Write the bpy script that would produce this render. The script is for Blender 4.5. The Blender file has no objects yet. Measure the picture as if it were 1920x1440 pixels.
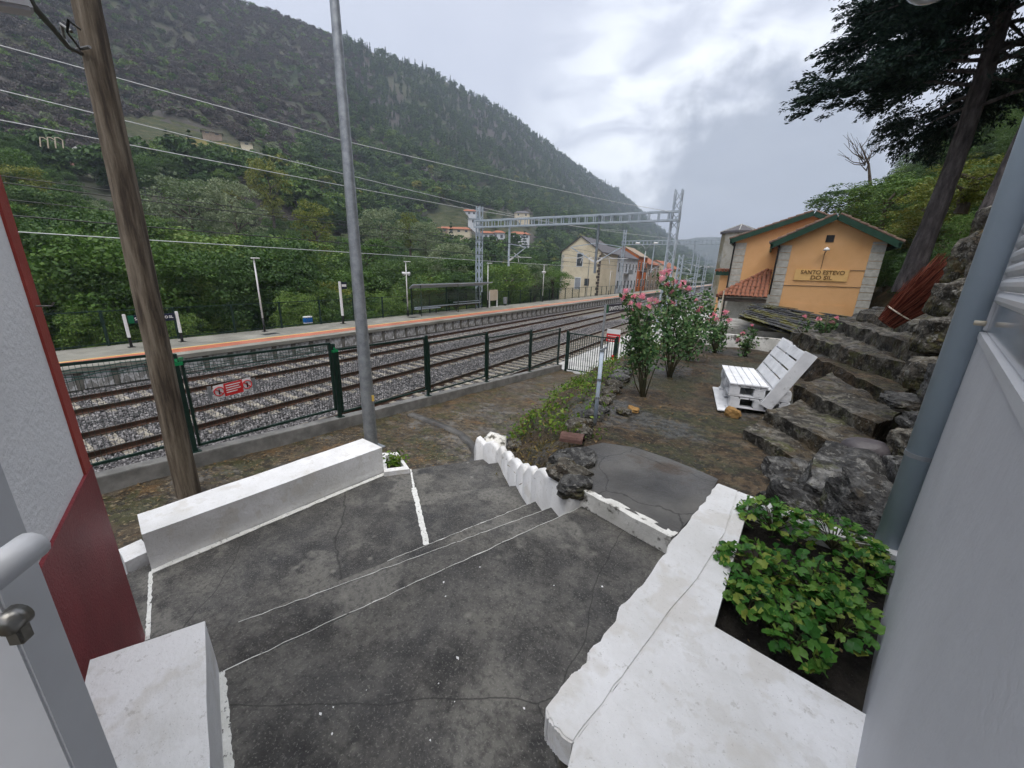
import bpy, bmesh, math, random
import numpy as np
from mathutils import Vector, Matrix, noise as mnoise

random.seed(7)
S = bpy.context.scene
COL = S.collection
PI = math.pi
rad = math.radians

# ------------------------------------------------------------------ camera
# world frame: x to the right of the railway, y along it, z = 0 on the rail heads
FPX = 721.0                       # focal length in photograph pixels (1920 wide)
CAM_H = 4.65
_d = np.array([880 - 960.0, 3150 - 720.0, FPX]); _d /= np.linalg.norm(_d)
_up = -_d
_Y = np.array([0, 0, 1.0]) - _up[2] * _up; _Y /= np.linalg.norm(_Y)
_X = np.cross(_Y, _up)
_ca, _sa = math.cos(rad(32.0)), math.sin(rad(32.0))

def _rot(v):
    x, y, z = v @ _X, v @ _Y, v @ _up
    return np.array([x * _ca - y * _sa, x * _sa + y * _ca, z])

def ray(px, py):
    return _rot(np.array([px - 960.0, py - 720.0, FPX]))
# surveying helpers: where a sight line meets a known level / vertical plane / ground distance
def gz(px, py, z):
    r = ray(px, py); r = r * ((z - CAM_H) / r[2]); return Vector((r[0], r[1], z))
def gx(px, py, x):
    r = ray(px, py); r = r * (x / r[0]); return Vector((r[0], r[1], r[2] + CAM_H))
def gy(px, py, y):
    r = ray(px, py); r = r * (y / r[1]); return Vector((r[0], r[1], r[2] + CAM_H))
def gd(px, py, d):
    r = ray(px, py); r = r * (d / math.hypot(r[0], r[1])); return Vector((r[0], r[1], r[2] + CAM_H))
def gplane(px, py, p, d):
    """sight line with the vertical plane through p along plan direction d"""
    r = ray(px, py); n = Vector((d[1], -d[0]))
    s = (p[0] * n[0] + p[1] * n[1]) / (r[0] * n[0] + r[1] * n[1])
    return Vector((r[0] * s, r[1] * s, r[2] * s + CAM_H))

cam_d = bpy.data.cameras.new('camera')
cam = bpy.data.objects.new('camera', cam_d); COL.objects.link(cam)
cam_d.sensor_width = 36.0
cam_d.lens = FPX / 1920.0 * 36.0
cam_d.clip_start = 0.05
cam_d.clip_end = 12000
rx, ry, rz_ = _rot(np.array([1.0, 0, 0])), _rot(np.array([0, -1.0, 0])), _rot(np.array([0, 0, -1.0]))
cam.matrix_world = Matrix(((rx[0], ry[0], rz_[0], 0), (rx[1], ry[1], rz_[1], 0), (rx[2], ry[2], rz_[2], CAM_H), (0, 0, 0, 1)))
S.camera = cam

# ------------------------------------------------------------------ world / light
W = bpy.data.worlds.new('World'); S.world = W; W.use_nodes = True
nt = W.node_tree; nt.nodes.clear()
def wn(t, **k):
    n = nt.nodes.new(t)
    for a, b in k.items(): setattr(n, a, b)
    return n
out = wn('ShaderNodeOutputWorld'); bg = wn('ShaderNodeBackground')
sky = wn('ShaderNodeTexSky', sky_type='NISHITA', sun_disc=False)
sky.sun_elevation = rad(48); sky.sun_rotation = rad(200); sky.air_density = 1.6; sky.dust_density = 4.0
SUN_EL, SUN_AZ = rad(76), rad(150)
sky.sun_rotation = SUN_AZ
tc = wn('ShaderNodeTexCoord')
mp = wn('ShaderNodeMapping'); mp.inputs['Scale'].default_value = (1.0, 1.0, 2.6)
nt.links.new(tc.outputs['Generated'], mp.inputs['Vector'])
n1 = wn('ShaderNodeTexNoise'); n1.inputs['Scale'].default_value = 2.2; n1.inputs['Detail'].default_value = 5; n1.inputs['Roughness'].default_value = .55; n1.inputs['Distortion'].default_value = .35
nt.links.new(mp.outputs['Vector'], n1.inputs['Vector'])
ramp = wn('ShaderNodeValToRGB')
e = ramp.color_ramp.elements
e[0].position = .30; e[0].color = (.50, .53, .625, 1)
e[1].position = .72; e[1].color = (.575, .60, .69, 1)
nt.links.new(n1.outputs['Fac'], ramp.inputs['Fac'])
# the lighter break in the cloud, low over the end of the valley
brk = ray(1290, 250); brk = brk / np.linalg.norm(brk)
dot = wn('ShaderNodeVectorMath', operation='DOT_PRODUCT'); dot.inputs[1].default_value = tuple(brk)
nrm = wn('ShaderNodeVectorMath', operation='NORMALIZE'); nt.links.new(tc.outputs['Generated'], nrm.inputs[0])
nt.links.new(nrm.outputs[0], dot.inputs[0])
mr = wn('ShaderNodeMapRange', interpolation_type='SMOOTHSTEP'); mr.inputs['From Min'].default_value = .925; mr.inputs['From Max'].default_value = .995
nt.links.new(dot.outputs['Value'], mr.inputs['Value'])
n2 = wn('ShaderNodeTexNoise'); n2.inputs['Scale'].default_value = 7.5; n2.inputs['Detail'].default_value = 5; n2.inputs['Distortion'].default_value = .6
nt.links.new(mp.outputs['Vector'], n2.inputs['Vector'])
mr2 = wn('ShaderNodeMapRange', interpolation_type='SMOOTHSTEP'); mr2.inputs['From Min'].default_value = .26; mr2.inputs['From Max'].default_value = .66
nt.links.new(n2.outputs['Fac'], mr2.inputs['Value'])
mul = wn('ShaderNodeMath', operation='MULTIPLY'); nt.links.new(mr.outputs[0], mul.inputs[0]); nt.links.new(mr2.outputs[0], mul.inputs[1])
mixb = wn('ShaderNodeMixRGB'); mixb.inputs['Color2'].default_value = (.93, .96, 1.02, 1)
nt.links.new(mul.outputs[0], mixb.inputs['Fac']); nt.links.new(ramp.outputs['Color'], mixb.inputs['Color1'])
# the dark low cloud that hides the head of the valley
drk = ray(1400, 375); drk = drk / np.linalg.norm(drk)
dot2 = wn('ShaderNodeVectorMath', operation='DOT_PRODUCT'); dot2.inputs[1].default_value = tuple(drk); nt.links.new(nrm.outputs[0], dot2.inputs[0])
n3 = wn('ShaderNodeTexNoise'); n3.inputs['Scale'].default_value = 9; n3.inputs['Detail'].default_value = 6; n3.inputs['Roughness'].default_value = .6; nt.links.new(nrm.outputs[0], n3.inputs['Vector'])
ofs = wn('ShaderNodeMath', operation='MULTIPLY_ADD'); ofs.inputs[1].default_value = .075; ofs.inputs[2].default_value = -.0375; nt.links.new(n3.outputs['Fac'], ofs.inputs[0])
sm_ = wn('ShaderNodeMath', operation='ADD'); nt.links.new(dot2.outputs['Value'], sm_.inputs[0]); nt.links.new(ofs.outputs[0], sm_.inputs[1])
mr3 = wn('ShaderNodeMapRange', interpolation_type='SMOOTHSTEP'); mr3.inputs['From Min'].default_value = .962; mr3.inputs['From Max'].default_value = .988; mr3.inputs['To Max'].default_value = .9; nt.links.new(sm_.outputs[0], mr3.inputs['Value'])
mixd = wn('ShaderNodeMixRGB'); mixd.inputs['Color2'].default_value = (.31, .335, .40, 1); nt.links.new(mr3.outputs[0], mixd.inputs['Fac']); nt.links.new(mixb.outputs['Color'], mixd.inputs['Color1']); mixb = mixd
skm = wn('ShaderNodeMixRGB', blend_type='ADD'); skm.inputs['Fac'].default_value = .02
nt.links.new(mixb.outputs['Color'], skm.inputs['Color1']); nt.links.new(sky.outputs['Color'], skm.inputs['Color2'])
nt.links.new(skm.outputs['Color'], bg.inputs['Color']); bg.inputs['Strength'].default_value = .53
nt.links.new(bg.outputs['Background'], out.inputs['Surface'])

sun_d = bpy.data.lights.new('sun', 'SUN'); sun_d.energy = 1.5; sun_d.angle = rad(60); sun_d.color = (1.0, .97, .92)
sun = bpy.data.objects.new('sun', sun_d); COL.objects.link(sun)
sdir = Vector((math.sin(SUN_AZ) * math.cos(SUN_EL), math.cos(SUN_AZ) * math.cos(SUN_EL), math.sin(SUN_EL)))
sun.rotation_euler = sdir.to_track_quat('Z', 'Y').to_euler()

vs = S.view_settings
S.display_settings.display_device = 'sRGB'
vs.view_transform = 'Standard'; vs.look = 'None'; vs.gamma = 1.0; vs.use_curve_mapping = False
vs.exposure = 1.25
S.render.engine = 'CYCLES'
S.cycles.use_denoising = True
S.cycles.use_adaptive_sampling = True; S.cycles.adaptive_threshold = .03
S.cycles.max_bounces = 5; S.cycles.diffuse_bounces = 3; S.cycles.glossy_bounces = 2; S.cycles.transmission_bounces = 4
S.cycles.transparent_max_bounces = 8; S.cycles.volume_bounces = 0

# ------------------------------------------------------------------ helpers
def tag(o, label=None, cat=None, group=None, kind=None):
    if label: o['label'] = label
    if cat: o['category'] = cat
    if group: o['group'] = group
    if kind: o['kind'] = kind
    return o

def link(name, me, mat=None, parent=None, loc=None, rot=None):
    if mat is not None and len(me.materials) == 0: me.materials.append(mat)
    o = bpy.data.objects.new(name, me); COL.objects.link(o)
    if parent is not None: o.parent = parent
    if loc is not None: o.location = loc
    if rot is not None: o.rotation_euler = rot
    return o

def empty(name, loc=(0, 0, 0), label=None, cat=None, group=None, rot=None):
    """an Empty at the thing's base; its children are written in world coordinates and un-shifted here"""
    o = bpy.data.objects.new(name, None); COL.objects.link(o)
    o.empty_display_size = .2
    o.location = loc
    if rot is not None: o.rotation_euler = rot
    tag(o, label, cat, group)
    return o

class MB:
    def __init__(s): s.v = []; s.f = []
    def add(s, vs, fs):
        b = len(s.v); s.v += [tuple(v) for v in vs]; s.f += [tuple(i + b for i in f) for f in fs]; return s
    def box(s, x0, x1, y0, y1, z0, z1):
        return s.add([(x0, y0, z0), (x1, y0, z0), (x1, y1, z0), (x0, y1, z0), (x0, y0, z1), (x1, y0, z1), (x1, y1, z1), (x0, y1, z1)],
                     [(3, 2, 1, 0), (4, 5, 6, 7), (0, 1, 5, 4), (1, 2, 6, 5), (2, 3, 7, 6), (3, 0, 4, 7)])
    def bar(s, p, q, w, h=None, upv=(0, 0, 1)):
        h = h or w; p = Vector(p); q = Vector(q); d = (q - p).normalized(); u = Vector(upv)
        if abs(d.dot(u)) > .98: u = Vector((1, 0, 0))
        r = d.cross(u).normalized(); u = r.cross(d).normalized()
        vs = [c + r * (sx * w / 2) + u * (sy * h / 2) for c in (p, q) for sx, sy in ((-1, -1), (1, -1), (1, 1), (-1, 1))]
        return s.add(vs, [(0, 1, 2, 3), (7, 6, 5, 4), (0, 4, 5, 1), (1, 5, 6, 2), (2, 6, 7, 3), (3, 7, 4, 0)])
    def tube(s, pts, r, n=8, caps=True):
        pts = [Vector(p) for p in pts]; m = len(pts)
        rs = r if isinstance(r, (list, tuple)) else [r] * m
        vs = []; fs = []; prev = None
        for i, p in enumerate(pts):
            d = ((pts[i + 1] if i < m - 1 else p) - (pts[i - 1] if i else p)).normalized()
            if prev is None:
                a = Vector((0, 0, 1)) if abs(d.z) < .9 else Vector((1, 0, 0)); r1 = d.cross(a).normalized()
            else:
                r1 = (prev - d * prev.dot(d)).normalized()
            prev = r1; r2 = d.cross(r1)
            for k in range(n):
                t = 2 * PI * k / n
                vs.append(p + (r1 * math.cos(t) + r2 * math.sin(t)) * rs[i])
        for i in range(m - 1):
            for k in range(n):
                a, b = i * n + k, i * n + (k + 1) % n
                fs.append((a, b, b + n, a + n))
        if caps: fs += [tuple(range(n - 1, -1, -1)), tuple((m - 1) * n + k for k in range(n))]
        return s.add(vs, fs)
    def prism(s, poly, z0, z1):
        """plan polygon (CCW) between levels; z0/z1 numbers or functions of (x,y)"""
        f0 = z0 if callable(z0) else (lambda x, y: z0); f1 = z1 if callable(z1) else (lambda x, y: z1)
        n = len(poly)
        A = sum(poly[i][0] * poly[(i + 1) % n][1] - poly[(i + 1) % n][0] * poly[i][1] for i in range(n))
        if A < 0: poly = poly[::-1]
        vs = [(p[0], p[1], f0(p[0], p[1])) for p in poly] + [(p[0], p[1], f1(p[0], p[1])) for p in poly]
        fs = [tuple(range(n - 1, -1, -1)), tuple(range(n, 2 * n))] + [(i, (i + 1) % n, n + (i + 1) % n, n + i) for i in range(n)]
        return s.add(vs, fs)
    def build(s, name, mat, parent=None, smooth=False, bevel=0, loc=None):
        me = bpy.data.meshes.new(name); me.from_pydata([tuple(v) for v in s.v], [], s.f)
        bm = bmesh.new(); bm.from_mesh(me)
        big = [f for f in bm.faces if len(f.verts) > 4]
        if big: bmesh.ops.triangulate(bm, faces=big)
        bmesh.ops.recalc_face_normals(bm, faces=bm.faces)
        if bevel: bmesh.ops.bevel(bm, geom=[e for e in bm.edges if len(e.link_faces) == 2 and e.calc_face_angle(0) > .5], offset=bevel, segments=2, affect='EDGES')
        bm.to_mesh(me); bm.free()
        if smooth: me.polygons.foreach_set('use_smooth', [True] * len(me.polygons))
        o = link(name, me, mat)
        if parent is not None: adopt(o, parent)
        if loc is not None: o.location = loc
        return o

def world_of(o):
    m = Matrix.LocRotScale(o.location, o.rotation_euler, o.scale)
    return (world_of(o.parent) @ o.matrix_parent_inverse @ m) if o.parent else m
def adopt(o, parent):
    o.parent = parent
    o.matrix_parent_inverse = world_of(parent).inverted()

def copy_tree(o, parent=None):
    c = o.copy(); COL.objects.link(c)
    if parent is not None: c.parent = parent
    for ch in [x for x in bpy.data.objects if x.parent == o]: copy_tree(ch, c)
    return c

def np_mesh(name, V, F, smooth=False):
    me = bpy.data.meshes.new(name)
    V = np.asarray(V, dtype=np.float32); F = np.asarray(F, dtype=np.int32)
    k = F.shape[1]
    me.vertices.add(len(V)); me.vertices.foreach_set('co', V.ravel())
    me.loops.add(F.size); me.loops.foreach_set('vertex_index', F.ravel())
    me.polygons.add(len(F)); me.polygons.foreach_set('loop_start', np.arange(0, F.size, k, dtype=np.int32))
    me.polygons.foreach_set('loop_total', np.full(len(F), k, dtype=np.int32))
    me.update(calc_edges=True)
    if smooth: me.polygons.foreach_set('use_smooth', [True] * len(F))
    return me

def fbm(x, y, z=0.0, octv=4):
    return mnoise.fractal((x, y, z), 1.0, 2.0, octv)
def nvec(p, sc):
    return mnoise.noise_vector(Vector(p) * sc)

def rough_block(corners, z0, z1, amp=.02, n=8, m=3, sc=4.0, seed=0, round_=.0):
    """a cut-stone / cast block over four plan corners with uneven faces; z0,z1 numbers or lists per corner"""
    c = [Vector((p[0], p[1])) for p in corners]
    Z0 = z0 if isinstance(z0, (list, tuple)) else [z0] * 4
    Z1 = z1 if isinstance(z1, (list, tuple)) else [z1] * 4
    bm = bmesh.new()
    idx = {}
    def P(u, v, w):
        a = c[0] * (1 - u) * (1 - v) + c[1] * u * (1 - v) + c[2] * u * v + c[3] * (1 - u) * v
        lo = Z0[0] * (1 - u) * (1 - v) + Z0[1] * u * (1 - v) + Z0[2] * u * v + Z0[3] * (1 - u) * v
        hi = Z1[0] * (1 - u) * (1 - v) + Z1[1] * u * (1 - v) + Z1[2] * u * v + Z1[3] * (1 - u) * v
        q = Vector((a.x, a.y, lo + (hi - lo) * w))
        if round_:
            ctr = (c[0] + c[1] + c[2] + c[3]) / 4
            e_ = max(abs(u - .5), abs(v - .5)) * 2; k = max(0, (abs(w - .5) * 2)) ** 4 * max(0, e_ - .7) / .3
            q.x += (ctr.x - q.x) * round_ * k; q.y += (ctr.y - q.y) * round_ * k
            q.z -= (hi - lo) * round_ * .5 * max(0, e_ - .75) / .25 * (1 if w > .5 else -1) * (abs(w - .5) * 2)
        return q + nvec(q + Vector((seed * 3.1, 0, 0)), sc) * amp + nvec(q + Vector((seed, 5, 0)), sc * 3.3) * amp * .35
    def vert(i, j, k):
        key = (i, j, k)
        if key not in idx: idx[key] = bm.verts.new(P(i / n, j / n, k / m))
        return idx[key]
    for i in range(n):
        for j in range(n):
            for k in (0, m):
                bm.faces.new((vert(i, j, k), vert(i + 1, j, k), vert(i + 1, j + 1, k), vert(i, j + 1, k)))
    for i in range(n):
        for k in range(m):
            for j in (0, n):
                bm.faces.new((vert(i, j, k), vert(i + 1, j, k), vert(i + 1, j, k + 1), vert(i, j, k + 1)))
                bm.faces.new((vert(j, i, k), vert(j, i + 1, k), vert(j, i + 1, k + 1), vert(j, i, k + 1)))
    bmesh.ops.recalc_face_normals(bm, faces=bm.faces)
    me = bpy.data.meshes.new('block'); bm.to_mesh(me); bm.free()
    return me

def rock_mesh(size, seed, sub=3, amp=.22, boxy=.5, strat=0.0):
    bm = bmesh.new(); bmesh.ops.create_icosphere(bm, subdivisions=sub, radius=1)
    off = Vector((seed * 7.3, seed * 1.7, seed * 3.1))
    for v in bm.verts:
        p = v.co.copy(); m_ = max(abs(p.x), abs(p.y), abs(p.z))
        p = p * (1 - boxy) + p / m_ * boxy * .82
        d = mnoise.fractal(p * 1.1 + off, 1, 2, 4) * amp - (abs(mnoise.noise(p * 2.1 + off)) + .5 * abs(mnoise.noise(p * 4.7 + off)) - .25) * amp * .45
        r = mnoise.noise(p * .7 + off * 2) * amp
        p = p * (1 + d + r)
        if strat:
            p.x *= 1 + strat * mnoise.noise(Vector((off.x, off.y, p.z * 5 + off.z)))
            p.y *= 1 + strat * mnoise.noise(Vector((off.y, off.x, p.z * 5 + off.z)))
        v.co = Vector((p.x * size[0], p.y * size[1], p.z * size[2]))
    me = bpy.data.meshes.new('rock'); bm.to_mesh(me); bm.free()
    me.polygons.foreach_set('use_smooth', [False] * len(me.polygons))
    return me

# ---- foliage clouds
def leaves(centers, size, rng, upbias=.4, aspect=.6, jitter=.35, droop=0.0, outward=None):
    n = len(centers)
    C = np.asarray(centers, dtype=np.float64)
    N = rng.normal(size=(n, 3)); N[:, 2] += upbias * 2
    if outward is not None: N += outward * 1.2
    N /= np.linalg.norm(N, axis=1, keepdims=True)
    A = rng.normal(size=(n, 3)); A[:, 2] -= droop
    A -= (A * N).sum(1, keepdims=True) * N; A /= np.linalg.norm(A, axis=1, keepdims=True)
    B = np.cross(N, A)
    s = (size * (1 + jitter * rng.normal(size=(n, 1)))).clip(size * .3)
    V = np.empty((n, 4, 3))
    V[:, 0] = C - A * s * .5
    V[:, 1] = C + B * s * aspect * .5 + N * s * .08
    V[:, 2] = C + A * s * .5
    V[:, 3] = C - B * s * aspect * .5 + N * s * .08
    F = np.arange(n * 4).reshape(n, 4)
    return V.reshape(-1, 3), F

def merge(parts):
    V = []; F = []; b = 0
    for v, f in parts:
        V.append(v); F.append(f + b); b += len(v)
    return np.concatenate(V), np.concatenate(F)

def crown_points(rng, h, w, nblob, per, base=.25, blob=.28, wob=.25):
    """leaf positions in lumpy clusters near the surface of a crown"""
    pts = []; outs = []
    for i in range(nblob):
        th = rng.uniform(0, 2 * PI); t = rng.uniform(0, 1) ** .8
        zz = base + (1 - base) * t
        prof = math.sin(PI * (0.12 + .82 * (1 - t)) ** .8) * .95 + .05
        rr = w / 2 * prof * (1 - wob * rng.uniform()) * (rng.uniform(.35, 1) ** .5)
        c = np.array([math.cos(th) * rr, math.sin(th) * rr, zz * h])
        br = blob * w / 2 * rng.uniform(.7, 1.3)
        u = rng.normal(size=(per, 3)); u /= np.linalg.norm(u, axis=1, keepdims=True)
        u[:, 2] = np.abs(u[:, 2]) * .8 - .12
        p = c + u * br * (rng.uniform(.6, 1.0, size=(per, 1)))
        pts.append(p); outs.append(u)
    return np.concatenate(pts), np.concatenate(outs)

_gn_cache = {}
def scatter(name, pts, objs, rng, smin=.8, smax=1.2, tilt=.0, scl=None, mat=None, idx=None):
    """one object that carries instances of a few unlinked template meshes on its vertices"""
    cname = 'templates_' + name
    coll = bpy.data.collections.new(cname)
    for o in objs: coll.objects.link(o)
    P = np.asarray(pts, dtype=np.float32)
    me = bpy.data.meshes.new(name); me.vertices.add(len(P)); me.vertices.foreach_set('co', P.ravel())
    n = len(P)
    a = me.attributes.new('rot', 'FLOAT_VECTOR', 'POINT')
    Rr = np.zeros((n, 3), dtype=np.float32); Rr[:, 2] = rng.uniform(0, 2 * PI, n); Rr[:, 0] = rng.normal(size=n) * tilt; Rr[:, 1] = rng.normal(size=n) * tilt
    a.data.foreach_set('vector', Rr.ravel())
    a = me.attributes.new('scl', 'FLOAT', 'POINT')
    sc = rng.uniform(smin, smax, n) if scl is None else scl
    a.data.foreach_set('value', np.asarray(sc, dtype=np.float32))
    a = me.attributes.new('idx', 'INT', 'POINT')
    ii = rng.integers(0, len(objs), n) if idx is None else idx
    a.data.foreach_set('value', np.asarray(ii, dtype=np.int32))
    o = link(name, me)
    g = bpy.data.node_groups.new('scatter_' + name, 'GeometryNodeTree')
    g.interface.new_socket('Geometry', in_out='INPUT', socket_type='NodeSocketGeometry')
    g.interface.new_socket('Geometry', in_out='OUTPUT', socket_type='NodeSocketGeometry')
    gi = g.nodes.new('NodeGroupInput'); go = g.nodes.new('NodeGroupOutput')
    ip = g.nodes.new('GeometryNodeInstanceOnPoints'); ci = g.nodes.new('GeometryNodeCollectionInfo')
    ci.inputs['Collection'].default_value = coll; ci.inputs['Separate Children'].default_value = True; ci.inputs['Reset Children'].default_value = True
    def na(nm, ty):
        q = g.nodes.new('GeometryNodeInputNamedAttribute'); q.data_type = ty; q.inputs['Name'].default_value = nm; return q.outputs['Attribute']
    g.links.new(gi.outputs[0], ip.inputs['Points']); g.links.new(ci.outputs[0], ip.inputs['Instance'])
    ip.inputs['Pick Instance'].default_value = True
    g.links.new(na('idx', 'INT'), ip.inputs['Instance Index'])
    g.links.new(na('rot', 'FLOAT_VECTOR'), ip.inputs['Rotation'])
    g.links.new(na('scl', 'FLOAT'), ip.inputs['Scale'])
    g.links.new(ip.outputs[0], go.inputs[0])
    m = o.modifiers.new('scatter', 'NODES'); m.node_group = g
    return o

def template(name, me, mat=None):
    if mat is not None and len(me.materials) == 0: me.materials.append(mat)
    return bpy.data.objects.new(name, me)

def text_mesh(body, size, extrude=.004, align='CENTER', bold=0.0):
    cu = bpy.data.curves.new('lettering', 'FONT'); cu.body = body; cu.size = size; cu.extrude = extrude; cu.align_x = align; cu.align_y = 'CENTER'; cu.offset = bold
    o = bpy.data.objects.new('lettering', cu); COL.objects.link(o)
    dg = bpy.context.evaluated_depsgraph_get(); dg.update()
    me = bpy.data.meshes.new_from_object(o.evaluated_get(dg))
    bpy.data.objects.remove(o)
    return me
# ------------------------------------------------------------------ materials
def ramp_node(t, stops):
    r = t.nodes.new('ShaderNodeValToRGB'); el = r.color_ramp.elements
    el[0].position = stops[0][0]; el[0].color = (*stops[0][1], 1)
    el[1].position = stops[-1][0]; el[1].color = (*stops[-1][1], 1)
    for p, c in stops[1:-1]:
        x = el.new(p); x.color = (*c, 1)
    return r

def M(name, stops, scale=3.0, rough=.8, bump=.25, bscale=30.0, layers=(), metallic=0.0, detail=5, stretch=None, spec=.4, distort=0.0, rough2=None, bdist=.02, coat=0.0, cracks=None):
    """stops: colour ramp over a fractal noise; layers: (scale, lo, hi, colour, 'noise'|'spots', amount) patches laid over it"""
    m = bpy.data.materials.new(name); m.use_nodes = True; t = m.node_tree; L = t.links.new
    b = t.nodes['Principled BSDF']
    tc_ = t.nodes.new('ShaderNodeTexCoord'); vec = tc_.outputs['Object']
    if stretch:
        mp_ = t.nodes.new('ShaderNodeMapping'); mp_.inputs['Scale'].default_value = stretch; L(vec, mp_.inputs['Vector']); vec = mp_.outputs['Vector']
    nz = t.nodes.new('ShaderNodeTexNoise'); nz.inputs['Scale'].default_value = scale; nz.inputs['Detail'].default_value = detail; nz.inputs['Roughness'].default_value = .62; nz.inputs['Distortion'].default_value = distort
    L(vec, nz.inputs['Vector'])
    if len(stops) == 1: stops = [(0, stops[0][1]), (1, stops[0][1])]
    r = ramp_node(t, stops); L(nz.outputs['Fac'], r.inputs['Fac'])
    col = r.outputs['Color']
    hgt = None
    for (sc, lo, hi, c, kind, amt) in layers:
        if kind == 'spots':
            q = t.nodes.new('ShaderNodeTexVoronoi'); q.inputs['Scale'].default_value = sc; L(vec, q.inputs['Vector']); fac = q.outputs['Distance']
        else:
            q = t.nodes.new('ShaderNodeTexNoise'); q.inputs['Scale'].default_value = sc; q.inputs['Detail'].default_value = 4; q.inputs['Roughness'].default_value = .68; L(vec, q.inputs['Vector']); fac = q.outputs['Fac']
        mr_ = t.nodes.new('ShaderNodeMapRange'); mr_.inputs['From Min'].default_value = lo; mr_.inputs['From Max'].default_value = hi; mr_.inputs['To Max'].default_value = amt; L(fac, mr_.inputs['Value'])
        mx = t.nodes.new('ShaderNodeMixRGB'); mx.inputs['Color2'].default_value = (*c, 1); L(mr_.outputs[0], mx.inputs['Fac']); L(col, mx.inputs['Color1']); col = mx.outputs['Color']
    if cracks:
        sc, width, c = cracks
        q0 = t.nodes.new('ShaderNodeTexNoise'); q0.inputs['Scale'].default_value = sc * 2; q0.inputs['Detail'].default_value = 6; L(vec, q0.inputs['Vector'])
        mxv = t.nodes.new('ShaderNodeMixRGB'); mxv.inputs['Fac'].default_value = .25; L(vec, mxv.inputs['Color1']); L(q0.outputs['Color'], mxv.inputs['Color2'])
        q = t.nodes.new('ShaderNodeTexVoronoi'); q.feature = 'DISTANCE_TO_EDGE'; q.inputs['Scale'].default_value = sc; L(mxv.outputs['Color'], q.inputs['Vector'])
        mr_ = t.nodes.new('ShaderNodeMapRange'); mr_.inputs['From Min'].default_value = 0; mr_.inputs['From Max'].default_value = width; mr_.inputs['To Min'].default_value = .85; mr_.inputs['To Max'].default_value = 0; L(q.outputs['Distance'], mr_.inputs['Value'])
        mx = t.nodes.new('ShaderNodeMixRGB'); mx.inputs['Color2'].default_value = (*c, 1); L(mr_.outputs[0], mx.inputs['Fac']); L(col, mx.inputs['Color1']); col = mx.outputs['Color']
    L(col, b.inputs['Base Color'])
    if rough2 is not None:
        q = t.nodes.new('ShaderNodeTexNoise'); q.inputs['Scale'].default_value = scale * .6; q.inputs['Detail'].default_value = 5; L(vec, q.inputs['Vector'])
        mr_ = t.nodes.new('ShaderNodeMapRange'); mr_.inputs['From Min'].default_value = .4; mr_.inputs['From Max'].default_value = .6; mr_.inputs['To Min'].default_value = rough; mr_.inputs['To Max'].default_value = rough2; L(q.outputs['Fac'], mr_.inputs['Value']); L(mr_.outputs[0], b.inputs['Roughness'])
    else:
        b.inputs['Roughness'].default_value = rough
    b.inputs['Metallic'].default_value = metallic
    b.inputs['Specular IOR Level'].default_value = spec
    b.inputs['Coat Weight'].default_value = coat
    if bump:
        bn = t.nodes.new('ShaderNodeTexNoise'); bn.inputs['Scale'].default_value = bscale; bn.inputs['Detail'].default_value = 4; bn.inputs['Roughness'].default_value = .6; L(vec, bn.inputs['Vector'])
        bu = t.nodes.new('ShaderNodeBump'); bu.inputs['Strength'].default_value = bump; bu.inputs['Distance'].default_value = bdist; L(bn.outputs['Fac'], bu.inputs['Height']); L(bu.outputs['Normal'], b.inputs['Normal'])
    return m

def FOL(name, cols, trans=.25, rough=.55, spread=.5):
    """foliage: colour varies from leaf to leaf and from plant to plant"""
    m = bpy.data.materials.new(name); m.use_nodes = True; t = m.node_tree; L = t.links.new
    b = t.nodes['Principled BSDF']; b.inputs['Roughness'].default_value = rough; b.inputs['Specular IOR Level'].default_value = .25
    ge = t.nodes.new('ShaderNodeNewGeometry'); oi = t.nodes.new('ShaderNodeObjectInfo')
    mx = t.nodes.new('ShaderNodeMix'); mx.inputs['Factor'].default_value = spread
    L(ge.outputs['Random Per Island'], mx.inputs['A']); L(oi.outputs['Random'], mx.inputs['B'])
    n = len(cols); r = ramp_node(t, [(.05 + .9 * i / (n - 1), c) for i, c in enumerate(cols)])
    L(mx.outputs['Result'], r.inputs['Fac']); L(r.outputs['Color'], b.inputs['Base Color'])
    tr = t.nodes.new('ShaderNodeBsdfTranslucent'); L(r.outputs['Color'], tr.inputs['Color'])
    ms = t.nodes.new('ShaderNodeMixShader'); ms.inputs['Fac'].default_value = trans
    L(b.outputs[0], ms.inputs[1]); L(tr.outputs[0], ms.inputs[2]); L(ms.outputs[0], t.nodes['Material Output'].inputs['Surface'])
    return m

m_conc_dark = M('dark concrete', [(.32, (.034, .033, .032)), (.46, (.064, .061, .057)), (.58, (.104, .099, .090)), (.74, (.165, .157, .138))], scale=3.2, rough=.75, rough2=.5, bump=.6, bscale=50, bdist=.014, distort=.3,
                layers=[(.55, .50, .58, (.030, .030, .031), 'noise', .45), (1.3, .54, .59, (.17, .163, .145), 'noise', .75), (7, .52, .64, (.14, .135, .12), 'noise', .5), (34, .46, .66, (.020, .019, .019), 'noise', .6), (90, .57, .62, (.24, .235, .21), 'noise', .5), (4, .11, .03, (.28, .27, .235), 'spots', .5)], cracks=(.45, .0018, (.020, .019, .018)))
m_conc_mid = M('weathered concrete', [(.35, (.15, .148, .14)), (.65, (.27, .265, .25))], scale=3, rough=.85, bump=.3, bscale=40, layers=[(1.6, .52, .7, (.09, .088, .082), 'noise', .6), (90, .2, .05, (.1, .1, .1), 'spots', .3)])
m_conc_edge = M('platform concrete', [(.35, (.17, .165, .14)), (.65, (.27, .26, .225))], scale=.9, rough=.7, rough2=.45, bump=.15, bscale=30, layers=[(.35, .5, .62, (.12, .118, .1), 'noise', .6)])
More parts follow.
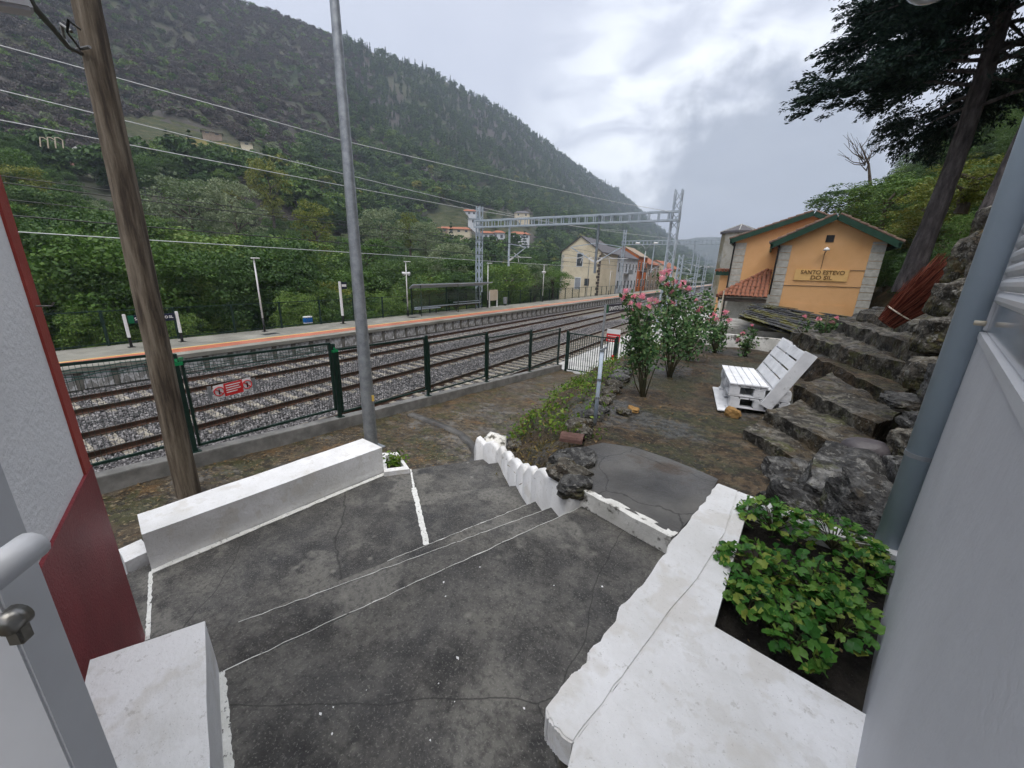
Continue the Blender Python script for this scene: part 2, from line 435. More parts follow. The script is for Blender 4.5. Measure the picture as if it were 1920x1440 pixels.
m_conc_pale = M('pale concrete', [(.35, (.33, .33, .32)), (.65, (.5, .5, .48))], scale=1.2, rough=.8, bump=.2, bscale=30, layers=[(.5, .5, .7, (.2, .2, .19), 'noise', .6)])
m_white = M('white masonry paint', [(.35, (.64, .635, .62)), (.6, (.78, .78, .785))], scale=2.2, rough=.7, bump=.5, bscale=40, bdist=.012, layers=[(2.6, .55, .61, (.60, .575, .53), 'noise', .6), (8, .58, .63, (.56, .54, .50), 'noise', .35), (30, .63, .67, (.36, .34, .31), 'noise', .4), (70, .13, .05, (.16, .15, .13), 'spots', .45)])
m_white_old = M('flaking white paint', [(.35, (.55, .54, .50)), (.6, (.78, .77, .73))], scale=4, rough=.8, bump=.5, bscale=50, bdist=.012, layers=[(5, .55, .62, (.06, .055, .04), 'noise', .9), (30, .6, .75, (.12, .11, .09), 'noise', .7)])
m_white_line = M('white painted line', [(.35, (.62, .62, .58)), (.6, (.74, .74, .71))], scale=20, rough=.75, bump=.3, bscale=80, layers=[(45, .6, .66, (.08, .08, .075), 'noise', .9)])
m_render = M('white render', [(.35, (.72, .72, .73)), (.65, (.80, .80, .81))], scale=1.5, rough=.85, bump=.5, bscale=38, bdist=.012)
m_render_grey = M('smooth grey white render', [(.35, (.48, .485, .51)), (.65, (.57, .575, .60))], scale=.8, rough=.65, bump=.3, bscale=28, bdist=.008)
m_red = M('oxblood paint', [(.35, (.17, .014, .020)), (.65, (.24, .028, .036))], scale=3, rough=.5, bump=.6, bscale=70, bdist=.008, layers=[(2.0, .55, .75, (.24, .07, .07), 'noise', .35)])
m_red_strip = M('faded red paint', [(.35, (.30, .040, .030)), (.65, (.38, .062, .045))], scale=3, rough=.6, bump=.6, bscale=70, bdist=.008)
m_wood_pole = M('weathered pole wood', [(.36, (.050, .037, .027)), (.48, (.115, .090, .064)), (.62, (.20, .165, .125))], scale=3.5, rough=.9, bump=.9, bscale=14, stretch=(4, 4, .35), bdist=.03, layers=[(9, .6, .75, (.03, .025, .018), 'noise', .8)])
m_galv = M('galvanised steel', [(.35, (.24, .26, .28)), (.65, (.36, .38, .40))], scale=8, rough=.48, bump=.12, bscale=25, metallic=.55, layers=[(30, .55, .7, (.42, .44, .46), 'noise', .5)])
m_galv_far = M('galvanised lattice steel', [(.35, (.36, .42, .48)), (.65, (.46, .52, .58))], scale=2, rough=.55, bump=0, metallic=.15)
m_green_metal = M('dark green powder coat', [(.4, (.006, .022, .016)), (.6, (.010, .032, .024))], scale=3, rough=.4, bump=0)
m_green_bright = M('bright green paint', [(.4, (.005, .17, .055)), (.6, (.01, .24, .08))], scale=3, rough=.45, bump=0)
m_black = M('black paint', [(.4, (.012, .012, .013)), (.6, (.02, .02, .021))], scale=3, rough=.5, bump=0)
m_cable = M('black cable', [(.4, (.01, .011, .011)), (.6, (.02, .021, .02))], scale=3, rough=.45, bump=0)
m_wire = M('pale wire', [(.4, (.42, .44, .45)), (.6, (.5, .52, .53))], scale=2, rough=.5, bump=0, metallic=.2)
m_rail = M('rusty rail', [(.35, (.035, .018, .011)), (.65, (.085, .042, .026))], scale=3, rough=.85, bump=.2, bscale=40)
m_railhead = M('worn rail head', [(.4, (.10, .085, .075)), (.6, (.20, .18, .165))], scale=3, rough=.35, bump=0, metallic=.6)
m_sleeper = M('concrete sleeper', [(.38, (.13, .115, .09)), (.62, (.30, .275, .225))], scale=4, rough=.9, bump=.2, bscale=30)
m_ballast_bed = M('ballast bed', [(.35, (.055, .054, .058)), (.65, (.17, .165, .17))], scale=9, rough=.9, bump=1.0, bscale=13, bdist=.06, layers=[(22, .5, .62, (.26, .255, .26), 'noise', .7), (.25, .5, .68, (.10, .08, .06), 'noise', .4)])
m_stone_bal = FOL('ballast stone', [(.055, .053, .056), (.10, .097, .10), (.165, .158, .16), (.29, .28, .28)], trans=0, rough=.8, spread=1.0)
m_earth = M('mossy earth', [(.34, (.018, .012, .007)), (.47, (.046, .030, .016)), (.58, (.080, .054, .030)), (.72, (.13, .10, .065))], scale=3.0, rough=.85, rough2=.5, bump=1.0, bscale=22, bdist=.04, distort=.3,
            layers=[(.9, .48, .56, (.024, .031, .009), 'noise', .75), (.75, .55, .61, (.070, .073, .075), 'noise', .8), (7, .54, .59, (.10, .070, .036), 'noise', .5), (11, .50, .55, (.012, .010, .007), 'noise', .75), (26, .59, .63, (.20, .16, .10), 'noise', .5), (60, .16, .06, (.28, .24, .17), 'spots', .5)])
m_slope_conc = M('muddy concrete path', [(.34, (.040, .034, .026)), (.5, (.092, .084, .072)), (.66, (.15, .14, .125))], scale=2.2, rough=.8, rough2=.35, bump=.7, bscale=20, bdist=.03, distort=.3,
                 layers=[(.40, .45, .52, (.056, .039, .019), 'noise', .85), (1.4, .51, .57, (.040, .043, .012), 'noise', .75), (.8, .59, .63, (.15, .080, .028), 'noise', .5), (4, .54, .58, (.12, .086, .045), 'noise', .5), (7, .51, .56, (.018, .014, .010), 'noise', .75), (17, .58, .62, (.26, .21, .13), 'noise', .6)])
m_garden_conc = M('wet garden concrete', [(.30, (.040, .038, .036)), (.5, (.080, .077, .073)), (.72, (.13, .125, .115))], scale=1.6, rough=.7, rough2=.28, bump=.45, bscale=38, bdist=.015,
                  layers=[(1.3, .58, .68, (.050, .030, .014), 'noise', .75), (55, .1, .03, (.3, .29, .26), 'spots', .5)], cracks=(1.6, .012, (.015, .014, .012)))
m_schist = M('schist rock', [(.34, (.016, .016, .016)), (.46, (.050, .049, .047)), (.57, (.12, .118, .112)), (.70, (.25, .245, .23))], scale=7, rough=.7, rough2=.4, bump=1.0, bscale=24, bdist=.05, stretch=(1, 1, 1.8), distort=.4,
             layers=[(2.4, .52, .58, (.055, .038, .015), 'noise', .65), (3.1, .57, .62, (.055, .060, .012), 'noise', .7), (9, .50, .54, (.010, .009, .008), 'noise', .8), (21, .58, .63, (.28, .275, .25), 'noise', .5)])
m_schist_step = M('worn schist slab', [(.34, (.026, .023, .018)), (.47, (.070, .063, .050)), (.58, (.135, .126, .106)), (.72, (.24, .23, .20))], scale=6, rough=.8, rough2=.45, bump=1.0, bscale=24, bdist=.04, distort=.4,
                  layers=[(1.8, .48, .55, (.048, .031, .011), 'noise', .8), (3.0, .55, .60, (.060, .064, .012), 'noise', .7), (9, .51, .55, (.012, .010, .008), 'noise', .8), (22, .58, .63, (.27, .255, .22), 'noise', .5)])
m_lichen = M('lichen covered stone', [(.34, (.026, .022, .016)), (.48, (.090, .080, .064)), (.62, (.21, .20, .17))], scale=7, rough=.9, bump=1.0, bscale=22, bdist=.05, distort=.4,
             layers=[(2.6, .49, .56, (.058, .056, .012), 'noise', .8), (6, .54, .59, (.085, .050, .020), 'noise', .6), (10, .50, .54, (.012, .010, .008), 'noise', .8), (20, .57, .62, (.30, .29, .26), 'noise', .55)])
m_slate = M('slate', [(.35, (.022, .022, .024)), (.65, (.055, .054, .056))], scale=5, rough=.6, bump=.5, bscale=20, layers=[(1.6, .50, .58, (.15, .14, .028), 'noise', .85), (14, .56, .62, (.2, .2, .19), 'noise', .6)])
m_slate_far = M('far slate roof', [(.35, (.07, .068, .075)), (.65, (.11, .105, .112))], scale=2, rough=.7, bump=.3, bscale=6)
m_orange_wall = M('ochre render', [(.35, (.66, .37, .16)), (.65, (.72, .42, .20))], scale=.9, rough=.85, bump=.12, bscale=60, layers=[(.6, .55, .8, (.58, .30, .12), 'noise', .5)])
m_orange_panel = M('ochre sign panel', [(.35, (.70, .44, .17)), (.65, (.74, .47, .19))], scale=1, rough=.8, bump=.1)
m_letter = M('dark ochre lettering', [(.4, (.16, .085, .03)), (.6, (.20, .11, .04))], scale=4, rough=.8, bump=0)
m_granite = M('granite quoin', [(.35, (.36, .35, .31)), (.65, (.50, .49, .45))], scale=6, rough=.9, bump=.4, bscale=40)
m_verge = M('weathered verge tile', [(.35, (.085, .055, .042)), (.65, (.19, .125, .095))], scale=5, rough=.9, bump=.3)
m_green_trim = M('green timber', [(.35, (.009, .042, .024)), (.65, (.015, .062, .038))], scale=3, rough=.55, bump=.1)
m_clay = M('clay tile', [(.3, (.10, .035, .018)), (.5, (.21, .075, .04)), (.7, (.33, .15, .085))], scale=5, rough=.85, bump=.4, bscale=30, layers=[(3, .56, .7, (.04, .03, .025), 'noise', .7)])
m_clay_far = M('far clay roof', [(.35, (.24, .085, .045)), (.65, (.36, .15, .085))], scale=1.5, rough=.9, bump=.3, bscale=4)
m_pallet = M('white painted pallet wood', [(.35, (.58, .59, .61)), (.62, (.76, .77, .79))], scale=3, rough=.6, bump=.4, bscale=16, stretch=(1, 1, 1), bdist=.01, layers=[(14, .60, .74, (.30, .29, .27), 'noise', .6)])
m_pvc = M('grey pvc pipe', [(.4, (.34, .41, .48)), (.6, (.38, .45, .52))], scale=2, rough=.42, bump=.05, layers=[(22, .09, .03, (.5, .53, .56), 'spots', .4)])
m_bluepipe = M('pale blue painted pipe', [(.4, (.36, .43, .52)), (.6, (.46, .52, .60))], scale=6, rough=.5, bump=.1, layers=[(12, .62, .72, (.16, .13, .11), 'noise', .7)])
m_shutter = M('white shutter plastic', [(.4, (.52, .53, .55)), (.6, (.58, .59, .61))], scale=2, rough=.45, bump=0)
m_glass = M('dark window glass', [(.4, (.05, .06, .07)), (.6, (.08, .09, .10))], scale=1, rough=.08, bump=0, spec=.8)
m_glass_pale = M('reflecting window glass', [(.4, (.28, .30, .33)), (.6, (.36, .38, .41))], scale=1, rough=.12, bump=0, spec=.7)
m_alu = M('white door aluminium', [(.4, (.50, .51, .53)), (.6, (.56, .57, .59))], scale=2, rough=.42, bump=0)
m_steel = M('worn steel', [(.4, (.20, .195, .18)), (.6, (.28, .27, .25))], scale=8, rough=.35, bump=.05, metallic=.9)
m_orange_strip = M('terracotta tactile paving', [(.35, (.36, .10, .055)), (.65, (.46, .15, .085))], scale=1.2, rough=.6, rough2=.4, bump=.15, bscale=18, layers=[(.4, .52, .66, (.30, .16, .11), 'noise', .5)])
m_yellow = M('yellow line paint', [(.4, (.62, .42, .10)), (.6, (.72, .50, .15))], scale=3, rough=.6, bump=0)
m_plat_wall = M('stained platform wall', [(.32, (.12, .11, .095)), (.44, (.30, .29, .27)), (.52, (.54, .54, .54)), (.75, (.64, .64, .64))], scale=2.2, rough=.9, bump=.2, bscale=12, stretch=(1, 1, .6), layers=[(3.0, .53, .58, (.11, .10, .08), 'noise', .7)])
m_plat_wall2 = M('dark platform pier', [(.35, (.085, .08, .068)), (.65, (.20, .19, .165))], scale=2, rough=.9, bump=.3, bscale=12)
m_signblue = M('station sign navy', [(.4, (.012, .018, .04)), (.6, (.016, .022, .05))], scale=1, rough=.4, bump=0)
m_signgreen = M('station sign green', [(.4, (.004, .12, .05)), (.6, (.005, .14, .06))], scale=1, rough=.4, bump=0)
m_paintwhite = M('sign white', [(.4, (.72, .72, .72)), (.6, (.78, .78, .78))], scale=1, rough=.5, bump=0)
m_signred = M('sign red', [(.4, (.55, .02, .025)), (.6, (.62, .03, .03))], scale=1, rough=.45, bump=0)
m_bluebox = M('blue plastic', [(.4, (.01, .12, .42)), (.6, (.012, .15, .5))], scale=1, rough=.4, bump=0)
m_beige = M('beige board', [(.4, (.50, .44, .34)), (.6, (.56, .50, .40))], scale=1, rough=.6, bump=0)
m_soil = M('black planter soil', [(.35, (.010, .008, .007)), (.65, (.032, .027, .022))], scale=12, rough=.95, bump=1.0, bscale=40, bdist=.03, layers=[(60, .12, .03, (.2, .18, .15), 'spots', .5)])
m_broom = FOL('red broom twigs', [(.035, .008, .005), (.12, .026, .015), (.20, .052, .030), (.34, .12, .075)], trans=0, rough=.85, spread=0.0)
m_bark = M('pine bark', [(.3, (.035, .030, .030)), (.5, (.095, .082, .080)), (.7, (.18, .16, .155))], scale=5, rough=.95, bump=1.2, bscale=10, stretch=(2.2, 2.2, .6), bdist=.06)
m_twig = M('twig bark', [(.35, (.05, .04, .03)), (.65, (.11, .09, .07))], scale=5, rough=.9, bump=.3)
m_stem = M('rose stem', [(.35, (.045, .055, .025)), (.65, (.09, .075, .04))], scale=6, rough=.8, bump=.2)
m_petal = FOL('pink petal', [(.72, .17, .26), (.82, .32, .40), (.86, .48, .54)], trans=.3, rough=.6, spread=.4)
m_roseleaf = FOL('rose leaf', [(.028, .080, .026), (.060, .138, .046), (.11, .195, .072), (.18, .25, .10)], trans=.22, rough=.45, spread=.15)
m_geran = FOL('geranium leaf', [(.022, .095, .016), (.042, .145, .022), (.078, .205, .032), (.14, .26, .045), (.27, .31, .06)], trans=.25, rough=.45, spread=.85)
m_dryleaf = FOL('fallen leaf', [(.07, .042, .02), (.14, .09, .042), (.25, .18, .09), (.42, .35, .22)], trans=.1, rough=.8, spread=1.0)
m_weed = FOL('bank weed', [(.045, .105, .012), (.10, .19, .022), (.20, .28, .045), (.28, .30, .09)], trans=.3, rough=.6, spread=.3)
m_moss = FOL('moss and dead grass', [(.05, .045, .012), (.10, .075, .02), (.19, .14, .05), (.09, .10, .02)], trans=.2, rough=.8, spread=.3)
m_leaf_a = FOL('mid green leaf', [(.030, .076, .012), (.064, .135, .021), (.11, .19, .036), (.175, .24, .06)], spread=.45)
m_leaf_b = FOL('dark oak leaf', [(.022, .058, .015), (.042, .096, .022), (.070, .132, .034), (.11, .17, .05)], spread=.5)
m_leaf_c = FOL('yellow green leaf', [(.07, .11, .016), (.13, .17, .026), (.22, .23, .04), (.28, .25, .06)], spread=.4)
m_leaf_d = FOL('grey green willow leaf', [(.09, .135, .065), (.145, .195, .10), (.21, .26, .14), (.28, .32, .19)], spread=.45)
m_conif = FOL('conifer needle', [(.018, .048, .020), (.034, .076, .030), (.056, .105, .040)], trans=.1, spread=.5)
m_cypress = FOL('dark pine needle', [(.006, .018, .016), (.012, .030, .024), (.020, .045, .032), (.032, .060, .036)], trans=.12, rough=.65, spread=.15)
m_heath = FOL('purple brown heath', [(.038, .032, .026), (.066, .054, .050), (.098, .078, .078), (.07, .085, .034)], trans=.1, spread=.6)
m_hill = M('hillside scrub', [(.30, (.014, .026, .009)), (.45, (.028, .042, .014)), (.58, (.046, .052, .022)), (.75, (.075, .070, .042))], scale=.030, rough=.95, bump=.6, bscale=.35, bdist=1.5, layers=[(.012, .46, .56, (.062, .051, .052), 'noise', .8), (.10, .62, .70, (.15, .14, .14), 'noise', .45), (.35, .55, .7, (.012, .018, .008), 'noise', .7)])
m_field = M('terraced grass', [(.36, (.026, .038, .012)), (.5, (.050, .060, .020)), (.64, (.085, .078, .034))], scale=.12, rough=.95, bump=.8, bscale=.6, bdist=.8, stretch=(1, 1, 9), layers=[(.5, .52, .58, (.018, .028, .008), 'noise', .85)])
m_terrace = M('vineyard terrace', [(.35, (.085, .075, .018)), (.65, (.15, .13, .03))], scale=.3, rough=.95, bump=.8, bscale=1.2, bdist=.6)
m_redearth = M('red bare earth', [(.35, (.12, .055, .042)), (.65, (.21, .105, .085))], scale=.3, rough=.95, bump=.6, bscale=.8, bdist=.5)
m_farhill = M('distant mountain', [(.35, (.022, .035, .022)), (.65, (.05, .06, .04))], scale=.01, rough=1, bump=.5, bscale=.02, bdist=20)
m_rhill = M('right bank scrub ground', [(.30, (.022, .024, .010)), (.5, (.055, .048, .022)), (.7, (.13, .095, .045))], scale=.5, rough=.95, bump=.9, bscale=3, bdist=.3, layers=[(.7, .55, .68, (.20, .12, .055), 'noise', .6)])
m_cream = M('cream render', [(.35, (.60, .52, .37)), (.65, (.72, .64, .48))], scale=.4, rough=.9, bump=.1, bscale=8, layers=[(.5, .56, .75, (.40, .32, .22), 'noise', .6)])
m_whitewall = M('white house wall', [(.35, (.56, .58, .62)), (.65, (.66, .68, .71))], scale=.5, rough=.9, bump=.1, bscale=8)
m_orangehouse = M('orange house wall', [(.35, (.52, .13, .03)), (.65, (.62, .18, .045))], scale=.5, rough=.9, bump=.1, bscale=8)
m_tanhouse = M('tan house wall', [(.35, (.26, .20, .15)), (.65, (.36, .28, .21))], scale=.5, rough=.9, bump=.2, bscale=6)
m_brownstone = M('brown corner stone', [(.35, (.05, .04, .035)), (.65, (.12, .095, .075))], scale=2, rough=.9, bump=.2)
m_greenglass = M('dark green shelter glass', [(.4, (.004, .028, .016)), (.6, (.006, .036, .02))], scale=1, rough=.12, bump=0, spec=.6)
m_towerwall = M('stained tower concrete', [(.35, (.30, .29, .25)), (.65, (.42, .41, .37))], scale=.6, rough=.9, bump=.1, bscale=5, layers=[(.35, .48, .58, (.20, .17, .09), 'noise', .8)])

for _m, _a in ((m_greenglass, .45),):
    _m.node_tree.nodes['Principled BSDF'].inputs['Alpha'].default_value = _a
# ------------------------------------------------------------------ terrain
_cy = [-400, 0, 200, 251, 312, 392, 502, 627, 786, 988, 1192, 1490, 1944, 2600]
_ch = [170, 196, 212, 223, 230, 242, 252, 256, 248, 239, 236, 214, 120, 60]
def crest(y): return float(np.interp(y, _cy, _ch)) - 5.0
def hill_z(x, y):
    t = (-x - 40) / 380.0
    if t <= 0: return -3.0 + t * 6
    base = -3.0 + (crest(y) + CAM_H + 3.0) * (min(t, 1.0) ** 1.6)
    if t > 1: base -= (t - 1) * 200
    a = min(1.0, t * 4) * (1 - .75 * max(0, min(1, (t - .8) / .2)))
    g = fbm(x * .010, y * .016, 3.0, 5) * 16 * a + fbm(x * .05, y * .05, 8.0, 3) * 3 * a + abs(fbm(x * .04, y * .09, 5.0, 4)) * 5 * a
    return base + g

def grid_sheet(name, xs, ys, fz, mat, smooth=True):
    V = np.array([(x, y, fz(x, y)) for y in ys for x in xs]); nx = len(xs)
    F = np.array([(j * nx + i, j * nx + i + 1, (j + 1) * nx + i + 1, (j + 1) * nx + i) for j in range(len(ys) - 1) for i in range(nx - 1)])
    o = link(name, np_mesh(name, V, F, smooth), mat); tag(o, kind='structure'); return o

g = MB().add([(-715, -325, -13.5), (1315, -325, -13.5), (1315, 2615, -13.5), (-715, 2615, -13.5)], [(0, 1, 2, 3)]).build('ground', m_hill); tag(g, kind='structure')
xs = list(np.linspace(-30, -110, 24)) + list(np.linspace(-116, -440, 62)) + [-460, -500, -560]
ys = list(np.arange(-220, 520, 8.0)) + list(np.arange(528, 1200, 16.0)) + list(np.arange(1220, 1900, 45.0))
hill = grid_sheet('hill', xs, ys, hill_z, m_hill)
# the mountain that closes the valley
def far_z(x, y):
    h = 175 * math.exp(-((y - 1950) / 330.0) ** 2) + 60 * fbm(x * .003, y * .003, 1.0, 5) * math.exp(-((y - 1900) / 420.0) ** 2)
    h += 110 * math.exp(-((y - 1400) / 220.0) ** 2 - ((x - 260) / 200.0) ** 2)
    return -12 + h
grid_sheet('mountain', list(np.linspace(-700, 1300, 60)), list(np.linspace(1050, 2600, 40)), far_z, m_farhill)
# slope that rises behind the station on the right
def foot(y): return float(np.interp(y, [0, 8, 14, 24, 46, 60, 200], [3.3, 3.0, 3.4, 5.2, 5.6, 4.2, 10]))
def rhill_z(x, y):
    d = x - foot(y)
    if d < 0: return 2.6 + d * .4
    return 3.2 + 1.25 * d + fbm(x * .25, y * .25, 2, 4) * min(1.0, d * .3) * 1.6
grid_sheet('hillside', list(np.linspace(2.2, 12, 24)) + list(np.linspace(13, 70, 30)), list(np.linspace(5.5, 40, 50)) + list(np.linspace(42, 320, 60)), rhill_z, m_rhill)

# ------------------------------------------------------------------ railway bed
TB = -.24
def bed_z(x, y):
    return TB + .03 * fbm(x * .8, y * .8, 0, 3)
bed = grid_sheet('trackbed', list(np.linspace(-21.2, -7.6, 30)), list(np.linspace(-25, 60, 90)) + list(np.linspace(62, 420, 60)), bed_z, m_ballast_bed)

def rail_mesh(y0, y1):
    prof = [(-.07, -.17), (.07, -.17), (.07, -.155), (.012, -.135), (.012, -.04), (.036, -.03), (.036, 0), (-.036, 0), (-.036, -.03), (-.012, -.04), (-.012, -.135), (-.07, -.155)]
    b = MB(); n = len(prof)
    vs = [(x, y0, z) for x, z in prof] + [(x, y1, z) for x, z in prof]
    fs = [(i, (i + 1) % n, n + (i + 1) % n, n + i) for i in range(n)] + [tuple(range(n)), tuple(range(2 * n - 1, n - 1, -1))]
    b.add(vs, fs)
    me = bpy.data.meshes.new('rail'); me.from_pydata(b.v, [], b.f); me.materials.append(m_rail); me.materials.append(m_railhead)
    for p in me.polygons:
        c = sum((Vector(me.vertices[i].co) for i in p.vertices), Vector()) / len(p.vertices)
        if c.z > -.001: p.material_index = 1
    return me
rail_me = rail_mesh(-25, 420)
sl = rough_block([(-1.3, -.12), (1.3, -.12), (1.3, .12), (-1.3, .12)], -.42, -.175, .006, n=2, m=1)
sl.materials.append(m_sleeper)
sl.name = 'sleeper'
TRACKS = [(-18.42, .0, 'railway track beside the far platform', 1.0), (-14.2, .0, 'middle railway track between the two others', 1.0), (-10.07, 0, 'railway track nearest the garden fence, with pale sleepers showing', 1.0)]
for k, (cx, ang, lab, _) in enumerate(TRACKS):
    t = empty('railway_track', (cx, 0, 0), lab, 'railway track', 'three parallel railway tracks')
    for sx in (-.85, .85):
        o = link('rail', rail_me, None, t); o.location = (sx, 0, 0)
    y = -1.2
    while y < 66:
        if not (k == 2 and y < 3):
            o = link('sleeper', sl, None, t); o.location = (0, y, (.028 if k == 2 else -.004) + random.uniform(-.008, .008))
            o.rotation_euler = (0, 0, random.uniform(-.01, .01))
        y += .6

# ballast stones
rng = np.random.default_rng(3)
tmpl = []
for i in range(6):
    me = rock_mesh((.034, .030, .024), 20 + i, 1, .35, .4); me.materials.append(m_stone_bal); tmpl.append(template('ballast_stone', me))
P = []
n = 130000
xs_ = rng.uniform(-20.6, -7.95, n); ys_ = -1 + 42 * rng.uniform(0, 1, n) ** 1.35
keep = np.ones(n, bool)
for cx, *_ in TRACKS:
    # sleepers show a little inside the gauge: thin the stones over them
    over = (np.abs(xs_ - cx) < 1.25) & (((ys_ + 1.2) % .6 < .13) | ((ys_ + 1.2) % .6 > .47))
    keep &= ~(over & (rng.uniform(0, 1, n) < (.55 if cx < -12 else .93)))
    for s_ in (-.85, .85): keep &= np.abs(xs_ - cx - s_) > .075
xs_, ys_ = xs_[keep], ys_[keep]
P = np.stack([xs_, ys_, np.array([TB + .028 + (.03 if min(abs(x - cx) for cx, *_ in TRACKS) > 1.3 else .012) for x in xs_]) + rng.uniform(-.012, .018, len(xs_))], 1)
o = scatter('ballast_stones', P, tmpl, rng, .75, 1.5, tilt=1.0)
tag(o, 'grey crushed stone ballast between and around the rails', 'ballast', kind='stuff')

# ------------------------------------------------------------------ far platform
PX0, PX1, PZ = -25.25, -20.75, .68
pl = MB().box(PX0, -20.95, -25, 260, -.9, .50).build('platform', m_conc_edge); tag(pl, kind='structure')
b = MB().box(PX0, PX1, -25, 260, .503, PZ); q = b.build('platform_deck', m_conc_edge, pl)
MB().box(-22.30, -21.42, -25, 260, PZ - .02, PZ + .004).build('tactile_strip', m_orange_strip, pl)
MB().box(-22.42, -22.303, -25, 260, PZ - .02, PZ + .005).build('yellow_line', m_yellow, pl)
panel_me = None
wide = MB().box(-.035, .035, -.5, .5, 0, .58)
y = -4.0; k = 0
pm = [None, None]
while y < 84:
    w = 1.0
    if pm[0] is None:
        a_ = rough_block([(-.05, -.40), (.05, -.40), (.05, .40), (-.05, .40)], 0, .60, .006, n=3, m=2); a_.materials.append(m_plat_wall); a_.name = 'wall_panel'
        c_ = rough_block([(-.05, -.09), (.09, -.09), (.09, .09), (-.05, .09)], 0, .66, .006, n=2, m=2); c_.materials.append(m_plat_wall2); c_.name = 'wall_pier'
        pm = [a_, c_]
    o = link('wall_panel', pm[0]); o.location = (-20.93, y + .5, -.15); adopt(o, pl)
    o = link('wall_pier', pm[1]); o.location = (-20.93, y, -.17); adopt(o, pl)
    y += 1.0
# drain covers on the deck
for px, py in ((507, 626), (775, 595)):
    c = gz(px, py, PZ)
    MB().box(c.x - .25, c.x + .25, c.y - .4, c.y + .4, PZ - .01, PZ + .008).build('drain_cover', m_black, pl)

# ------------------------------------------------------------------ lower path, fence plinth, yard behind the gate
def low_z(x, y): return 1.28 - .081 * (y - 2.16)
def low_n(x, y): return low_z(x, y) + .03 * fbm(x * .9, y * .9, 4, 4) - .012
grid_sheet('path', list(np.linspace(-7.56, -1.2, 50)), list(np.linspace(-6, 16.6, 120)), low_n, m_slope_conc)
def low_hit(px, py):
    r = ray(px, py); s = (1.28 + .081 * 2.16 - CAM_H) / (r[2] + .081 * r[1])
    return Vector((r[0] * s, r[1] * s, r[2] * s + CAM_H))
# raised kerb that curves across the path
kp = [low_hit(*p) for p in ((770, 778), (800, 789), (835, 802), (862, 815), (884, 835), (893, 850), (886, 872))]
kb = MB()
for i in range(len(kp) - 1):
    pass
cur = []
for i in range(len(kp) - 1):
    for u in (0, .33, .66): cur.append(kp[i].lerp(kp[i + 1], u))
cur.append(kp[-1])
vs = []; fs = []
for i, p in enumerate(cur):
    d = (cur[min(i + 1, len(cur) - 1)] - cur[max(i - 1, 0)]); d.z = 0; d.normalize(); r = Vector((d.y, -d.x, 0))
    wv = .10 + .02 * fbm(i * .5, 1)
    for ox, oz in ((-wv, -.05), (-wv * .8, .05), (wv * .8, .055), (wv, -.05)): vs.append(p + r * ox + Vector((0, 0, oz + .012 * fbm(i * .7, 3))))
for i in range(len(cur) - 1):
    for k in range(3): fs.append((i * 4 + k, i * 4 + k + 1, i * 4 + k + 5, i * 4 + k + 4))
o = MB().add(vs, fs).build('path_kerb', m_garden_conc, None, True); tag(o, 'low curved concrete kerb crossing the muddy lower path', 'kerb')

pt = lambda y: 1.526 - .081 * (y - 2.16)
yard = MB().box(-8.35, 0.0, 16.9, 70, -.6, .05).build('yard', m_conc_pale); tag(yard, kind='structure')
thr = MB().box(-7.35, -4.7, 16.25, 16.9, -.6, .10).build('gate_threshold', m_conc_pale); adopt(thr, yard)
# ------------------------------------------------------------------ landing, steps, terrace
ZL, ZB, ZC, ZT, ZE, ZF = 2.90, 2.73, 2.56, 2.39, 2.22, 2.10
def P2(v): return (v.x, v.y)
Adir = (gz(1110, 941, ZL) - gz(407, 1264, ZL)).normalized()
A0, A1 = gz(407, 1264, ZL), gz(1110, 941, ZL)
def wob(p, q, n, amp, seed=0):
    """points from p to q with a slightly uneven line"""
    p, q = Vector(p[:2]), Vector(q[:2]); d = (q - p); r = Vector((d.y, -d.x)).normalized()
    return [tuple(p + d * (i / n) + r * amp * mnoise.noise(Vector((i * .9 + seed, seed * 2.3, 0)))) for i in range(n + 1)]
A_left = A0 - Adir * .9
landing_poly = wob(A_left, A1, 30, .012, 1) + [P2(gz(1100, 935, ZL)), P2(gz(1245, 1020, ZL) + Vector((.05, .06, 0))), (.10, 1.9), (.30, .9), (.2, -.5), (-2.2, -.9)]
st = empty('concrete_stairs', (-1.6, 2.4, ZT), 'dark worn concrete landing and steps leading down from the door', 'stairs')
MB().prism(landing_poly, ZT - 1.2, ZL).build('landing', m_conc_dark, st)
B0, B1 = gz(405, 1183, ZB), gz(1043, 948.5, ZB)
Bd = (B1 - B0).normalized(); Bl = B0 - Bd * .9
C0, C1 = gz(700, 1063, ZC), gz(1010.5, 937.5, ZC)
Cd = (C1 - C0).normalized(); Cl = C0 - Cd * 1.75
def back(poly, p, d=.5): return poly
def tread(name, left, right, ztop, depth, seed):
    d = (right - left).normalized(); n = Vector((d.y, -d.x, 0))
    poly = wob(left, right, 24, .012, seed) + [P2(right + n * depth), P2(left + n * depth)]
    return MB().prism(poly, ZT - 1.2, ztop).build(name, m_conc_dark, st)
tread('step', Bl, B1 + Bd * .03, ZB, .62, 3)
tread('step', Cl, C1 + Cd * .03, ZC, .75, 5)
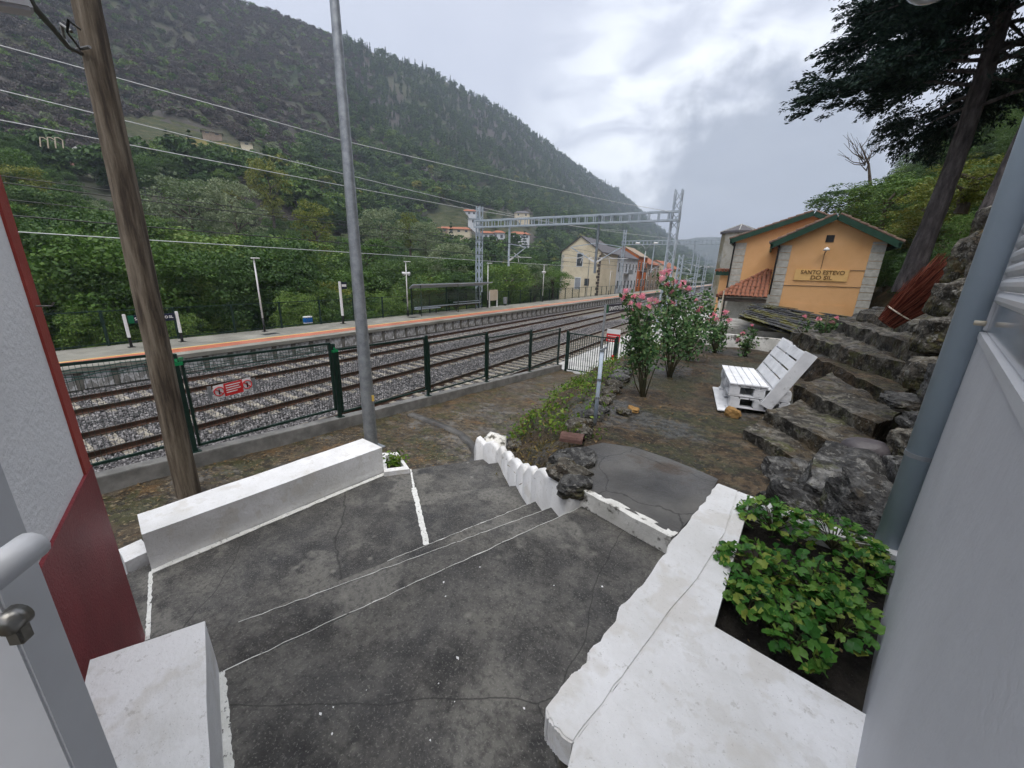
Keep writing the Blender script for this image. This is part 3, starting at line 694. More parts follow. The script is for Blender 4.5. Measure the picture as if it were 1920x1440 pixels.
# painted edges of the three nosings
for l, r, z, sd in ((A0 - Adir * .05, A1, ZL, 1), (B0 + Bd * .1, B1, ZB, 3), (C0 + Cd * .1, C1, ZC, 5)):
    pts = wob(l, r, 40, .010, sd)
    vs = []; fs = []
    d = (r - l).normalized(); n = Vector((d.y, -d.x, 0))
    for i, p in enumerate(pts):
        wv = max(.0006, -.002 + .013 * abs(mnoise.noise(Vector((i * .8, sd, 0)))))
        q = Vector((p[0], p[1], 0))
        vs += [(p[0] - n.x * .003, p[1] - n.y * .003, z - .012), (p[0] - n.x * .003, p[1] - n.y * .003, z + .003), (q.x + n.x * wv, q.y + n.y * wv, z + .003)]
    for i in range(len(pts) - 1): fs += [(i * 3, i * 3 + 3, i * 3 + 4, i * 3 + 1), (i * 3 + 1, i * 3 + 4, i * 3 + 5, i * 3 + 2)]
    MB().add(vs, fs).build('painted_nosing', m_white_line, st)
# terrace on the left, two long treads on the right of the white line
wl0, wl1 = gz(800, 1022, ZT), gz(770, 880, ZT)
ter_poly = [P2(Cl + Vector((.1, -.15, 0))), P2(wl0), P2(wl1), P2(gz(720, 885, ZT)), (-3.55, 2.6), (-3.62, .2), (-2.9, -.6)]
MB().prism(ter_poly, .6, ZT).build('terrace_floor', m_conc_dark, st)
D0, D1 = gz(777, 928, ZT), gz(977, 909, ZT)
E0, E1 = gz(770, 892, ZE), gz(941, 866, ZE)
F0, F1 = gz(766, 881, ZF), gz(913, 860, ZF)
MB().prism([P2(wl0 + Vector((.15, -.1, 0)))] + [P2(D0 + Vector((.03, -.02, 0)))] + wob(D0, D1, 12, .012, 7)[1:] + [P2(C1), P2(C1 + Vector((.2, -.2, 0)))], .6, ZT - .004).build('step', m_conc_dark, st)
MB().prism([P2(D0 + Vector((.25, -.25, 0)))] + wob(E0, E1, 12, .012, 8) + [P2(D1 + Vector((.2, -.15, 0)))], .5, ZE).build('step', m_conc_dark, st)
MB().prism([P2(E0 + Vector((.25, -.25, 0)))] + wob(F0, F1, 12, .012, 9) + [P2(E1 + Vector((.2, -.15, 0)))], .4, ZF).build('step', m_conc_dark, st)
fd = (F1 - F0).normalized(); fn = Vector((-fd.y, fd.x, 0))
for i in range(5):   # the flight goes on down to the path, out of sight below the last edge
    z = ZF - .17 * (i + 1); o_ = fn * (.26 * (i + 1)); o0 = fn * (.26 * i - .05)
    MB().prism([P2(F0 + o0), P2(F0 + o_), P2(F1 + o_), P2(F1 + o0)], .2, z).build('step', m_conc_dark, st)
# white lines painted on the terrace
def strip(p, q, z, w0, w1, name, n=30, seed=0, parent=st, amp=.006):
    pts = wob(p, q, n, amp, seed); d = (Vector(q) - Vector(p)); d.z = 0; d.normalize(); r = Vector((d.y, -d.x))
    vs = []; fs = []
    for i, c in enumerate(pts):
        w = w0 + (w1 - w0) * i / n; w *= 1 + .5 * mnoise.noise(Vector((i * 1.7, seed, 4)))
        vs += [(c[0] - r.x * w / 2, c[1] - r.y * w / 2, z - .03), (c[0] - r.x * w / 2, c[1] - r.y * w / 2, z), (c[0] + r.x * w / 2, c[1] + r.y * w / 2, z), (c[0] + r.x * w / 2, c[1] + r.y * w / 2, z - .03)]
    for i in range(n):
        for k in range(3): fs.append((i * 4 + k, i * 4 + k + 1, i * 4 + k + 5, i * 4 + k + 4))
    return MB().add(vs, fs).build(name, m_white_line, parent)
strip(wl0, gz(776, 915, ZT), ZT + .004, .045, .050, 'painted_line', seed=2)
strip(gz(776, 915, ZT), wl1, ZT + .005, .022, .016, 'painted_line', seed=3)
strip(gz(283, 1072, ZT), gz(277, 1200, ZT), ZT + .004, .022, .022, 'painted_line', seed=4)
strip(gz(283, 1070, ZT) + Vector((.02, 0, 0)), gz(722, 886, ZT) + Vector((.02, 0, 0)), ZT + .005, .05, .05, 'painted_line', seed=5)
strip(gz(413, 1262, ZL), gz(428, 1450, ZL), ZL + .004, .036, .036, 'painted_line', seed=6)

# long white bench wall along the terrace edge
zt = 2.70
bf0, bf1 = gz(285, 1068, ZT), gz(720, 885, ZT)
bb = [P2(bf0), P2(bf1), P2(gz(680, 822, zt)), P2(gz(257, 965, zt))]
me = rough_block([bb[3], bb[0], bb[1], bb[2]], .6, zt, .006, n=14, m=3, sc=3, seed=4)
o = link('white_parapet', me, m_white); tag(o, 'long white painted parapet bench along the left edge of the terrace', 'low wall')
# low return piece between it and the house
r0, r1 = gz(228, 1040, 2.45), gz(272, 1022, 2.45)
me = rough_block([(r0.x - .06, r0.y), (r0.x + .16, r0.y - .02), (r1.x + .14, r1.y), (r1.x - .08, r1.y)], .6, 2.47, .004, n=4, m=2)
o = link('white_kerb', me, m_white); tag(o, 'short low white kerb between the red house corner and the white parapet', 'kerb')
# small white planter with a plant, at the end of the parapet
pc = gz(735, 868, ZT)
ring = []
pa = [gz(716, 850, ZT + .05), gz(745, 848, ZT + .05), gz(768, 880, ZT + .05), gz(720, 886, ZT + .05)]
plt = empty('corner_planter', (pa[0].x, pa[0].y, ZT), 'small white rimmed planter at the end of the white parapet', 'planter')
cen = sum(pa, Vector()) / 4
outer = [P2(p) for p in pa]
mb = MB()
n = 4
for i in range(4):
    p, q = pa[i], pa[(i + 1) % 4]; pi_, qi = p.lerp(cen, .32), q.lerp(cen, .32)
    mb.prism([P2(p), P2(q), P2(qi), P2(pi_)], .9, ZT + .055)
mb.build('rim', m_white, plt)
MB().prism([P2(p.lerp(cen, .3)) for p in pa], .9, ZT - .02).build('soil', m_soil, plt)
rg = np.random.default_rng(12)
c3 = np.array([cen.x, cen.y, ZT + .06]) + rg.normal(size=(150, 3)) * np.array([.07, .07, .05])
V_, F_ = leaves(c3, .05, rg, .3)
fp_ = empty('fern_plant', (cen.x, cen.y, ZT - .02), 'small bushy green plant in the corner planter', 'plant')
o = link('foliage', np_mesh('foliage', V_, F_), m_weed); adopt(o, fp_); tag(o, kind='stuff')

# white scalloped wall down the right side of the stairs
def q4(x, y): return (700 + x / 4.8, 760 + y / 4.8)
base = [(gz(*q4(1880, 902), ZL), 2.93), (gz(*q4(1745, 970), ZL), 3.00), (gz(*q4(1645, 905), ZB), 3.0), (gz(*q4(1490, 853), ZC), 2.86), (gz(*q4(1320, 717), ZT), 2.62), (gz(*q4(1150, 513), ZE), 2.42), (gz(*q4(1015, 480), ZF), 2.36), (gz(893, 861, 2.02), 2.22)]
sw = empty('scalloped_wall', (base[3][0].x, base[3][0].y, ZT), 'thin white wall with a scalloped top following the stairs down', 'wall')
path = [Vector((b_[0].x, b_[0].y)) for b_ in base]; tops = [b_[1] for b_ in base]
path[0] = Vector((A1.x + .01, A1.y + .06)); path[1] = Vector((-.99, 2.52))
L_ = [0]
for i in range(1, len(path)): L_.append(L_[-1] + (path[i] - path[i - 1]).length)
def at_len(s):
    x = np.interp(s, L_, [p.x for p in path]); y = np.interp(s, L_, [p.y for p in path]); return Vector((float(x), float(y)))
scal = [.0, .62, .90, 1.12, 1.36, 1.72, 2.05, 2.28, 2.62, L_[-1]]
N = 150
vs = []; fs = []
for i in range(N + 1):
    s = L_[-1] * i / N; p = at_len(s); d = (at_len(min(s + .03, L_[-1])) - at_len(max(s - .03, 0))).normalized(); r = Vector((d.y, -d.x))
    z = float(np.interp(s, L_, tops))
    for a_, b_ in zip(scal[:-1], scal[1:]):
        if a_ <= s <= b_:
            u = (s - a_) / (b_ - a_); hgt = .045 + .055 * min(1.0, (b_ - a_) / .25)
            if a_ > .3 and a_ < 2.6: z += hgt * (math.sin(PI * (.15 + .85 * u)) ** .7) - .05
            elif a_ >= 2.6: z += .20 * u * (1.0 if u < .75 else (1 - u) / .25)
    t = .045 + .012 * fbm(s * 2, 1)
    z += .008 * fbm(s * 5, 7)
    for ox, zz in ((-t, .8), (-t, z - .03), (-t * .55, z - .004), (t * .55, z), (t, z - .03), (t, .8)): vs.append((p.x + r.x * ox, p.y + r.y * ox, zz))
for i in range(N):
    for k in range(5): fs.append((i * 6 + k, i * 6 + k + 1, i * 6 + k + 7, i * 6 + k + 6))
fs += [(0, 1, 2, 3, 4, 5), tuple(N * 6 + k for k in (5, 4, 3, 2, 1, 0))]
MB().add(vs, fs).build('wall_body', m_white, sw, True)
# painted skirting that follows the treads
pe = at_len(L_[-1]); pd = (path[-1] - path[-2]).normalized()
q = [pe, pe + Vector((.10, .22)), pe + Vector((.30, .30))]
vs = []; fs = []
for i, p in enumerate(q):
    d = (q[min(i + 1, 2)] - q[max(i - 1, 0)]).normalized(); r = Vector((d.y, -d.x)); z = (2.24, 2.40, 2.36)[i]
    for ox, zz in ((-.05, .9), (-.05, z - .02), (.05, z), (.05, .9)): vs.append((p.x + r.x * ox, p.y + r.y * ox, zz))
for i in range(2):
    for k in range(3): fs.append((i * 4 + k, i * 4 + k + 1, i * 4 + k + 5, i * 4 + k + 4))
fs += [(0, 1, 2, 3), (8, 9, 10, 11)]
MB().add(vs, fs).build('return_end', m_white_old, sw, True)

# ------------------------------------------------------------------ garden level
ZG = 3.0
gpts = [P2(gz(1096, 910, ZG + .035)), P2(gz(1268, 1000, ZG + .035)), (0.02, 2.42), (.6, 2.5), (3.2, 3.0), (3.4, 12.5), (-1.2, 12.0), (-1.55, 10.2), (-1.80, 8.2), (-1.83, 6.67), (-1.62, 5.1), (-1.36, 3.85), (-1.20, 3.2), (-1.10, 2.75)]
gd_o = MB().prism(gpts, 1.2, ZG - .005).build('garden', m_earth); tag(gd_o, kind='structure')
def garden_n(x, y): return ZG + .05 * fbm(x * .7, y * .7, 5, 4) + .012 * fbm(x * 5, y * 5, 2, 2) - .01 - (.03 if y < 3.2 else 0)
def inside(x, y, poly):
    c = False; n = len(poly)
    for i in range(n):
        (x1, y1), (x2, y2) = poly[i], poly[(i + 1) % n]
        if (y1 > y) != (y2 > y) and x < (x2 - x1) * (y - y1) / (y2 - y1) + x1: c = not c
    return c
gx_, gy_ = np.linspace(-1.95, 3.3, 60), np.linspace(2.5, 12.2, 100)
V = []; F = []; idx = {}
for j, y in enumerate(gy_):
    for i, x in enumerate(gx_):
        idx[(i, j)] = len(V); V.append((x, y, garden_n(x, y)))
for j in range(len(gy_) - 1):
    for i in range(len(gx_) - 1):
        if inside((gx_[i] + gx_[i + 1]) / 2, (gy_[j] + gy_[j + 1]) / 2, gpts): F.append((idx[(i, j)], idx[(i + 1, j)], idx[(i + 1, j + 1)], idx[(i, j + 1)]))
o = link('garden_soil', np_mesh('garden_soil', V, F, True), m_earth); adopt(o, gd_o)
# cracked concrete apron nearest the landing
ap = wob(gz(1096, 914, ZG + .035), gz(1268, 1003, ZG + .035), 8, .012, 2) + [P2(gz(1330, 935, ZG)), P2(gz(1345, 905, ZG)), P2(gz(1300, 885, ZG)), P2(gz(1250, 865, ZG)), P2(gz(1190, 845, ZG)), P2(gz(1130, 836, ZG)), P2(gz(1090, 845, ZG)), P2(gz(1075, 875, ZG)), P2(gz(1085, 905, ZG))]
o = MB().prism(ap, 2.2, ZG + .035).build('garden_apron', m_garden_conc); tag(o, kind='structure')
e0, e1 = gz(1112, 940, ZL), gz(1246, 1022, ZL)
d = (e1 - e0).normalized(); r = Vector((-d.y, d.x, 0))
a0_, a1_ = gz(1096, 914, ZG + .035), gz(1266, 1002, ZG + .035)
me = rough_block([P2(a0_ - r * .05), P2(a1_ - r * .05), P2(a1_ + r * .03), P2(a0_ + r * .03)], 2.5, ZG + .036, .007, n=24, m=2, sc=9)
o = link('white_riser', me, m_white_old); tag(o, 'dirty white painted riser between the landing and the garden concrete', 'kerb')

# bank from the garden edge down to the path
G = [(-1.0, 2.62, 2.98), (-1.14, 3.0, 2.97), (-1.24, 3.5, 2.98), (-1.4, 4.1, 2.99), (-1.62, 5.1, 3.0), (-1.78, 6.2, 3.0), (-1.84, 7.4, 3.0), (-1.78, 8.8, 3.0), (-1.6, 10.2, 3.0), (-1.4, 12, 3.0), (-1.2, 15.8, 2.6)]
Lw = [(-1.9, 3.4, 2.3), (-2.7, 4.15, 2.05), (-3.3, 4.75, 1.5), (-3.75, 5.4, 1.15), (-4.06, 6.07, .93), (-4.3, 7.2, .85), (-4.6, 8.5, .76), (-4.9, 9.8, .64), (-5.2, 11, .56), (-5.5, 13.4, .36), (-4.9, 16.5, .12)]
gi, li = np.array(G), np.array(Lw)
V = []; F = []; nu, nv = 44, 22
for i in range(nu):
    t = i / (nu - 1) * (len(G) - 1)
    a_ = np.array([np.interp(t, range(len(G)), gi[:, k]) for k in range(3)]); b_ = np.array([np.interp(t, range(len(G)), li[:, k]) for k in range(3)])
    for j in range(nv):
        u = j / (nv - 1); p = a_ * (1 - u) + b_ * u
        p[2] += (.35 * math.sin(PI * u) * (1 if i > 8 else i / 8 - .35)) + (.16 * fbm(p[0] * 1.6, p[1] * 1.6, 2, 4)) * math.sin(PI * min(1, u + .02))
        p[0] += .10 * fbm(p[0] * 2, p[1] * 2, 9, 3) * math.sin(PI * u)
        if u == 1: p[2] -= .15
        V.append(p)
for i in range(nu - 1):
    for j in range(nv - 1): F.append((i * nv + j, (i + 1) * nv + j, (i + 1) * nv + j + 1, i * nv + j + 1))
BANK = np.array(V).reshape(nu, nv, 3)
o = link('bank', np_mesh('bank', V, F, True), m_earth); tag(o, kind='structure')

# ------------------------------------------------------------------ white planter wall with geraniums
ZP = 3.35
pw = empty('white_planter_wall', (.05, 1.6, ZL), 'broad white painted planter wall on the right of the landing', 'planter')
left = [gz(1345, 905, ZP), gz(1322, 938, ZP), gz(1300, 965, ZP), gz(1262, 1010, ZP), gz(1243, 1040, ZP), gz(1205, 1095, ZP), gz(1165, 1135, ZP), gz(1150, 1168, ZP), gz(1105, 1220, ZP), gz(1100, 1237, ZP), gz(1060, 1278, ZP), gz(1022, 1325, ZP), gz(1030, 1352, ZP), gz(1072, 1395, ZP)]
seam = [gz(1385, 920, ZP), gz(1360, 1000, ZP), gz(1310, 1085, ZP), gz(1262, 1140, ZP), gz(1190, 1240, ZP), gz(1130, 1320, ZP), gz(1075, 1393, ZP)]
def fine(pts, n, amp, seed):
    out = []
    for i in range(len(pts) - 1): out += wob(pts[i], pts[i + 1], n, amp, seed + i)[:-1]
    return out + [P2(pts[-1])]
cap = fine(left, 5, .012, 3)[:-1] + fine(seam[::-1], 5, .006, 31)
MB().prism(cap, ZP - .11, ZP).build('painted_cap', m_white, pw, bevel=.006)
inn = [gz(1405, 945, ZP), gz(1340, 1172, ZP), gz(1625, 1337, ZP), gz(1682, 1040, ZP)]
wall_d = (gz(1685, 1025, ZP) - gz(1625, 1335, ZP)); wall_d.z = 0; wall_d.normalize()
wp = gz(1625, 1335, ZP)
def wall_at(y): return wp + wall_d * ((y - wp.y) / wall_d.y)
w_near, w_far = wall_at(-.2), gz(1690, 1024, ZP)
far_edge = [gz(1387, 920, ZP), gz(1470, 950, ZP), gz(1600, 996, ZP), gz(1690, 1030, ZP)]
zt2 = ZP - .006
# three slabs round the opening
MB().prism([P2(p) for p in seam] + [P2(Vector((seam[-1].x + .05, seam[-1].y - .30, 0))), (w_near.x + .05, -.2), P2(inn[2] + Vector((.05, 0, 0))), P2(inn[2]), P2(inn[1]), P2(inn[0]), P2(far_edge[0])], 2.2, zt2).build('painted_top', m_white, pw)
MB().prism([P2(far_edge[0]), P2(inn[0]), P2(inn[3]), P2(far_edge[3])] if False else [P2(inn[0]), P2(inn[3]), P2(far_edge[3] + Vector((.02, .02, 0))), P2(far_edge[2]), P2(far_edge[1]), P2(far_edge[0])], 2.2, zt2 - .002).build('far_rim', m_white, pw)
MB().prism([P2(p) for p in inn], 2.2, ZP - .10).build('soil', m_soil, pw)
# rough stone core showing at the near end under the cap
core = [P2(Vector((p.x + .05, p.y + .02, 0))) for p in left[4:13]] + [P2(Vector((seam[-1].x + .02, seam[-1].y + .03, 0))), P2(seam[3])]
MB().prism(core, 2.2, ZP - .105).build('stone_core', m_lichen, pw)

# ------------------------------------------------------------------ white block by the door
bt = 3.19
bl = [gz(385, 1163, bt), gz(168, 1238, bt), gz(95, 1560, bt), gz(399, 1640, bt)]
me = rough_block([P2(bl[2]), P2(bl[3]), P2(bl[0]), P2(bl[1])], 2.2, bt, .006, n=14, m=4, sc=4, seed=9)
o = link('white_block', me, m_white); tag(o, 'white painted block at the left edge of the landing by the door', 'low wall')

# ------------------------------------------------------------------ house on the left: red corner and plinth
hc = gz(270, 1195, ZT); hd = Vector((.98, -.34, 0)).normalized(); hn = Vector((-hd.y, hd.x, 0))
zpl = 3.58
hl = empty('white_house', (hc.x, hc.y, ZT), 'white rendered house corner with a red band and red plinth, left edge', 'house')
def wall_box(s0, s1, z0, z1, t0, t1, name, mat, par, n=None, amp=.0):
    p = [hc + hd * s0 + hn * t0, hc + hd * s1 + hn * t0, hc + hd * s1 + hn * t1, hc + hd * s0 + hn * t1]
    if n: me = rough_block([P2(x) for x in p], z0, z1, amp, n=n, m=n, sc=12); o = link(name, me, mat); adopt(o, par); return o
    return MB().prism([P2(x) for x in p], z0, z1).build(name, mat, par)
wall_box(.02, 1.75, 1.0, 7.0, -.20, -.008, 'wall', m_render, hl)
wall_box(.0, .115, zpl - .02, 7.0, -.22, .002, 'corner_band', m_red_strip, hl)
wall_box(-.004, 1.45, .8, zpl, -.23, .006, 'red_plinth', m_red, hl)
# end wall of the house towards the railway
MB().prism([P2(hc + hd * .01 - hn * .21), P2(hc + hd * .06 - hn * .21), P2(hc + hd * .06 - hn * 3), P2(hc + hd * .01 - hn * 3)], .8, 7.0).build('end_wall', m_render, hl)
# a small hook on the band
hk = gplane(66, 574, hc, hd)
MB().tube([hk, hk + hn * .05, hk + hn * .06 + Vector((0, 0, .015))], .004, 6).build('wall_hook', m_steel, hl)

# ------------------------------------------------------------------ open door at the left edge
de = gd(117, 1277, .80); dv = Vector((de.x, de.y, 0))
dir_in = Vector((-.72, -.69, 0)).normalized(); dn = Vector((-dir_in.y, dir_in.x, 0))
dr = empty('front_door', (dv.x, dv.y, 2.95), 'open white aluminium front door with lever handle, bottom left', 'door')
def door_box(s0, s1, t0, t1, z0, z1, name, mat, bev=.003):
    p = [dv + dir_in * s0 + dn * t0, dv + dir_in * s1 + dn * t0, dv + dir_in * s1 + dn * t1, dv + dir_in * s0 + dn * t1]
    return MB().prism([P2(x) for x in p], z0, z1).build(name, mat, dr, bevel=bev)
door_box(0, .10, -.03, .03, 2.96, 5.1, 'stile', m_alu)
door_box(.10, .80, -.018, .018, 3.05, 5.0, 'door_panel', m_alu)
door_box(.10, .80, -.03, .03, 2.96, 3.05, 'bottom_rail', m_alu)
# which side the camera is on
side = 1 if (Vector((0, 0, 0)) - dv).dot(dn) > 0 else -1
hp = gplane(30, 1030, dv + dn * (.03 * side), dir_in)
kc = gplane(38, 1150, dv + dn * (.03 * side), dir_in)
MB().tube([kc, kc + dn * (.022 * side)], [.016, .015], 16).build('key_cylinder', m_steel, dr, True)
MB().bar(kc + Vector((0, 0, -.02)), kc + dn * (.018 * side) + Vector((0, 0, -.02)), .018, .035).build('cylinder_tail', m_steel, dr, bevel=.003)
l1 = gd(60, 1022, .66); l2 = gz(-30, 1090, l1.z); ld = (l2 - l1).normalized()
MB().tube([l1 + ld * -.006, l1, l2], [.010, .017, .017], 14).build('lever', m_alu, dr, True)
MB().tube([l2 - ld * .02, dv + dir_in * .06 + Vector((0, 0, l1.z))], .011, 12).build('handle_stem', m_alu, dr, True)
# ------------------------------------------------------------------ house on the right
wn_ = Vector((wall_d.y, -wall_d.x, 0))            # into the house
rh = empty('grey_white_house', (w_far.x, w_far.y, 3.3), 'smooth grey white house wall with a roller shutter window, right edge', 'house')
def rw(along, depth): return wp + wall_d * along + wn_ * depth
AL = 1.20
wz0 = 4.45
def rbox(a0, a1, d0, d1, z0, z1, name, mat, bev=0, par=None):
    return MB().prism([P2(rw(a0, d0)), P2(rw(a1, d0)), P2(rw(a1, d1)), P2(rw(a0, d1))], z0, z1).build(name, mat, par or rh, bevel=bev)
rbox(-2.2, AL, .0, .3, 2.2, wz0 - .02, 'lower_wall', m_render_grey)
rbox(AL - .035, AL, .0, .3, wz0 - .02, 7.5, 'wall_pier', m_render_grey)
rbox(-2.2, AL - .035, .0, .3, 6.0, 7.5, 'upper_wall', m_render_grey)
rbox(-2.2, AL - .036, -.004, .3, wz0 - .019, wz0 + .010, 'window_sill', m_shutter)
wf = rbox(AL - .065, AL - .037, .004, .09, wz0 + .014, 6.0, 'window_frame', m_alu, .004)
rbox(-2.2, AL - .067, .014, .03, wz0 + .012, wz0 + .13, 'window_pane', m_glass_pale)
# shutter slats
z = wz0 + .125; k = 0
sm = None
while z < 5.98:
    a0, a1 = -2.2, AL - .068
    vs = []; prof = [(.022, 0), (.009, .006), (.003, .020), (.003, .034), (.009, .046), (.022, .052)]
    for a_ in (a0, a1):
        for d_, h_ in prof: p = rw(a_, d_); vs.append((p.x, p.y, h_))
    fs = [(i, i + 1, i + 7, i + 6) for i in range(5)] + [tuple(range(6)), tuple(range(11, 5, -1))]
    if sm is None:
        o = MB().add(vs, fs).build('shutter_slat', m_shutter, rh); sm = o.data; o.location.z = z
    else:
        o = link('shutter_slat', sm); adopt(o, rh); o.location = (0, 0, z)
    z += .054
# shutter stay peg
sp = gplane(1849, 607, wp, wall_d)
MB().tube([sp, sp - wn_ * .032 + wall_d * .006], [.011, .010], 10).build('shutter_stay', m_beige, rh, True)
# drainpipe
pc = gz(1667, 1016, ZP)
dp = empty('drainpipe', (pc.x, pc.y, ZP), 'grey blue plastic drainpipe on the corner of the right house', 'drainpipe')
MB().tube([(pc.x, pc.y, ZP - .05), (pc.x, pc.y, 7.5)], .056, 24).build('pipe', m_pvc, dp, True)
for zz in (3.84, 5.6):
    MB().tube([(pc.x, pc.y, zz), (pc.x, pc.y, zz + .022)], .0595, 24).build('clamp', m_galv, dp)
    MB().bar((pc.x + .058, pc.y, zz + .011), (pc.x + .13, pc.y - .03, zz + .011), .02, .02).build('clamp_screw', m_galv, dp)

# ------------------------------------------------------------------ trackside fence on its plinth
FX = -7.65
pln = MB().prism([(FX - .12, -6), (FX + .12, -6), (FX + .12, 16.55), (FX - .12, 16.55)], -.6, lambda x, y: pt(y)).build('fence_plinth', m_conc_mid, bevel=.01)
tag(pln, 'sloping grey concrete plinth under the green trackside fence', 'low wall')
fn_ = empty('trackside_fence', (FX, 7.6, pt(7.6)), 'dark green mesh panel fence on the sloping plinth beside the tracks', 'fence')
fy = [-3.3, -.57, 2.16, 4.87, 7.68, 10.54, 13.59, 16.30]
for i, y in enumerate(fy):
    h = 1.69 if i < 4 else 1.76
    b = MB(); z = pt(y)
    b.box(FX - .035, FX + .035, y - .035, y + .035, z - .05, z + h)
    b.build('post', m_green_metal, fn_, bevel=.006)
    MB().box(FX - .075, FX + .075, y - .075, y + .075, z - .02, z + .012).build('base_plate', m_green_metal, fn_)
    if i in (2, 3):
        MB().bar((FX + .045, y, z + h - .10), (FX - .22, y + .16, z + h - .14), .035, .05).bar((FX, y - .045, z + h - .16), (FX, y + .08, z + h - .16), .11, .05).build('bracket', m_green_bright, fn_)
for i in range(len(fy) - 1):
    y0, y1 = fy[i] + .06, fy[i + 1] - .06
    b0, b1, t0, t1 = pt(y0) + .10, pt(y1) + .21, pt(y0) + 1.55, pt(y1) + 1.70
    fr = MB()
    fr.bar((FX, y0, t0), (FX, y1, t1), .04).bar((FX, y0, b0), (FX, y1, b1), .04).bar((FX, y0 + .02, b0), (FX, y0 + .02, t0), .04).bar((FX, y1 - .02, b1), (FX, y1 - .02, t1), .04)
    f_ = fr.build('panel_frame', m_green_metal, fn_)
    w = MB(); nW = int((y1 - y0) / .055)
    for k in range(1, nW):
        u = k / nW; yy = y0 + (y1 - y0) * u
        w.bar((FX, yy, b0 + (b1 - b0) * u), (FX, yy, t0 + (t1 - t0) * u), .0045)
    for k in range(1, 7):
        u = k / 7; w.bar((FX + .004, y0, b0 + (t0 - b0) * u), (FX + .004, y1, b1 + (t1 - b1) * u), .0045)
    ww = w.build('wire_mesh', m_green_metal, fn_); tag(ww, kind='stuff')
    if i in (1, 2):
        tw = MB()
        for dx, dz in ((-.06, -.06), (-.11, -.12), (-.16, -.18), (-.2, -.24)):
            tw.tube([(FX + dx, y0 + (y1 - y0) * u, t0 + (t1 - t0) * u + dz - .03 * math.sin(PI * u) + .012 * math.sin(u * 40 + dx * 90)) for u in np.linspace(0, 1, 30)], .006, 5)
        tw.build('top_wire', M('teal wire %d' % i, [(.4, (.01, .07, .06)), (.6, (.015, .09, .075))], bump=0), fn_)
# warning sign on the fence
s0, s1 = gx(401, 737, FX + .03), gx(470, 714, FX + .03)
ws = empty('warning_sign', (FX + .03, (s0.y + s1.y) / 2, s0.z), 'small red and white warning sign wired to the trackside fence', 'sign')
wy0, wy1 = s0.y, s1.y; zc = (s0.z + s1.z) / 2 - .02
hh = .115
sl_ = (s1.z - s0.z) / (wy1 - wy0) * .4
def sgn(y0, y1, z0, z1, dx, name, mat):
    zc0, zc1 = zc + sl_ * (y0 - (wy0 + wy1) / 2), zc + sl_ * (y1 - (wy0 + wy1) / 2)
    vs = []
    for x in (FX + .03 + dx, FX + .036 + dx): vs += [(x, y0, zc0 + z0), (x, y1, zc1 + z0), (x, y1, zc1 + z1), (x, y0, zc0 + z1)]
    return MB().add(vs, [(0, 1, 2, 3), (7, 6, 5, 4), (0, 4, 5, 1), (1, 5, 6, 2), (2, 6, 7, 3), (3, 7, 4, 0)]).build(name, mat, ws)
Ls = wy1 - wy0
sgn(wy0, wy1, -hh, hh, 0, 'sign_plate', m_paintwhite)
sgn(wy0 + Ls * .26, wy0 + Ls * .76, -hh, hh, .003, 'red_field', m_signred)
for kk in range(4): sgn(wy0 + Ls * .31, wy0 + Ls * (.70, .66, .70, .6)[kk], hh * (.55 - kk * .36), hh * (.68 - kk * .36), .006, 'text_line', m_paintwhite)
for cy in (.13, .88):
    c = Vector((FX + .044, wy0 + Ls * cy, zc + sl_ * (wy0 + Ls * cy - (wy0 + wy1) / 2)))
    rg_ = MB(); R_ = .075
    rg_.tube([c + Vector((0, math.cos(t) * R_, math.sin(t) * R_)) for t in np.linspace(0, 2 * PI, 21)], .009, 5)
    rg_.bar(c + Vector((0, -.05, .05)), c + Vector((0, .05, -.05)), .014)
    rg_.build('ban_symbol', m_signred, ws)
    MB().bar(c + Vector((-.002, 0, -.05)), c + Vector((-.002, 0, .035)), .018).build('figure', m_black, ws)
for yy in (wy0 - .08, wy1 + .02): MB().bar((FX + .02, yy + .03, zc - hh * 1.1), (FX + .02, yy + .03, zc + hh * .9), .05, .012).build('clip_strip', m_galv, ws)

# ------------------------------------------------------------------ gate
GY = 16.42; gx0, gx1 = -7.28, -4.98
gt = empty('yard_gate', ((gx0 + gx1) / 2, GY, .15), 'dark green vertical bar gate at the foot of the path', 'gate')
ztop = 1.93
for x, w in ((gx0, .10), (gx1 + .02, .11)): MB().box(x - w / 2, x + w / 2, GY - w / 2, GY + w / 2, -.1, ztop + .10).build('gate_post', m_green_metal, gt, bevel=.008)
fr = MB().bar((gx0 + .09, GY, .22), (gx1 - .06, GY, .22), .05).bar((gx0 + .09, GY, ztop), (gx1 - .06, GY, ztop), .05).bar((gx0 + .09, GY, .22), (gx0 + .09, GY, ztop), .05).bar((gx1 - .07, GY, .22), (gx1 - .07, GY, ztop), .05)
fr.build('gate_frame', m_green_metal, gt)
nb = 20
for k in range(1, nb):
    x = gx0 + .09 + (gx1 - gx0 - .16) * k / nb
    MB().bar((x, GY, .24), (x, GY, ztop - .02), .024).build('bar', m_green_metal, gt)
MB().box(gx1 - .14, gx1 - .05, GY - .06, GY + .06, 1.0, 1.2).build('lock_box', m_signred, gt)
for k in range(4):
    x = gx1 + .10 + k * .12
    MB().bar((x, GY + .02, .2), (x, GY + .02, 1.8), .024).build('bar', m_green_metal, gt)
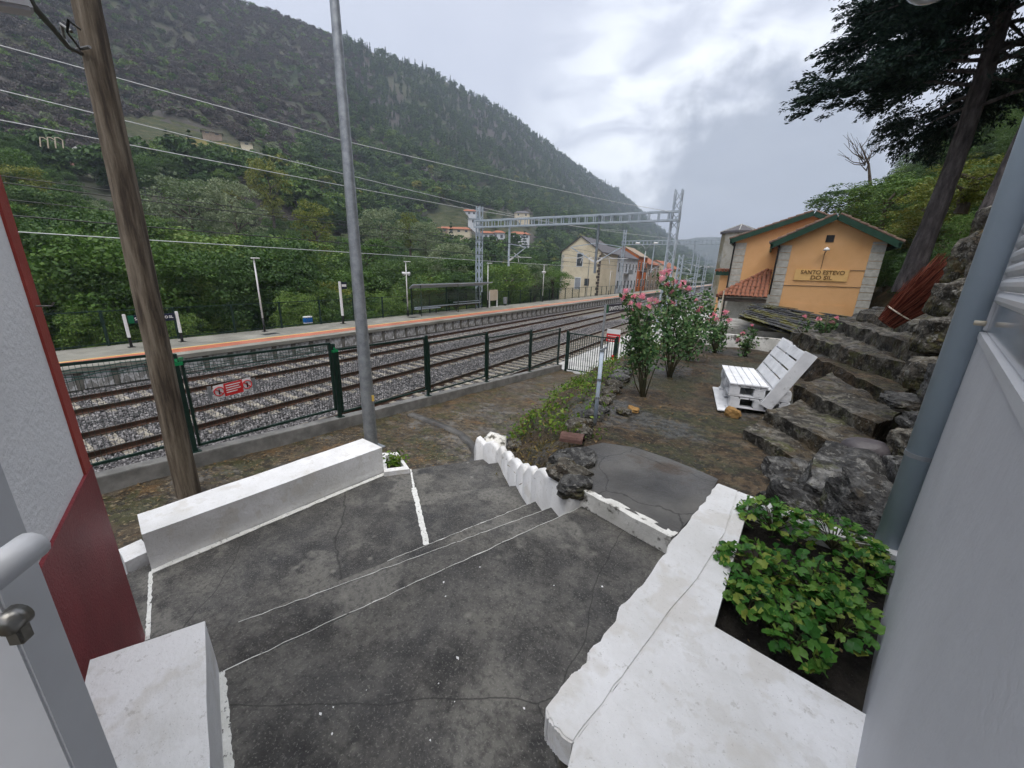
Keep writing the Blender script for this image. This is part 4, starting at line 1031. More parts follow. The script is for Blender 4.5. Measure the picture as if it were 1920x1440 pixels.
# red and white notice board behind the gate
nb_ = gy(1160, 628, 18.5)
nt_ = empty('notice_board', (nb_.x, 18.5, .05), 'red and white notice on a post just behind the gate', 'sign')
a_, c_ = gy(1139, 618, 18.5), gy(1162, 638, 18.5)
MB().box(a_.x, c_.x, 18.47, 18.50, c_.z + .28, a_.z + .05).build('white_board', m_paintwhite, nt_)
MB().box(a_.x, c_.x, 18.46, 18.49, c_.z - .12, c_.z + .27).build('red_board', m_signred, nt_)
for kk in range(3): MB().box(a_.x + .06, c_.x - .06, 18.452, 18.459, c_.z + .15 - kk * .1, c_.z + .18 - kk * .1).build('text_line', m_paintwhite, nt_)
MB().bar((a_.x + .08, 18.52, .0), (a_.x + .08, 18.52, a_.z), .06).build('post', m_galv, nt_)
# station name sign on two posts behind the gate
sy0 = 17.9
pL, pR = gy(1136, 571, sy0), gy(1193, 580, 21.5)
ss = empty('station_name_sign', (pL.x, sy0, .05), 'station name sign on grey posts behind the gate, half hidden by roses', 'sign')
q0, q1 = Vector((pL.x, sy0, 0)), Vector((pR.x, 21.5, 0)); dq = (q1 - q0).normalized(); zs_ = pL.z
for q, m_ in ((q0, 1), (q1, 1)): MB().bar((q.x, q.y, .0), (q.x, q.y, zs_ + .02), .09).build('post', m_galv, ss)
nq = Vector((dq.y, -dq.x, 0))
if nq.dot(-q0) < 0: nq = -nq
L5 = (q1 - q0).length
def sbox(a0, a1, z0, z1, d0, d1, name, mat, par):
    p = [q0 + dq * a0 + nq * d0, q0 + dq * a1 + nq * d0, q0 + dq * a1 + nq * d1, q0 + dq * a0 + nq * d1]
    return MB().prism([P2(x) for x in p], z0, z1).build(name, mat, par)
sbox(.06, L5 - .06, zs_ - .40, zs_ - .02, -.02, .02, 'sign_panel', m_signblue, ss)
sbox(.06, .26, zs_ - .40, zs_ - .02, .021, .026, 'green_end', m_signgreen, ss)
tm = text_mesh('SANTO ESTEVO DO SIL', .26, .004, 'CENTER', .004); tm.materials.append(m_paintwhite)
o = link('lettering', tm)
c = q0 + dq * (L5 * .53) + nq * .03; xd = dq if dq.cross(Vector((0, 0, 1))).dot(nq) > 0 else -dq
o.matrix_world = Matrix(((xd.x, 0, nq.x, c.x), (xd.y, 0, nq.y, c.y), (xd.z, 1, nq.z, zs_ - .22), (0, 0, 0, 1)))
o.location, o.rotation_euler = o.matrix_world.to_translation(), o.matrix_world.to_euler()
k_ = (L5 - .45) / max(.1, (max(v.co.x for v in tm.vertices) - min(v.co.x for v in tm.vertices))); o.scale = (k_, min(1.0, k_), 1)
adopt(o, ss)

# ------------------------------------------------------------------ poles
wb = Vector((-6.70, 1.70, low_z(0, 1.7)))
wpole = empty('timber_utility_pole', wb, 'rough weathered timber utility pole standing beside the path', 'utility pole')
vs = []; fs = []; nr, ns = 60, 18
for i in range(nr + 1):
    u = i / nr; z = wb.z - .2 + u * 7.6; r = .150 - .040 * u
    cx = wb.x + .05 * u + .012 * fbm(z * .6, 1); cy = wb.y + .13 * u + .012 * fbm(z * .6, 5)
    for k in range(ns):
        t = 2 * PI * k / ns; rr = r * (1 + .07 * fbm(math.cos(t) * 1.2, math.sin(t) * 1.2, z * .5, 3) + .035 * fbm(math.cos(t) * 4, math.sin(t) * 4, z * .3, 2))
        vs.append((cx + rr * math.cos(t), cy + rr * math.sin(t), z))
for i in range(nr):
    for k in range(ns): fs.append((i * ns + k, i * ns + (k + 1) % ns, (i + 1) * ns + (k + 1) % ns, (i + 1) * ns + k))
fs += [tuple(range(ns)), tuple(nr * ns + k for k in range(ns))]
MB().add(vs, fs).build('trunk', m_wood_pole, wpole, True)
br = gd(150, 97, 6.85)
MB().tube([br + Vector((.15, .05, .03)), br + Vector((-.05, -.05, .0)), br + Vector((-.10, -.08, .10)), br + Vector((-.06, -.08, .22)), br + Vector((.04, -.04, .15))], .016, 8).build('clamp_hook', m_steel, wpole)
o = MB().tube([gd(152, 100, 6.8), gd(128, 88, 6.2), gd(95, 48, 5.2), gd(60, 8, 4.2), gd(45, -18, 3.6)], .020, 8).build('overhead_cable', m_cable); tag(o, 'thick black overhead cable running from the timber pole to the house', 'cable')
o = MB().tube([gd(150, 92, 6.8), gd(126, 60, 6.1), gd(128, 38, 6.0), gd(150, 55, 6.6)], .010, 8).build('looped_cable', m_cable); tag(o, 'thin looped black cable hanging at the timber pole bracket', 'cable')
# white lamp bracket under the eaves, top left corner
ev = gd(25, 2, 3.0)
o = MB().bar(gd(-60, -8, 3.0), gd(60, 14, 3.0), .10, .05).build('eaves_lamp', m_alu, bevel=.012); tag(o, 'white lamp casing under the eaves, top left corner', 'lamp')
# globe of a lamp, top right corner
c = gd(1760, -42, 2.2)
o_ = bpy.data.meshes.new('lamp_globe'); bm = bmesh.new(); bmesh.ops.create_uvsphere(bm, u_segments=24, v_segments=14, radius=.085); bm.to_mesh(o_); bm.free()
o_.polygons.foreach_set('use_smooth', [True] * len(o_.polygons))
lg = empty('wall_lamp', (c.x, c.y, c.z), 'pale wall lamp globe at the top right corner', 'lamp')
o = link('globe', o_, m_glass_pale); o.location = c; o.scale = (1, 1, .75); adopt(o, lg)
MB().bar(c + Vector((0, 0, .06)), c + Vector((.25, -.1, .12)), .03).build('bracket', m_alu, lg)

lb = Vector((-6.17, 4.55, 1.02))
lp = empty('street_lamp', lb, 'tall galvanised steel lamp post rising behind the white parapet', 'street lamp')
pts = [(lb.x - .012 * u, lb.y - .03 * u, lb.z - .1 + 9.6 * u) for u in np.linspace(0, 1, 24)]
MB().tube(pts, [.128 - .076 * u for u in np.linspace(0, 1, 24)], 20).build('pole', m_galv, lp, True)
MB().box(lb.x - .2, lb.x + .2, lb.y - .2, lb.y + .2, lb.z - .1, lb.z + .08).build('base_plate', m_galv, lp)
st_ = gd(700, 747, math.hypot(lb.x, lb.y) - .12)
MB().bar(st_ + Vector((-.012, 0, -.06)), st_ + Vector((-.012, 0, .06)), .045, .012, upv=(lb.x, lb.y, 0)).build('yellow_sticker', m_yellow, lp)
# pale blue pipe post at the garden edge
bp = gz(1115, 797, ZG)
pp = empty('pipe_post', bp, 'slim pale blue pipe post standing at the garden edge', 'post')
ht = gd(1130, 656, math.hypot(bp.x, bp.y)).z - ZG
MB().tube([bp + Vector((0, 0, -.1)), bp + Vector((0, 0, ht))], .021, 14).build('pipe', m_bluepipe, pp, True)
for f_ in (.38, .62, .99): MB().tube([bp + Vector((0, 0, ht * f_ - .012)), bp + Vector((0, 0, ht * f_ + .012))], .026, 14).build('band', m_galv, pp)
MB().bar(bp + Vector((0, 0, ht - .0)), bp + Vector((.05, .02, ht + .035)), .02).build('hook', m_galv, pp)

# ------------------------------------------------------------------ pallet bench
nf = Vector((-.14, 5.42, ZG)); vW = Vector((-.17, .985, 0)).normalized(); uD = Vector((.985, .17, 0)).normalized()
pb = empty('pallet_bench', nf, 'white bench made of stacked pallets with a slatted leaning back', 'bench')
def pbox(u0, u1, v0, v1, z0, z1, name, j=0.0):
    j1 = random.uniform(-j, j)
    p = [nf + uD * (u0 + j1) + vW * v0, nf + uD * (u1 + j1) + vW * v0, nf + uD * (u1 - j1) + vW * v1, nf + uD * (u0 - j1) + vW * v1]
    return MB().prism([P2(x) for x in p], ZG + z0, ZG + z1).build(name, m_pallet, pb, bevel=.004)
z = .06
W_, D_ = 1.05, .66
for k in range(2):
    of = (0.02, 0)[k]
    for (v0, v1) in ((0, .10), (.48, .58), (.95, 1.05)):
        pbox(of, D_ + of, v0, v1, z, z + .020, 'bottom_board', .004)
        for u0 in (0.0, .27, .54): pbox(of + u0, of + u0 + .12, v0, v1, z + .021, z + .10, 'block', .004)
    for u0 in (0, .27, .54): pbox(of + u0, of + u0 + .12, 0, W_, z + .101, z + .121, 'cross_board', .003)
    nb2 = 6
    for i in range(nb2): pbox(of + i * (D_ / nb2) + .004, of + (i + 1) * (D_ / nb2) - .006, 0, W_, z + .122, z + .142, 'deck_board', .003)
    z += .150
for i in range(5): pbox(-.01 + i * .085, -.01 + i * .085 + .080, -.015, W_ + .01, z, z + .022, 'seat_board', .002)
zseat = z + .022
for v0 in (0.0, .9): pbox(0, .11, v0, v0 + .12, 0, .058, 'foot_block', .004)
pbox(-.09, .14, -.09, 1.05, .045 - .03, .045 - .012, 'ground_board', .02)
pbox(.52, .64, 0.0, .12, 0, .058, 'foot_block', .004); pbox(.52, .64, .9, 1.02, 0, .058, 'foot_block', .004)
# leaning back: a pallet frame tipped backwards
bo = nf + uD * .35 + Vector((0, 0, zseat - .25)); lean = (uD * .42 + Vector((0, 0, .90))).normalized(); bn_ = (Vector((0, 0, 1)) * .42 - uD * .90).normalized()
def bbox(l0, l1, v0, v1, d0, d1, name):
    c = []
    for d_ in (d0, d1):
        for (l, v) in ((l0, v0), (l1, v0), (l1, v1), (l0, v1)): c.append(bo + lean * l + vW * v + bn_ * d_)
    return MB().add(c, [(0, 1, 2, 3), (7, 6, 5, 4), (0, 4, 5, 1), (1, 5, 6, 2), (2, 6, 7, 3), (3, 7, 4, 0)]).build(name, m_pallet, pb, bevel=.004)
bbox(.02, .80, -.035, -.012, -.13, .012, 'side_board'); bbox(.02, .80, 1.06, 1.082, -.13, .012, 'side_board')
for i in range(4): bbox(.26 + i * .136, .26 + i * .136 + .116, -.01, 1.058, -.010, .010, 'back_slat')
for v0 in (0.0, .48, .965): bbox(.05, .79, v0, v0 + .085, -.032, -.012, 'back_stringer')
bbox(.05, .79, .0, .08, -.12, -.034, 'back_block'); bbox(.05, .79, .97, 1.05, -.12, -.034, 'back_block')
# ------------------------------------------------------------------ rock steps on the right of the garden
rs = empty('stone_steps', (.5, 4.6, ZG), 'rough schist slab steps climbing to the right of the pallet bench', 'stairs')
def slab(px4, z, thick, seed, amp=.035, name='slab', mat=None, n=10):
    p = [P2(gz(*q, z)) for q in px4]
    me = rough_block(p, z - thick, z, amp, n=n + 6, m=5, sc=4.2, seed=seed)
    o = link(name, me, mat or m_schist_step); adopt(o, rs); return o
slab([(1398, 806), (1515, 872), (1600, 850), (1450, 768)], 3.10, .35, 1, .03)
slab([(1436, 768), (1592, 852), (1640, 820), (1500, 752)], 3.23, .40, 2, .035)
slab([(1492, 722), (1640, 795), (1690, 775), (1560, 700)], 3.37, .45, 3, .045)
slab([(1500, 660), (1690, 742), (1730, 700), (1560, 640)], 3.41, .50, 4, .05, 'slab', m_earth)
slab([(1482, 622), (1722, 690), (1740, 660), (1530, 606)], 3.66, .55, 5, .06, n=16)
slab([(1568, 600), (1726, 650), (1745, 625), (1610, 586)], 3.88, .6, 6, .06, n=14)
slab([(1610, 585), (1740, 612), (1760, 590), (1640, 575)], 4.05, .6, 16, .07, n=10)
def boulder(px, py, d, size, seed, rot=0, mat=None, par=None, name='boulder', sub=4, amp=.2, boxy=.55, strat=.10, tilt=(0, 0)):
    c = gd(px, py, d); me = rock_mesh(size, seed, sub, amp, boxy, strat)
    o = link(name, me, mat or m_schist); o.location = c; o.rotation_euler = (tilt[0], tilt[1], rot)
    if par is not None: adopt(o, par)
    return o
# bedrock in front of the planter rim
bk = empty('bedrock_outcrop', gd(1560, 930, 3.9), 'dark layered bedrock outcrop between the planter and the stone steps', 'rock')
for (px, py, d, sz, sd, rz) in ((1500, 915, 3.75, (.34, .36, .26), 1, .3), (1590, 915, 3.55, (.36, .40, .34), 2, -.2), (1540, 960, 3.2, (.42, .26, .28), 3, .5), (1640, 960, 3.05, (.30, .26, .32), 4, .1), (1470, 950, 3.3, (.26, .2, .22), 5, .9), (1615, 870, 3.9, (.22, .18, .22), 6, .4)):
    boulder(px, py + 30, d, sz, sd + 40, rz, m_schist, bk, 'rock_layer', 4, .24, .62, .14, (.25, .12))
rb = boulder(1625, 845, 4.0, (.17, .13, .10), 61, .3, M('smooth purple pebble', [(.35, (.05, .044, .048)), (.65, (.085, .075, .08))], scale=4, rough=.5, bump=.1), None, 'round_stone', 4, .06, 0, 0); tag(rb, 'smooth rounded dark stone beside the rock steps', 'stone')
# dry stone retaining wall between the steps and the drainpipe
rw_ = empty('dry_stone_wall', gd(1720, 760, 4.6), 'dry stone wall of big mossy boulders behind the drainpipe', 'wall')
for i, (px, py, d, sz, sd, rz, mt) in enumerate(((1700, 915, 3.7, (.16, .28, .24), 11, .2, m_schist), (1716, 838, 4.0, (.13, .20, .12), 12, .6, m_lichen), (1712, 757, 4.6, (.22, .17, .075), 13, .1, m_schist), (1738, 800, 4.3, (.14, .22, .11), 27, .4, m_schist),
        (1732, 706, 5.0, (.15, .18, .17), 14, .4, m_lichen), (1772, 632, 5.4, (.22, .22, .19), 15, .1, m_lichen), (1800, 560, 6.0, (.22, .22, .20), 17, .3, m_lichen), (1838, 487, 6.5, (.22, .22, .32), 18, .7, m_lichen),
        (1868, 420, 7.0, (.18, .2, .2), 19, .2, m_lichen), (1790, 735, 4.6, (.20, .24, .26), 21, .1, m_schist), (1845, 610, 5.5, (.22, .26, .28), 22, .1, m_lichen), (1690, 985, 3.2, (.12, .12, .12), 23, 0, m_lichen), (1865, 540, 6.2, (.24, .24, .3), 28, .4, m_lichen), (1775, 850, 4.1, (.18, .26, .28), 29, .2, m_schist), (1752, 672, 5.6, (.12, .14, .06), 30, .2, m_lichen), (1850, 700, 4.9, (.22, .3, .34), 31, .3, m_schist))):
    boulder(px, py, d, sz, sd, rz, mt, rw_, 'stone', 4, .20, .62, .04)
# earth packed behind the boulders
ep = [gd(1735, 1000, 3.4), gd(1745, 860, 4.5), gd(1770, 700, 5.6), gd(1800, 600, 6.6), gd(1850, 480, 7.4)]
o = MB().prism([P2(p) for p in ep] + [(3.2, 6.8), (2.2, 3.6), (1.25, 2.75)], 2.4, 3.9).build('earth_core', m_earth, rw_)
# edging stones along the top of the bank
eg = empty('stone_edging', gz(1110, 790, ZG), 'line of loose grey stones edging the garden above the weedy bank', 'stone edging')
for i, (px, py, s_, mt) in enumerate(((1085, 868, .17, m_schist), (1070, 890, .19, m_lichen), (1078, 912, .15, m_schist), (1058, 862, .14, m_schist), (1085, 800, .16, m_lichen), (1108, 778, .15, m_schist), (1125, 770, .12, m_schist), (1132, 752, .14, m_lichen), (1145, 735, .15, m_lichen), (1152, 722, .14, m_lichen), (1160, 712, .17, m_schist), (1142, 745, .10, m_lichen), (1168, 700, .16, m_schist), (1180, 690, .16, m_lichen), (1094, 812, .12, m_lichen))):
    c = gz(px, py, ZG + .02); me = rock_mesh((s_, s_ * .8, s_ * .55), 70 + i, 3, .28, .5, .12)
    o = link('edging_stone', me, mt); o.location = c; o.rotation_euler = (random.uniform(-.3, .3), random.uniform(-.3, .3), random.uniform(0, 3)); adopt(o, eg)
def stone(px, py, z, sz, sd, mat, label, rz=0):
    me = rock_mesh(sz, sd, 3, .3, .5, .1); o = link('loose_stone', me, mat); o.location = gz(px, py, z); o.rotation_euler = (.1, .1, rz); tag(o, label, 'stone'); return o
m_ochre = M('ochre sandstone', [(.35, (.20, .11, .035)), (.65, (.34, .20, .07))], scale=6, rough=.9, bump=.4)
stone(1170, 772, ZG + .03, (.10, .08, .05), 91, m_lichen, 'small grey stone on the soil beside the ochre stone')
stone(1188, 768, ZG + .03, (.075, .06, .04), 92, m_ochre, 'small ochre stone on the soil near the roses')
stone(1375, 775, ZG + .04, (.09, .07, .08), 93, m_ochre, 'mossy ochre stone in front of the pallet bench')
# old ridge tile lying on its side
tp, tq = gz(1052, 822, ZG + .02), gz(1094, 828, ZG + .03)
dd_ = (tq - tp).normalized(); vs = []; fs = []; rr_ = Vector((dd_.y, -dd_.x, 0))
for i in range(2):
    for k in range(9):
        t = PI * k / 8; c = (tp, tq)[i]
        vs.append(c + rr_ * math.cos(t) * .075 + Vector((0, 0, math.sin(t) * .075)))
    for k in range(8, -1, -1):
        t = PI * k / 8; c = (tp, tq)[i]
        vs.append(c + rr_ * math.cos(t) * .058 + Vector((0, 0, math.sin(t) * .058)))
for k in range(18): fs.append((k, (k + 1) % 18, 18 + (k + 1) % 18, 18 + k))
fs += [tuple(range(18)), tuple(range(35, 17, -1))]
o = MB().add(vs, fs).build('ridge_tile', M('old brown tile', [(.35, (.07, .035, .028)), (.65, (.15, .085, .07))], scale=8, rough=.9, bump=.5)); tag(o, 'old brown clay ridge tile lying at the garden edge', 'roof tile')
# rocks of the bank beside the scalloped wall
bkr = empty('bank_rocks', (-1.6, 3.5, 2.5), 'dark mossy rocks in the gully beside the scalloped wall', 'rock')
for i, (px, py, d, s_) in enumerate(((1085, 880, 3.1, (.07, .07, .07)), (1068, 898, 3.05, (.07, .08, .08)), (1092, 918, 2.85, (.05, .06, .05)), (1042, 880, 3.5, (.13, .12, .10)), (1010, 862, 4.2, (.16, .14, .10)), (975, 845, 4.9, (.2, .17, .12)), (1030, 868, 3.8, (.13, .12, .10)), (990, 878, 4.1, (.14, .14, .07)), (950, 830, 5.6, (.18, .2, .12)), (1106, 930, 2.74, (.05, .07, .05)))):
    boulder(px, py, d, s_, 120 + i, i * .7, (m_schist, m_lichen)[i % 2], bkr, 'rock_layer', 4, .3, .5, .1)

# ------------------------------------------------------------------ slate roofed shed and garden wall
sh = empty('slate_shed', (.3, 11.2, ZG), 'low old shed with a mossy slate roof and flaking plaster wall', 'shed')
MB().prism([(-1.05, 11.15), (1.25, 11.15), (2.9, 14.0), (-.75, 14.0)], 2.4, 3.42).build('plaster_wall', M('flaking plaster', [(.35, (.20, .19, .165)), (.55, (.36, .35, .31)), (.7, (.50, .485, .45))], scale=2, rough=.9, bump=.5, bscale=20, layers=[(1.8, .54, .62, (.10, .085, .065), 'noise', .8)]), sh)
e0, e1, e2, e3 = gy(1384, 592, 10.9), gy(1515, 634, 10.9), gy(1640, 601, 14.2), gy(1412, 567, 14.2)
def roofp(u, v): return (e0 * (1 - u) + e1 * u) * (1 - v) + (e3 * (1 - u) + e2 * u) * v
rf = MB().add([e0 - Vector((0, 0, .06)), e1 - Vector((0, 0, .06)), e2 - Vector((0, 0, .06)), e3 - Vector((0, 0, .06))], [(0, 1, 2, 3)]).build('roof_deck', m_slate, sh)
rows, cols = 11, 10
for j in range(rows):
    for i in range(cols):
        u0 = (i + (.5 if j % 2 else 0)) / cols; u1 = min(1.0, u0 + 1.0 / cols - .004); v0 = j / rows; v1 = min(1.02, v0 + 1.55 / rows)
        if u0 >= .99: continue
        if random.random() < .04: continue
        p = [roofp(u0, v0), roofp(u1, v0), roofp(u1, v1), roofp(u0, v1)]
        jz = [random.uniform(0, .02) for _ in range(4)]
        up_ = [.028 + jz[0], .028 + jz[1], .0, .0]
        sk = Vector((random.uniform(-.02, .02), random.uniform(-.04, .03), 0))
        top = [q + Vector((0, 0, h_)) + (sk if k < 2 else Vector()) for k, (q, h_) in enumerate(zip(p, up_))]
        bot = [q - Vector((0, 0, .016)) for q in top]
        MB().add(bot + top, [(3, 2, 1, 0), (4, 5, 6, 7), (0, 1, 5, 4), (1, 2, 6, 5), (2, 3, 7, 6), (3, 0, 4, 7)]).build('slate', m_slate, sh)
gw = rough_block([(-1.15, 10.75), (.95, 10.75), (.95, 10.95), (-1.15, 10.95)], 2.7, 3.30, .02, n=10, m=3, sc=3)
o = link('garden_wall', gw, m_white_old); tag(o, 'low flaking white garden wall behind the small rose bushes', 'wall')
o = link('stone_block', rough_block([P2(gz(1413, 655, ZG)), P2(gz(1440, 655, ZG)), P2(gz(1452, 640, ZG)), P2(gz(1420, 640, ZG))], ZG - .1, ZG + .22, .012, n=4, m=2), m_white); tag(o, 'pale stone block on the ground behind the pallet bench', 'stone')

# broom: a long bundle of red twigs tied with cord, leaning on the rocks
b0, b1 = gd(1672, 598, 7.6), gd(1782, 512, 7.6)
bm_ = empty('twig_bundle', b0, 'big bundle of dark red twigs tied with cord on the rocks', 'twig bundle')
tw = MB(); rg = np.random.default_rng(5); dirb = (b1 - b0); sidev = dirb.cross(Vector((0, 1, 0))).normalized(); dep = dirb.cross(sidev).normalized()
for i in range(1100):
    th = rg.uniform(0, 2 * PI); r0 = math.sqrt(rg.uniform()) * .12; r1 = math.sqrt(rg.uniform()) * .27
    p = b0 + sidev * math.cos(th) * r0 + dep * math.sin(th) * r0 - dirb * rg.uniform(0, .12)
    q = b0 + dirb * rg.uniform(.55, 1.22) + sidev * math.cos(th) * r1 + dep * math.sin(th) * r1
    m1 = p.lerp(q, .5) + Vector(rg.normal(size=3) * .02)
    tw.tube([p, m1, q], [.006, .0045, .002], 3, False)
o = tw.build('twigs', m_broom, bm_); tag(o, kind='stuff')
cc = b0 + dirb * .14
MB().tube([cc + (sidev * math.cos(t) + dep * math.sin(t)) * .155 for t in np.linspace(0, 2 * PI, 25)], .010, 6).build('cord', m_beige, bm_)

# ------------------------------------------------------------------ roses
def rose_flower(rg, r=.05):
    parts_ = []
    n = 0; V = []; F = []
    for ring_, (cnt, rad_, ht_, op) in enumerate(((5, 1.0, .1, .9), (5, .75, .35, .6), (4, .5, .6, .35), (3, .28, .7, .15))):
        for k in range(cnt):
            t = 2 * PI * k / cnt + ring_ * .6 + rg.uniform(-.2, .2); c, s_ = math.cos(t), math.sin(t); w_ = .75 * rad_
            p = [(.15 * c, .15 * s_, 0), (rad_ * c * .8 - w_ * s_ * .6, rad_ * s_ * .8 + w_ * c * .6, .5 * (1 - op) + ht_), (rad_ * c * 1.1, rad_ * s_ * 1.1, .6 * (1 - op) + ht_ + .15), (rad_ * c * .8 + w_ * s_ * .6, rad_ * s_ * .8 - w_ * c * .6, .5 * (1 - op) + ht_)]
            V += [(x * r, y * r, z * r) for x, y, z in p]; F.append((n, n + 1, n + 2, n + 3)); n += 4
    return np_mesh('flower', V, F)
rg = np.random.default_rng(8)
fl_me = []
for i in range(4):
    me = rose_flower(rg); me.materials.append(m_petal); fl_me.append(me)
def rose_bush(px, py, z, tops, label, nleaf, spread, low=.25, leaf=.055, fsz=1.0, trunk=.03):
    b = gz(px, py, z); d = math.hypot(b.x, b.y)
    e_ = empty('rose_bush', b, label, 'rose bush', 'rose bushes along the garden edge')
    stem = MB(); pts = []
    tips = []
    for (tx, ty) in tops:
        p = gd(tx, ty, d + rg.uniform(-.22, .22)); tips.append(p)
    ex = []
    zmax = max(p.z for p in tips)
    for k in range(max(5, len(tops))):
        th = rg.uniform(0, 2 * PI); r_ = spread * rg.uniform(.4, 1.0)
        ex.append(Vector((b.x + math.cos(th) * r_, b.y + math.sin(th) * r_, b.z + (zmax - b.z) * rg.uniform(.45, .9))))
    for p in tips + ex:
        m1 = b.lerp(p, .4) + Vector((rg.normal() * .05, rg.normal() * .05, .05)); m2 = b.lerp(p, .75) + Vector((rg.normal() * .04, rg.normal() * .04, .03))
        stem.tube([b + Vector((rg.normal() * .015, rg.normal() * .015, -.05)), b.lerp(m1, .5) + Vector((rg.normal() * .02, rg.normal() * .02, 0)), m1, m2, p], [trunk * .6, trunk * .45, trunk * .35, trunk * .25, .004], 6)
        ss_ = int(nleaf / len(tips + ex))
        u = low + (1.0 - low) * rg.uniform(0, 1, ss_) ** .85
        A_, B_, C_, D2 = np.array(b), np.array(m1), np.array(m2), np.array(p)
        q = np.where(u[:, None] < .4, A_ + (B_ - A_) * (u[:, None] / .4), np.where(u[:, None] < .75, B_ + (C_ - B_) * ((u[:, None] - .4) / .35), C_ + (D2 - C_) * ((u[:, None] - .75) / .25)))
        q = q + rg.normal(size=(ss_, 3)) * (spread * .24) * (1.15 - u[:, None] * .65)
        pts.append(q)
    stem.tube([b + Vector((0, 0, -.08)), b + Vector((.01, 0, .18)), b + Vector((0, .02, .38))], [trunk * 1.3, trunk, trunk * .7], 8)
    stem.build('stems', m_stem, e_, True)
    V_, F_ = leaves(np.concatenate(pts), leaf, rg, .35, .72, .3)
    o = link('foliage', np_mesh('foliage', V_, F_), m_roseleaf); tag(o, kind='stuff'); adopt(o, e_)
    for i, p in enumerate(tips):
        o = link('flower', fl_me[i % 4]); o.location = p; s_ = fsz * rg.uniform(.7, 1.15); o.scale = (s_, s_, s_); o.rotation_euler = (rg.normal() * .5, rg.normal() * .5, rg.uniform(0, 6)); adopt(o, e_)
    return e_
rose_bush(1205, 745, ZG, [(1178, 549), (1188, 557), (1202, 560), (1185, 587), (1222, 565), (1215, 577), (1183, 572), (1195, 575), (1172, 560)], 'tall rose bush with pink blooms nearest the pale blue post', 1500, .36, .36, .056, 1.15, .018)
rose_bush(1256, 706, ZG, [(1249, 511), (1240, 515), (1250, 537), (1262, 551), (1274, 540), (1257, 571), (1232, 569), (1244, 526), (1265, 530)], 'tallest rose bush with pink blooms, second from the blue post', 1750, .48, .30, .058, 1.35, .020)
rose_bush(1288, 676, ZG, [(1280, 531), (1290, 545), (1305, 565), (1312, 585), (1317, 578)], 'wide rose bush with pink blooms, third from the blue post', 1500, .56, .15, .058, 1.5, .022)
rose_bush(1340, 661, ZG, [(1325, 602), (1337, 593), (1362, 588), (1368, 603), (1345, 600)], 'medium rose bush in front of the white garden wall', 760, .32, .10, .058, 1.6, .03)
rose_bush(1398, 668, ZG, [(1393, 626), (1408, 611), (1385, 640)], 'small sparse rose bush nearest the pallet bench', 330, .20, .15, .06, 1.2, .02)
rose_bush(1543, 628, 3.62, [(1535, 600), (1548, 617), (1567, 598), (1560, 606)], 'low rose bush with pink blooms at the edge of the rock ledge', 330, .18, .05, .05, 1.2, .02)
rose_bush(1508, 634, 3.55, [(1507, 595)], 'single rose stem against the slate shed roof', 70, .06, .3, .05, .9, .015)

# ------------------------------------------------------------------ geraniums in the planter
def geranium_leaf(seed):
    r_ = random.Random(seed); n = 15; V = [(0, 0, -.12)]; F = []
    for k in range(n):
        t = -PI * .86 + 2 * PI * .86 * k / (n - 1); rr = 1 + .12 * math.cos(t * 7) + r_.uniform(-.04, .04)
        V.append((math.sin(t) * rr * .5, math.cos(t) * rr * .5, .07 + .06 * math.cos(t * 5) + r_.uniform(-.02, .02)))
    for k in range(1, n): F.append((0, k, k + 1))
    me = bpy.data.meshes.new('leaf'); me.from_pydata(V, [], F); me.materials.append(m_geran); me.polygons.foreach_set('use_smooth', [True] * len(F)); return me
gl = [geranium_leaf(i) for i in range(5)]
rg = np.random.default_rng(21)
spots = [((1450, 995), .20, 130, 'bushy geranium in the far left corner of the white planter'), ((1560, 1030), .20, 120, 'geranium along the far rim of the white planter'), ((1420, 1090), .19, 125, 'geranium overhanging the left rim of the white planter'),
         ((1520, 1120), .20, 120, 'yellowing geranium in the middle of the white planter'), ((1625, 1095), .14, 60, 'geranium against the house wall in the white planter'), ((1440, 1175), .16, 90, 'geranium at the near left corner of the white planter'), ((1395, 1150), .10, 40, 'geranium tufts in the near left of the white planter'), ((1480, 1230), .10, 36, 'geranium leaning over the near rim of the white planter'), ((1570, 1195), .16, 80, 'sprawling yellowed geranium at the near edge of the white planter'), ((1515, 1262), .06, 14, 'trailing geranium shoot hanging over the near rim of the white planter')]
for (px, py), r_, cnt, lab in spots:
    b = gz(px, py, ZP - .08)
    e_ = empty('geranium', b, lab, 'geranium', 'geraniums in the white planter')
    stems = MB()
    for k in range(cnt):
        th = rg.uniform(0, 2 * PI); rr = r_ * math.sqrt(rg.uniform()); dome = 1 - (rr / r_) ** 2
        p = Vector((b.x + math.cos(th) * rr, b.y + math.sin(th) * rr, ZP - .03 + .10 * dome * rg.uniform(.35, 1.0) + rg.uniform(0, .045)))
        wl = wall_at(p.y)
        if p.x > wl.x - .02: p.x = wl.x - .02 - rg.uniform(0, .05)
        o = link('leaf', gl[k % 5]); s_ = rg.uniform(.028, .052); o.scale = (s_, s_, s_); o.location = p
        o.rotation_euler = (math.cos(th + PI / 2) * .4 + rg.normal() * .35, math.sin(th + PI / 2) * .4 + rg.normal() * .35, rg.uniform(0, 6.3)); adopt(o, e_)
        if k % 3 == 0: stems.tube([b, b.lerp(p, .6) + Vector((0, 0, .02)), p - Vector((0, 0, .006))], .003, 4)
    stems.build('stems', m_stem, e_)
for k in range(14):
    px, py = rg.uniform(1420, 1640), rg.uniform(1020, 1240)
